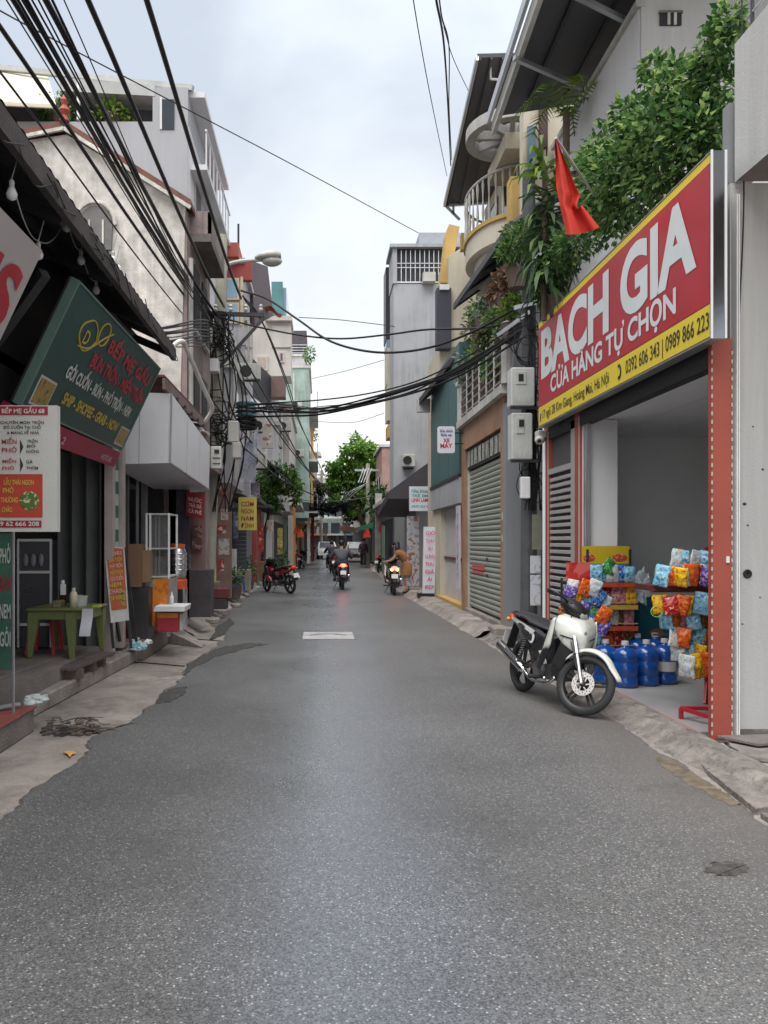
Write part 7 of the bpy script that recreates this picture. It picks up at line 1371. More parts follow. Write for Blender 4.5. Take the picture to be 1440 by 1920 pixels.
    # side panels, tail
    for s in (-1, 1):
        o = MB().loft([[(.02, s * .09, .66), (.02, s * .12, .62), (.02, s * .10, .46), (.02, s * .07, .46)], [(-.2, s * .1, .74), (-.2, s * .15, .68), (-.2, s * .13, .50), (-.2, s * .08, .5)], [(-.5, s * .09, .765), (-.5, s * .145, .72), (-.5, s * .12, .62), (-.5, s * .07, .62)], [(-.82, s * .04, .80), (-.82, s * .09, .78), (-.82, s * .08, .74), (-.82, s * .03, .74)]]).build('side_panel', body2, t, bev=.012)
        MB().loft([[(.16, s * .05, .70), (.16, s * .11, .66), (.16, s * .10, .40), (.16, s * .05, .40)], [(-.05, s * .06, .70), (-.05, s * .125, .64), (-.05, s * .12, .38), (-.05, s * .06, .38)], [(-.3, s * .06, .66), (-.3, s * .115, .6), (-.3, s * .1, .44), (-.3, s * .06, .44)]]).build('lower_cover', mBLACK, t, bev=.012)
        MB().hexa([(-.16, s * .152, .69), (-.80, s * .096, .79), (-.80, s * .096, .755), (-.2, s * .153, .65), (-.16, s * .162, .69), (-.80, s * .106, .79), (-.80, s * .106, .755), (-.2, s * .163, .65)]).build('stripe', body, o)
        MB().hexa([(.0, s * .128, .52), (.1, s * .13, .40), (.06, s * .13, .38), (-.06, s * .14, .50), (.0, s * .135, .52), (.1, s * .137, .40), (.06, s * .137, .38), (-.06, s * .147, .50)]).build('stripe', body, o)
        MB().lathe([(.001, 0), (.058, 0), (.058, s * .006), (.001, s * .008)], (-.22, s * .152, .615), 18, 'y').build('number_roundel', M('sign_white', (.6, .6, .6)), o)
        MB().lathe([(.025, s * .0085), (.04, s * .0085), (.04, s * .0095), (.025, s * .0095)], (-.235, s * .152, .615), 14, 'y').build('roundel_digit', mBLACK, o)
    se = MB(); secs = []
    for (x, z, wy, h_) in [(.10, .68, .07, .04), (.02, .72, .11, .06), (-.2, .745, .135, .07), (-.35, .765, .14, .07), (-.42, .79, .14, .075), (-.62, .81, .125, .07), (-.78, .815, .09, .05), (-.82, .815, .05, .03)]:
        secs.append([(x, wy * math.cos(a), z + h_ / 2 * math.sin(a) * (1.0 if math.sin(a) > 0 else .8)) for a in [2 * math.pi * q / 14 for q in range(14)]])
    se.loft(secs).build('seat', mSEAT, t, smooth=True)
    T(spline([(-.55, -.13, .80), (-.74, -.13, .83), (-.86, 0, .835), (-.74, .13, .83), (-.55, .13, .80)], 5), .012, 6).build('grab_rail', mDKMET, t)
    MB().ball((-.86, 0, .78), (.05, .10, .055), 12, 6).build('tail_light', M('tail_lit' if lit else 'tail_red', (.75, .03, .02), .25, emit=6. if lit else 0), t, smooth=True)
    if lit == 'amber':
        for s in (-1, 1): MB().ball((-.88, s * .075, .74), (.03, .035, .035), 10, 6).build('indicator', M('amber_lit', (.9, .4, .05), .3, emit=8.), t, smooth=True)
    for s in (-1, 1): MB().ball((-.82, s * .13, .75), (.03, .03, .025), 8, 5).build('indicator', M('indicator_orange', (.5, .2, .03), .3), t, smooth=True)
    MB().hexa([(-.86, -.04, .72), (-.86, .04, .72), (-.98, .05, .42), (-.98, -.05, .42), (-.85, -.04, .72), (-.85, .04, .72), (-.96, .05, .42), (-.96, -.05, .42)]).build('mudguard', mBLACK, t)
    MB().hexa([(-.945, -.09, .62), (-.945, .09, .62), (-.985, .09, .50), (-.985, -.09, .50), (-.935, -.09, .62), (-.935, .09, .62), (-.975, .09, .50), (-.975, -.09, .50)]).build('number_plate', M('plate_white', (.66, .66, .66), .4), t)
    # rear suspension, swingarm, exhaust, stands
    sw = MB(); 
    for s in (-.08, .08): sw.bar((-.6, s, r), (-.1, s, .34), .03, .045); sw.tube([(-.52, s * 1.25, r + .05), (-.42, s * 1.35, .68)], .016, 7)
    sw.build('swingarm', mDKMET, t); sc_ = MB()
    for s in (-.1, .108): sc_.tube([Vector((-.52, s, r + .1)).lerp(Vector((-.43, s * 1.08, .6)), q / 60) + Vector((.022 * math.cos(q * .9), .022 * math.sin(q * .9), 0)) for q in range(61)], .005, 4)
    sc_.build('shock_spring', mCHROME, t)
    ex = MB().tube(spline([(.2, -.08, .28), (.1, -.12, .2), (-.15, -.14, .2), (-.3, -.155, .26)], 5), .018, 8); ex.tube([(-.28, -.155, .255), (-.34, -.16, .28), (-.85, -.18, .46), (-.88, -.18, .47)], [.022, .045, .052, .03], 14); ex.build('exhaust', mCHROME, t, smooth=True)
    MB().hexa([(-.4, -.205, .33), (-.62, -.222, .41), (-.62, -.222, .46), (-.4, -.21, .385), (-.4, -.213, .33), (-.62, -.23, .41), (-.62, -.23, .46), (-.4, -.218, .385)]).build('heat_shield', mGALV, t)
    fp = MB(); fp.tube([(.02, -.25, .25), (.02, .25, .25)], .011, 6)
    for s in (-1, 1): fp.tube([(.02, s * .16, .25), (.02, s * .27, .25)], .02, 8); fp.tube([(-.3, s * .14, .34), (-.3, s * .24, .36)], .016, 8)
    fp.build('foot_pegs', mRUB, t); T([(-.05, .12, .26), (-.02, .24, .03)], .011, 6).build('side_stand', mDKMET, t)
    T(spline([(.05, -.13, .26), (.16, -.16, .24), (.2, -.2, .27)], 3), .009, 5).build('brake_pedal', mCHROME, t)
    t.rotation_euler = (lean, 0, heading); t.location = (loc[0], loc[1], .012); return t
mWB = M('bike_white', (.60, .615, .575), .3, .12, 7, .05, 40, streak=.25, dirt=(.34, .31, .27), coat=.35); mBB = M('bike_black', (.018, .018, .022), .25, .1, 3, 0, coat=.5); mRB = M('bike_red', (.40, .02, .03), .3, .1, 3, 0, coat=.4); mSB = M('bike_silver', (.45, .45, .5), .3, .1, metal=.4)
fw = Vector(GP(1094, 1343)); rw = Vector(GP(985, 1299)); ctr = (fw + rw) / 2; hd = math.atan2((fw - rw).y, (fw - rw).x)
motorbike('motorbike', 'white and black motorbike parked in front of the grocery', mWB, mBB, steer=R(34), lean=R(-7), loc=(ctr.x - .03, ctr.y), heading=hd).scale = (.95, .95, .95)
def place(px, py): x, y = GP(px, py); return (x, y)
x, y = GP(523, 1112); motorbike('motorbike', 'red and black motorbike parked sideways at the left kerb', mBB, mRB, steer=R(-10), lean=R(-6), loc=(x, y), heading=R(128), rimm=mBLACK)
x, y = GP(641, 1106); motorbike('motorbike', 'dark motorbike with lit red tail light ridden up the middle of the road', mRB, mBB, loc=(x, y + .5), heading=R(92), lit=True)
x, y = PX(737, 22.4), 22.0; motorbike('motorbike', 'scooter with glowing amber lights stopped at the right kerb', mWB, mBB, loc=(x, y + .5), heading=R(88), lit='amber')
x, y = GP(622, 1075); motorbike('motorbike', 'dark motorbike further ahead, left of the lit one', mBB, mRB, loc=(x, y), heading=R(95))
for i, (px, py, hd_, c, lb) in enumerate([(566, 1066, 80, mBB, 'black motorbike parked at the left kerb beyond the red one'), (588, 1046, 85, mSB, 'small far motorbike at the left kerb'), (722, 1075, 60, mSB, 'motorbike half hidden behind the amber lit scooter'), (716, 1066, 100, mBB, 'dark motorbike by the far right pole')]):
    x, y = GP(px, py); motorbike('motorbike', lb, c, mBB, loc=(x, y), heading=R(hd_))

# ---- people
mSKIN = M('skin', (.42, .26, .19), .55, .06, 5, 0); mHAIR = M('hair_black', (.012, .010, .010), .5, .2, 20, .1)
def skin(nm, pts, edges, mat, par, sub=2, root=0):
    me = bpy.data.meshes.new(nm); me.from_pydata([tuple(p[0]) for p in pts], edges, []); me.materials.append(mat); o = bpy.data.objects.new(nm, me); COL.objects.link(o); o.parent = par
    m = o.modifiers.new('skin', 'SKIN'); m.use_smooth_shade = True
    for i, p in enumerate(pts):
        d = me.skin_vertices[0].data[i]; rr = p[1] if isinstance(p[1], tuple) else (p[1], p[1]); d.radius = rr; d.use_root = (i == root)
    s = o.modifiers.new('sub', 'SUBSURF'); s.levels = sub; s.render_levels = sub; return o
def person(label, J, cloth, loc, rot, hair=.0, dress=False, hands=True, scale=1.):
    """J: joints in metres, x right, y forward, z up"""
    t = thing('person', label, 'person', (0, 0, 0)); V = {k: Vector(v) for k, v in J.items()}
    hd_ = V['head']; nk = V['neck']; ch = V['chest']; pe = V['pelvis']
    pts = [(pe, (.10, .09)), (pe.lerp(ch, .5), (.09, .08)), (ch, (.11, .085)), (nk, .055), (hd_ - Vector((0, 0, .09)), .07), (hd_, (.08, .095)), (hd_ + Vector((0, .01, .07)), (.07, .085))]; ed = [(0, 1), (1, 2), (2, 3), (3, 4), (4, 5), (5, 6)]
    for s in 'LR':
        i = len(pts); pts += [(V['sh' + s], .058), (V['el' + s], .044), (V['wr' + s], .03), (V['ha' + s], .036)]; ed += [(2, i), (i, i + 1), (i + 1, i + 2), (i + 2, i + 3)]
        if hands:
            d = (V['ha' + s] - V['wr' + s]).normalized(); sd_ = d.cross(Vector((0, 0, 1))); sd_ = sd_.normalized() if sd_.length > .1 else Vector((1, 0, 0))
            for k, (of, ln) in enumerate([(-.028, .06), (-.01, .075), (.01, .07), (.028, .055)]):
                j = len(pts); a = V['ha' + s] + sd_ * of + d * .02; pts += [(a + d * ln * .5, .009), (a + d * ln + Vector((0, 0, -.02)), .008)]; ed += [(i + 3, j), (j, j + 1)]
            j = len(pts); a = V['wr' + s] + sd_ * .035 + d * .03; pts += [(a + d * .03 + sd_ * .015, .010)]; ed += [(i + 3, j)]
        i = len(pts); pts += [(V['hi' + s], .088), (V['kn' + s], .06), (V['an' + s], .042), (V['to' + s], .038)]; ed += [(0, i), (i, i + 1), (i + 1, i + 2), (i + 2, i + 3)]
    body = skin('body', pts, ed, mSKIN, t, 1)
    # face
    fc = MB(); f_ = hd_ + Vector((0, .085, 0)); fc.ball(f_ + Vector((0, .015, -.02)), (.014, .022, .022), 8, 5)
    for s in (-1, 1): fc.ball(hd_ + Vector((s * .088, 0, -.01)), (.012, .022, .03), 8, 5)
    fc.build('nose_and_ears', mSKIN, t, smooth=True); ey = MB()
    for s in (-1, 1): ey.ball(f_ + Vector((s * .032, .0, .012)), (.013, .008, .007), 8, 4)
    ey.ball(f_ + Vector((0, .0, -.062)), (.026, .008, .006), 8, 4); ey.build('eyes_and_mouth', M('face_dark', (.08, .03, .03), .5), t)
    hr_ = MB().ball(hd_ + Vector((0, -.018, .035)), (.095, .108, .10), 14, 8)
    if hair: hr_.loft([[hd_ + Vector((.1 * math.cos(a), -.05 + .07 * math.sin(a), .04)) for a in [k * .785 for k in range(8)]], [hd_ + Vector((.11 * math.cos(a), -.07 + .06 * math.sin(a), -.12)) for a in [k * .785 for k in range(8)]], [hd_ + Vector((.09 * math.cos(a), -.10 + .05 * math.sin(a), -hair)) for a in [k * .785 for k in range(8)]]])
    hr_.build('hair', mHAIR, t, smooth=True)
    top_m, leg_m, shoe_m, sleeve = cloth
    g = [(pe, (.17, .14)), (pe.lerp(ch, .5), (.17, .14)), (ch, (.20, .15)), (nk - Vector((0, 0, .02)), .085)]; ed = [(0, 1), (1, 2), (2, 3)]
    for s in 'LR':
        i = len(g); e_ = V['sh' + s].lerp(V['el' + s], sleeve if sleeve < 1 else 1); g += [(V['sh' + s], .085), (e_, .068)]; ed += [(2, i), (i, i + 1)]
        if sleeve > 1: g += [(V['el' + s].lerp(V['wr' + s], .9), .046)]; ed += [(i + 1, i + 2)]
    skin('top', g, ed, top_m, t, 1)
    if dress:
        k0 = V['hiL'].lerp(V['knL'], .8); k1 = V['hiR'].lerp(V['knR'], .8); kc = (k0 + k1) / 2
        MB().loft([[pe.lerp(ch, .3) + Vector((.15 * math.cos(a), .12 * math.sin(a), 0)) for a in [k * .449 for k in range(14)]], [pe + Vector((.19 * math.cos(a), .17 * math.sin(a), -.02)) for a in [k * .449 for k in range(14)]], [kc + Vector((.22 * math.cos(a) * (1 + .06 * (k % 2)), .2 * math.sin(a), 0)) for k, a in enumerate([k * .449 for k in range(14)])]], False).build('skirt', top_m, t, smooth=True, fix=False)
    else:
        g = [(pe, (.15, .125))]; ed = []
        for s in 'LR': i = len(g); g += [(V['hi' + s], .105), (V['kn' + s], .078), (V['an' + s] + Vector((0, 0, .03)), .062)]; ed += [(0, i), (i, i + 1), (i + 1, i + 2)]
        skin('trousers', g, ed, leg_m, t, 1)
    for s in 'LR':
        a = V['an' + s]; b = V['to' + s]; MB().loft([[a + Vector((.045 * math.cos(q), -.03 + .04 * math.sin(q), .02)) for q in [k * .785 for k in range(8)]], [a + Vector((.05 * math.cos(q), .0 + .07 * math.sin(q), -.05)) for q in [k * .785 for k in range(8)]], [b + Vector((.05 * math.cos(q), -.02 + .08 * math.sin(q), -.035)) for q in [k * .785 for k in range(8)]]]).build('shoe', shoe_m, t, smooth=True)
    t.location = (loc[0], loc[1], loc[2] if len(loc) > 2 else 0); t.rotation_euler = (0, 0, rot); t.scale = (scale,) * 3; return t
def walk(st=.2, sw=.12):
    return dict(head=(0, .03, 1.56), neck=(0, 0, 1.40), chest=(0, 0, 1.22), pelvis=(0, 0, .92), shL=(-.19, 0, 1.33), shR=(.19, 0, 1.33), elL=(-.24, -sw * .6, 1.07), elR=(.24, sw * .4, 1.07), wrL=(-.24, -sw, .84), wrR=(.24, sw + .05, .86), haL=(-.24, -sw + .02, .77), haR=(.24, sw + .1, .80),
                hiL=(-.09, 0, .88), hiR=(.09, 0, .88), knL=(-.1, st * .6 + .03, .48), knR=(.1, -st * .3 + .04, .48), anL=(-.1, st, .09), anR=(.1, -st, .11), toL=(-.1, st + .14, .045), toR=(.1, -st + .13, .05))
ride = dict(head=(0, .08, 1.46), neck=(0, .03, 1.30), chest=(0, 0, 1.12), pelvis=(0, -.08, .88), shL=(-.2, .03, 1.23), shR=(.2, .03, 1.23), elL=(-.33, .18, 1.03), elR=(.33, .18, 1.03), wrL=(-.33, .40, 1.0), wrR=(.33, .40, 1.0), haL=(-.33, .47, 1.0), haR=(.33, .47, 1.0),
            hiL=(-.1, -.05, .86), hiR=(.1, -.05, .86), knL=(-.19, .33, .74), knR=(.19, .33, .74), anL=(-.22, .24, .33), anR=(.22, .24, .33), toL=(-.22, .38, .28), toR=(.22, .38, .28))
mGRYS = M('shirt_grey', (.10, .105, .12), .85, .1, 6, .1); mDKT = M('trousers_dark', (.03, .032, .04), .85, .1); mSHOE = M('shoe_dark', (.03, .028, .027), .6); mBRN = M('dress_brown', (.26, .12, .045), .85, .12, 5, .1); mWSH = M('shirt_white', (.55, .55, .56), .85, .08)
x, y = GP(641, 1106); person('motorbike rider in grey shirt seen from behind in mid road', ride, (mGRYS, mDKT, mSHOE, 2), (x, y + .42), 0)
x, y = GP(622, 1075); person('rider in black further ahead on the dark motorbike', ride, (mDKT, mDKT, mSHOE, 2), (x, y - .1), R(3))
lean_ = dict(head=(.0, .34, 1.40), neck=(0, .24, 1.27), chest=(0, .14, 1.12), pelvis=(0, -.05, .88), shL=(-.18, .2, 1.20), shR=(.18, .2, 1.20), elL=(-.22, .36, .98), elR=(.2, .38, .98), wrL=(-.18, .58, .92), wrR=(.12, .6, .94), haL=(-.16, .65, .92), haR=(.1, .67, .93), hiL=(-.09, -.05, .84), hiR=(.09, -.05, .84), knL=(-.1, -.02, .46), knR=(.1, .03, .46), anL=(-.1, -.06, .09), anR=(.1, -.02, .09), toL=(-.1, .08, .045), toR=(.1, .12, .045))
x, y = PX(762, 22.7), 22.3; person('woman in brown dress with long dark hair leaning over the scooter', lean_, (mBRN, mBRN, mSHOE, .55), (x, y + .35, .02), R(62), hair=.34, dress=True)
x, y = GP(681, 1064); person('pedestrian in dark purple clothes walking on the right', walk(), (M('coat_plum', (.06, .035, .055), .85), mDKT, mSHOE, 2), (x, y), R(178))
x, y = GP(553, 1062); person('person in white shirt standing at the left kerb', walk(.05, .05), (mWSH, M('skirt_maroon', (.15, .04, .05), .8), mSHOE, .5), (x, y), R(-100))
# ---- cars far off
def car(label, loc, heading, paint, rearview):
    t = thing('car', label, 'car', (0, 0, 0)); L_, W_ = 4.2, 1.72
    prof = [(-2.1, .35), (-2.12, .75), (-2.05, .95), (-1.75, 1.0), (-1.45, 1.42), (-1.0, 1.5), (.2, 1.48), (.95, .98), (1.9, .85), (2.08, .65), (2.1, .35)]
    secs = []
    for s, k in ((-.86, .0), (-.82, .02), (.82, .02), (.86, .0)): secs.append([(x * (.97 if abs(s) > .85 else 1), s * (1 if z < 1.0 else .84), z - (.06 if abs(s) > .85 else 0)) for x, z in prof])
    MB().loft(secs).build('body', paint, t, smooth=False)
    MB().hexa([(-2.06, -.62, 1.02), (-2.06, .62, 1.02), (-1.8, .7, 1.03), (-1.8, -.7, 1.03), (-1.6, -.58, 1.40), (-1.6, .58, 1.40), (-1.4, .6, 1.42), (-1.4, -.6, 1.42)]).build('rear_window', mGLASSD, t)
    MB().hexa([(.3, -.6, 1.46), (.3, .6, 1.46), (.25, .6, 1.44), (.25, -.6, 1.44), (.97, -.68, 1.0), (.97, .68, 1.0), (.9, .68, .99), (.9, -.68, .99)]).build('windscreen', mGLASSD, t)
    for s in (-1, 1):
        MB().hexa([(-1.35, s * .76, 1.02), (.75, s * .78, 1.02), (.2, s * .70, 1.4), (-1.2, s * .70, 1.4), (-1.35, s * .80, 1.02), (.75, s * .81, 1.02), (.2, s * .735, 1.4), (-1.2, s * .735, 1.4)]).build('side_window', mGLASSD, t)
        MB().box(-2.14, -2.08, min(s * .5, s * .8), max(s * .5, s * .8), .78, .92).build('tail_light', M('tail_red', (.75, .03, .02)), t)
        MB().ball((2.0, s * .62, .72), (.1, .16, .08), 8, 5).build('headlight', M('headlamp_lit', (.8, .8, .78), .2, emit=3. if not rearview else 0), t)
        for x in (-1.3, 1.3):
            w_ = MB().lathe([(.2, -.1), (.31, -.1), (.31, .1), (.2, .1)], (x, s * .76, .31), 16, 'y').build('wheel', mRUB, t); MB().lathe([(.001, -.09), (.2, -.09), (.2, .09), (.001, .09)], (x, s * .76, .31), 12, 'y').build('rim', mGALV, w_)
    MB().box(-2.15, -2.1, -.8, .8, .36, .6).build('bumper', M('bumper_dark', (.05, .05, .055), .6), t); MB().box(-2.155, -2.151, -.25, .25, .64, .76).build('number_plate', mWHITE, t)
    t.location = (*loc, .01); t.rotation_euler = (0, 0, heading)
car('silver white car seen from behind on the right of the far road', (PX(670, 56), 58), R(90), M('car_silver', (.45, .46, .46), .3, .05, coat=.5), True)
car('white car coming towards the viewer on the left of the far road', (PX(613, 66), 68), R(-88), M('car_white', (.7, .7, .7), .3, .05, coat=.5), False)
# ================================================================== goods in the grocery
def bagmesh(w_, h_, d_, seed, nu=12, nv=14):
    def f(sgn):
        def g(u, v):
            x = (u - .5) * w_; z = v * h_; e = max(0, math.sin(math.pi * u)) ** .6 * max(0, math.sin(math.pi * min(1, max(0, (v - .06) / .88)))) ** .5
            n_ = .7 * mnoise.noise(Vector((x * 26, z * 26, seed * 3.1))) + .35 * mnoise.noise(Vector((x * 60, z * 60, seed)))
            return (x * (1 + .05 * math.sin(v * 9 + seed)), sgn * d_ / 2 * e * (1 + n_), z)
        return g
    mb = MB().grid(f(1), nu, nv).grid(f(-1), nu, nv); return mb.mesh('packet', smooth=True, fix=True)
BAGS = [bagmesh(.135, .19, .042, 1), bagmesh(.12, .17, .048, 2), bagmesh(.145, .19, .036, 3)]
for m_ in BAGS: m_.materials.append(mWHITE)
PM = {'yellow': Mprint('pk_yellow', 'e6b81c', 'd2431f', 'f0d24a', 38), 'orange': Mprint('pk_orange', 'd9641a', 'b83018', 'e8b060', 38), 'red': Mprint('pk_red', 'b8201c', 'e0b0a0', '8a1414', 38), 'blue': Mprint('pk_blue', '2a5ab0', '7ab0d8', 'c8d8e0', 38), 'light blue': Mprint('pk_lblue', '7fb6cc', '3f7fae', 'c9dde4', 38), 'green': Mprint('pk_green', '1f8a3c', '7fc07a', 'd8d8b0', 38), 'white': Mprint('pk_white', 'c8cfd2', '8fb0c0', 'd8a060', 38), 'purple': Mprint('pk_purple', '5a4a9a', 'b8a0c8', '30307a', 38), 'brown': Mprint('pk_brown', '7a4a2a', 'b88a4a', '4a2a1a', 38), 'pink': Mprint('pk_pink', 'c87a8a', 'e8c0b0', 'a03a4a', 38)}
used = set()
def bag(c, key, rz=0., tilt=0., s=1., where='', rollx=0., group=None, k=0):
    o = bpy.data.objects.new('snack_packet', BAGS[k % 3]); COL.objects.link(o); o.location = c; o.rotation_euler = (tilt, rollx, rz); o.scale = (s, s, s)
    o.material_slots[0].link = 'OBJECT'; o.material_slots[0].material = PM[key]; o['category'] = 'snack packet'; o['group'] = group or 'snack packets for sale'
    lb = f'{key} snack packet {where}'; assert lb not in used, lb; used.add(lb); o['label'] = lb; return o
br_ = random.Random(31)
# -- tall snack rack behind the motorbike
RK = thing('snack_rack', 'tall dark snack rack with red price strips and yellow header board', 'rack', (3.3, 8.5, .05))
ry = 8.72; X = lambda px: PX(px, ry); Z = lambda py: PZ(py, ry)
rx0, rx1 = X(1102), X(1182)
for x in (rx0, rx1): B(x - .012, x + .012, ry, ry + .02, .05, Z(1030)).build('upright', mDKMET, RK)
hb = B(X(1093), X(1182), ry + .02, ry + .04, Z(1057), Z(1024)).build('header_board', M('header_yellow', (.55, .40, .02), .45, .1, 4), RK)
for px, w_ in ((1106, .07), (1163, .09)): MB().ball((X(px), ry + .019, Z(1046)), (w_, .004, .045), 14, 6).build('header_print', Mprint('header_logo', 'b8402c', 'd8a080', 'c86a3a', 30, .5), hb)
rows_ = [(1092, ['light blue', 'light blue', 'white', 'blue', 'light blue'], 'top'), (1133, ['green', 'red', 'pink', 'yellow'], 'second'), (1172, ['green', 'purple', 'white', 'brown', 'pink'], 'third'), (1212, ['green', 'orange', 'red', 'brown'], 'bottom')]
names = {}
for py, ks, rn in rows_:
    z = Z(py); s_ = B(rx0, rx1, ry - .20, ry + .02, z - .012, z).build('shelf', mDKMET, RK); B(rx0, rx1, ry - .212, ry - .203, z - .042, z + .008).build('price_strip', M('strip_red' if rn != 'second' else 'strip_gold', (.42, .06, .02) if rn != 'second' else (.42, .26, .04), .5, .3, 14), s_)
    B(rx0, rx1, ry - .213, ry - .204, z + .035, z + .045).build('wire', M('brass_wire', (.4, .28, .14), .4), s_)
    n = len(ks)
    for i, k in enumerate(ks): bag((rx0 + (i + .5) * (rx1 - rx0) / n, ry - .1 + br_.uniform(-.03, .03), z), k, br_.uniform(-.3, .3), br_.uniform(-.1, .1), 1.08 if n > 4 else 1.2, f'{ORD[i]} from left on the {rn} shelf of the rack', group='packets on the tall snack rack', k=i)
for i, (px, py, k, lb) in enumerate([(1122, 1062, 'green', 'heaped highest on the rack before the yellow board'), (1135, 1072, 'green', 'leaning against the yellow header board')]): bag((X(px), ry - .12, Z(py + 8)), k, .4 - i, .3, .9, lb, .7 - i, 'packets on the tall snack rack', i)
# -- front stand with hanging packets, left of rack
FS = thing('packet_stand', 'low display stand of hanging packets with red header behind the motorbike', 'rack', (2.95, 8.0, .05)); fy = 8.1; X = lambda px: PX(px, fy); Z = lambda py: PZ(py, fy)
B(X(1068), X(1113), fy + .1, fy + .12, Z(1092), Z(1055)).build('header_board', Mprint('header_red', 'b8302c', 'c9605a', '8a1c1c', 9, .45), FS)
for px in (1062, 1112): MB().bar((X(px), fy + .16, .05), (X(px), fy + .16, Z(1085)), .02).build('upright', mDKMET, FS)
MB().bar((X(1062), fy + .14, Z(1095)), (X(1116), fy + .14, Z(1102)), .02).build('rail', mBLACK, FS); MB().bar((X(1062), fy + .14, Z(1160)), (X(1120), fy + .14, Z(1175)), .02).build('rail', mBLACK, FS)
for i, (px, py, k, lb, rl_) in enumerate([(1062, 1125, 'purple', 'far left in the upper row of the low stand', .25), (1080, 1130, 'yellow', 'large and slanted in the upper row of the low stand', .35), (1098, 1138, 'light blue', 'right of the yellow one on the low stand', .3), (1112, 1130, 'blue', 'at the right end of the low stand', .5), (1110, 1152, 'green', 'below the blue one on the low stand', .55), (1120, 1162, 'orange', 'at the lower right corner of the low stand', .5), (1058, 1165, 'brown', 'low on the left of the stand behind the handlebar', .1), (1060, 1190, 'green', 'lowest left of the stand behind the seat', .1), (1100, 1180, 'blue', 'half hidden behind the front cowl of the motorbike', .4), (1112, 1200, 'light blue', 'low beside the front cowl of the motorbike', .3), (1070, 1110, 'white', 'highest at the left of the low stand', .2), (1090, 1112, 'orange', 'highest in the middle of the low stand', .3), (1104, 1112, 'white', 'just under the red header at its right', .4), (1088, 1150, 'purple', 'second tier middle of the low stand', .3), (1072, 1148, 'yellow', 'second tier left of the low stand', .2), (1124, 1140, 'white', 'poking out right of the low stand', .5), (1122, 1185, 'purple', 'low on the right of the low stand', .45), (1100, 1205, 'green', 'lowest on the right of the low stand', .3)]):
    bag((X(px), fy + br_.uniform(-.06, .06), Z(py + 6)), k, br_.uniform(-.2, .2), .1, 1.0, lb, rl_, 'packets on the low stand', i)
# -- red stand at the right with hanging bags
RD = thing('red_stand', 'red metal display stand on splayed feet beside the near pillar', 'rack', (3.2, 6.9, .05)); sy = 6.75; X = lambda px: PX(px, sy); Z = lambda py: PZ(py, sy); mRM = M('stand_red', (.36, .02, .035), .4, .1)
for a_, b_ in [((X(1325), sy, .12), (X(1325), sy, 1.5)), ((X(1252), sy - .25, .14), (X(1330), sy - .2, .13)), ((X(1252), sy - .25, .14), (X(1300), sy - .62, .10)), ((X(1300), sy - .62, .10), (3.3, sy - .66, .10)), ((X(1252), sy - .25, .05), (X(1252), sy - .25, .14)), ((X(1305), sy - .6, .05), (X(1305), sy - .6, .10))]: MB().bar(a_, b_, .03).build('tube', mRM, RD)
MB().bar((X(1325), sy, .35), (X(1310), sy - .1, .15), .02).build('brace', mRM, RD)
B(X(1212), X(1330), sy - .12, sy + .25, Z(1107), Z(1097)).build('tray', M('tray_maroon', (.11, .02, .025), .5), RD)
for py in (1108, 1150, 1190): MB().bar((X(1225), sy, Z(py)), (X(1335), sy, Z(py)), .018).build('hanging_bar', mDKMET, RD)
RT_ = [('top tray', 1094, 1214, 1330, ['light blue', 'white', 'orange', 'yellow', 'white', 'orange', 'red', 'purple', 'white', 'red'], 1.0, -.12), ('top pile', 1062, 1262, 1332, ['white', 'light blue', 'white', 'light blue', 'white'], .9, -.02), ('second row', 1146, 1224, 1332, ['yellow', 'red', 'orange', 'yellow', 'yellow', 'light blue', 'white', 'light blue'], 1.0, -.08),
       ('third row', 1176, 1240, 1332, ['light blue', 'orange', 'pink', 'light blue', 'light blue', 'brown'], 1.0, -.05), ('fourth row', 1208, 1250, 1332, ['white', 'orange', 'light blue', 'light blue', 'light blue', 'brown'], 1.0, -.02), ('fifth row', 1236, 1262, 1332, ['white', 'light blue', 'yellow', 'brown'], .95, .02), ('bottom row', 1264, 1270, 1332, ['white', 'yellow', 'yellow', 'orange', 'brown'], 1.15, -.06)]
for rn, py, p0, p1, ks, s_, dy in RT_:
    n = len(ks)
    for i, k in enumerate(ks): bag((X(p0 + (p1 - p0) * (i + .5) / n), sy + dy + br_.uniform(-.06, .06) - .03 * (i % 2), Z(py + 4)), k, br_.uniform(-1.1, .5), br_.uniform(-.15, .2), s_ * br_.uniform(.88, 1.05), f'{ORD[i]} from left in the {rn} of the red stand', br_.uniform(-.15, .3), 'packets on the red stand', i)
T([(X(1222) + .05 * math.cos(a), sy - .1, Z(1145) + .045 * math.sin(a)) for a in [k * .4 for k in range(17)]], .004, 5).single('green_hoop', M('hoop_green', (.25, .5, .12), .4), 'thin green hoop hanging from the red stand', 'hoop')
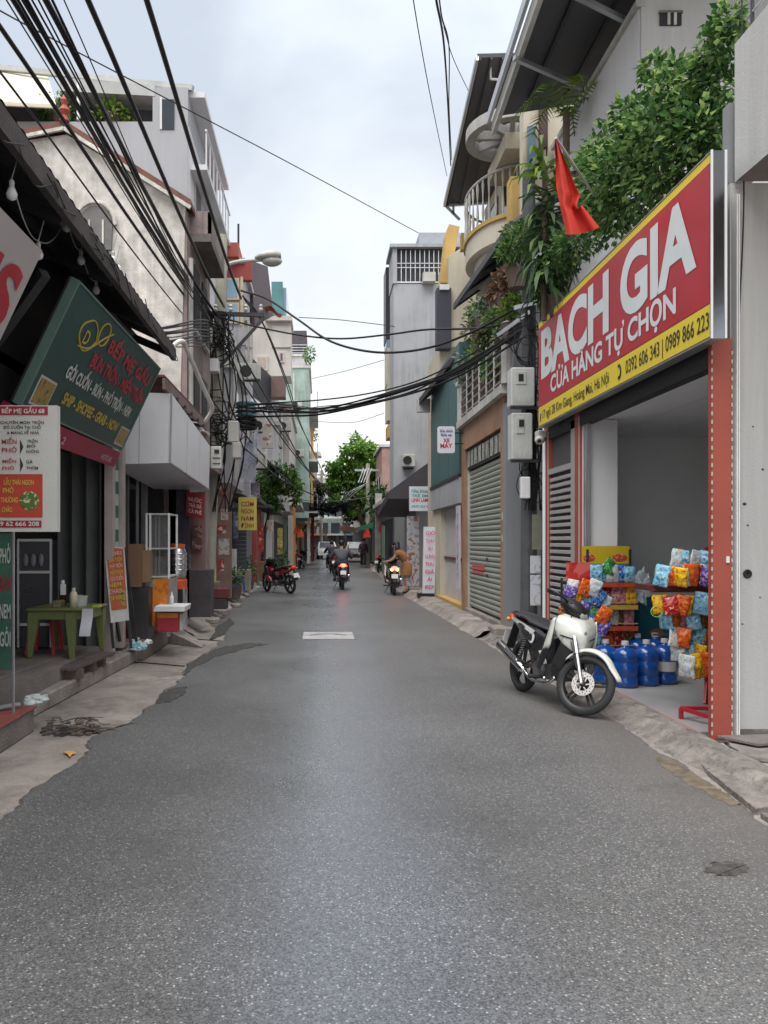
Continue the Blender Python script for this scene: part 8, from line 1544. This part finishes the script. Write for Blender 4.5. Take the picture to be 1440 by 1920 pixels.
# -- water jugs
mJUG = M('jug_blue', (.008, .06, .27), .1, .15, 6, 0, spec=.6, coat=.4); mJUG2 = M('jug_blue_cap', (.5, .5, .52), .5)
for i, (px, py, Y, lb) in enumerate([(1172, 1287, 7.95, 'blue water jug nearest the motorbike wheel'), (1212, 1284, 8.05, 'second blue water jug from the motorbike'), (1246, 1280, 8.15, 'blue water jug with white label, third from the motorbike'), (1135, 1285, 8.1, 'blue water jug hidden behind the motorbike front wheel'), (1195, 1262, 8.6, 'blue water jug in the back row under the rack'), (1228, 1262, 8.65, 'blue water jug at the back near the teal freezer')]):
    x = PX(px, Y); t = thing('water_jug', lb, 'water jug', (x, Y, .05), 'blue water jugs on the shop floor'); R_ = .125
    MB().lathe([(.001, 0), (R_ * .9, 0), (R_, .02), (R_, .09), (R_ * .93, .1), (R_ * .93, .12), (R_, .13), (R_, .24), (R_ * .93, .25), (R_ * .93, .27), (R_, .285), (R_ * .99, .33), (R_ * .9, .365), (R_ * .68, .392), (R_ * .32, .405), (R_ * .25, .42), (R_ * .24, .44)], (x, Y, .05), 24).build('body', mJUG, t, smooth=True)
    MB().lathe([(R_ * .28, .425), (R_ * .3, .43), (R_ * .28, .47), (.001, .475)], (x, Y, .05), 14).build('cap', mJUG2, t, smooth=False)
    if i == 2: MB().grid(lambda u, v: (x + (R_ + .002) * math.cos(-2.6 + 1.7 * u), Y + (R_ + .002) * math.sin(-2.6 + 1.7 * u), .05 + .14 + .1 * v), 8, 1).build('label', mDIRTW, t, fix=False)
# -- teal freezer / cabinet behind
FZ = thing('chest_freezer', 'teal chest freezer at the back of the grocery', 'freezer', (4.0, 9.6, .05))
B(PX(1196, 9.3), PX(1310, 9.3), 9.3, 9.95, .08, PZ(1118, 9.3)).build('body', M('freezer_teal', (.01, .10, .14), .3, .15, 1), FZ, bev=.02); B(PX(1195, 9.3), PX(1311, 9.3), 9.28, 9.96, PZ(1118, 9.3), PZ(1112, 9.3)).build('lid', mDIRTW, FZ)
for i, (px, py) in enumerate([(1232, 1188), (1252, 1165)]): MB().ball((PX(px, 9.29), 9.298, PZ(py, 9.29)), (.09, .006, .06), 12, 5).build('ice_cream_print', M('print_brown', (.25, .12, .06), .5), FZ)
rag('clear plastic bag hanging at the right side of the snack rack', (PX(1203, 8.6), 8.6, PZ(1105, 8.6)), (.07, .06, .22), M('bag_clear', (.45, .52, .56), .2, alpha=.6), 12)
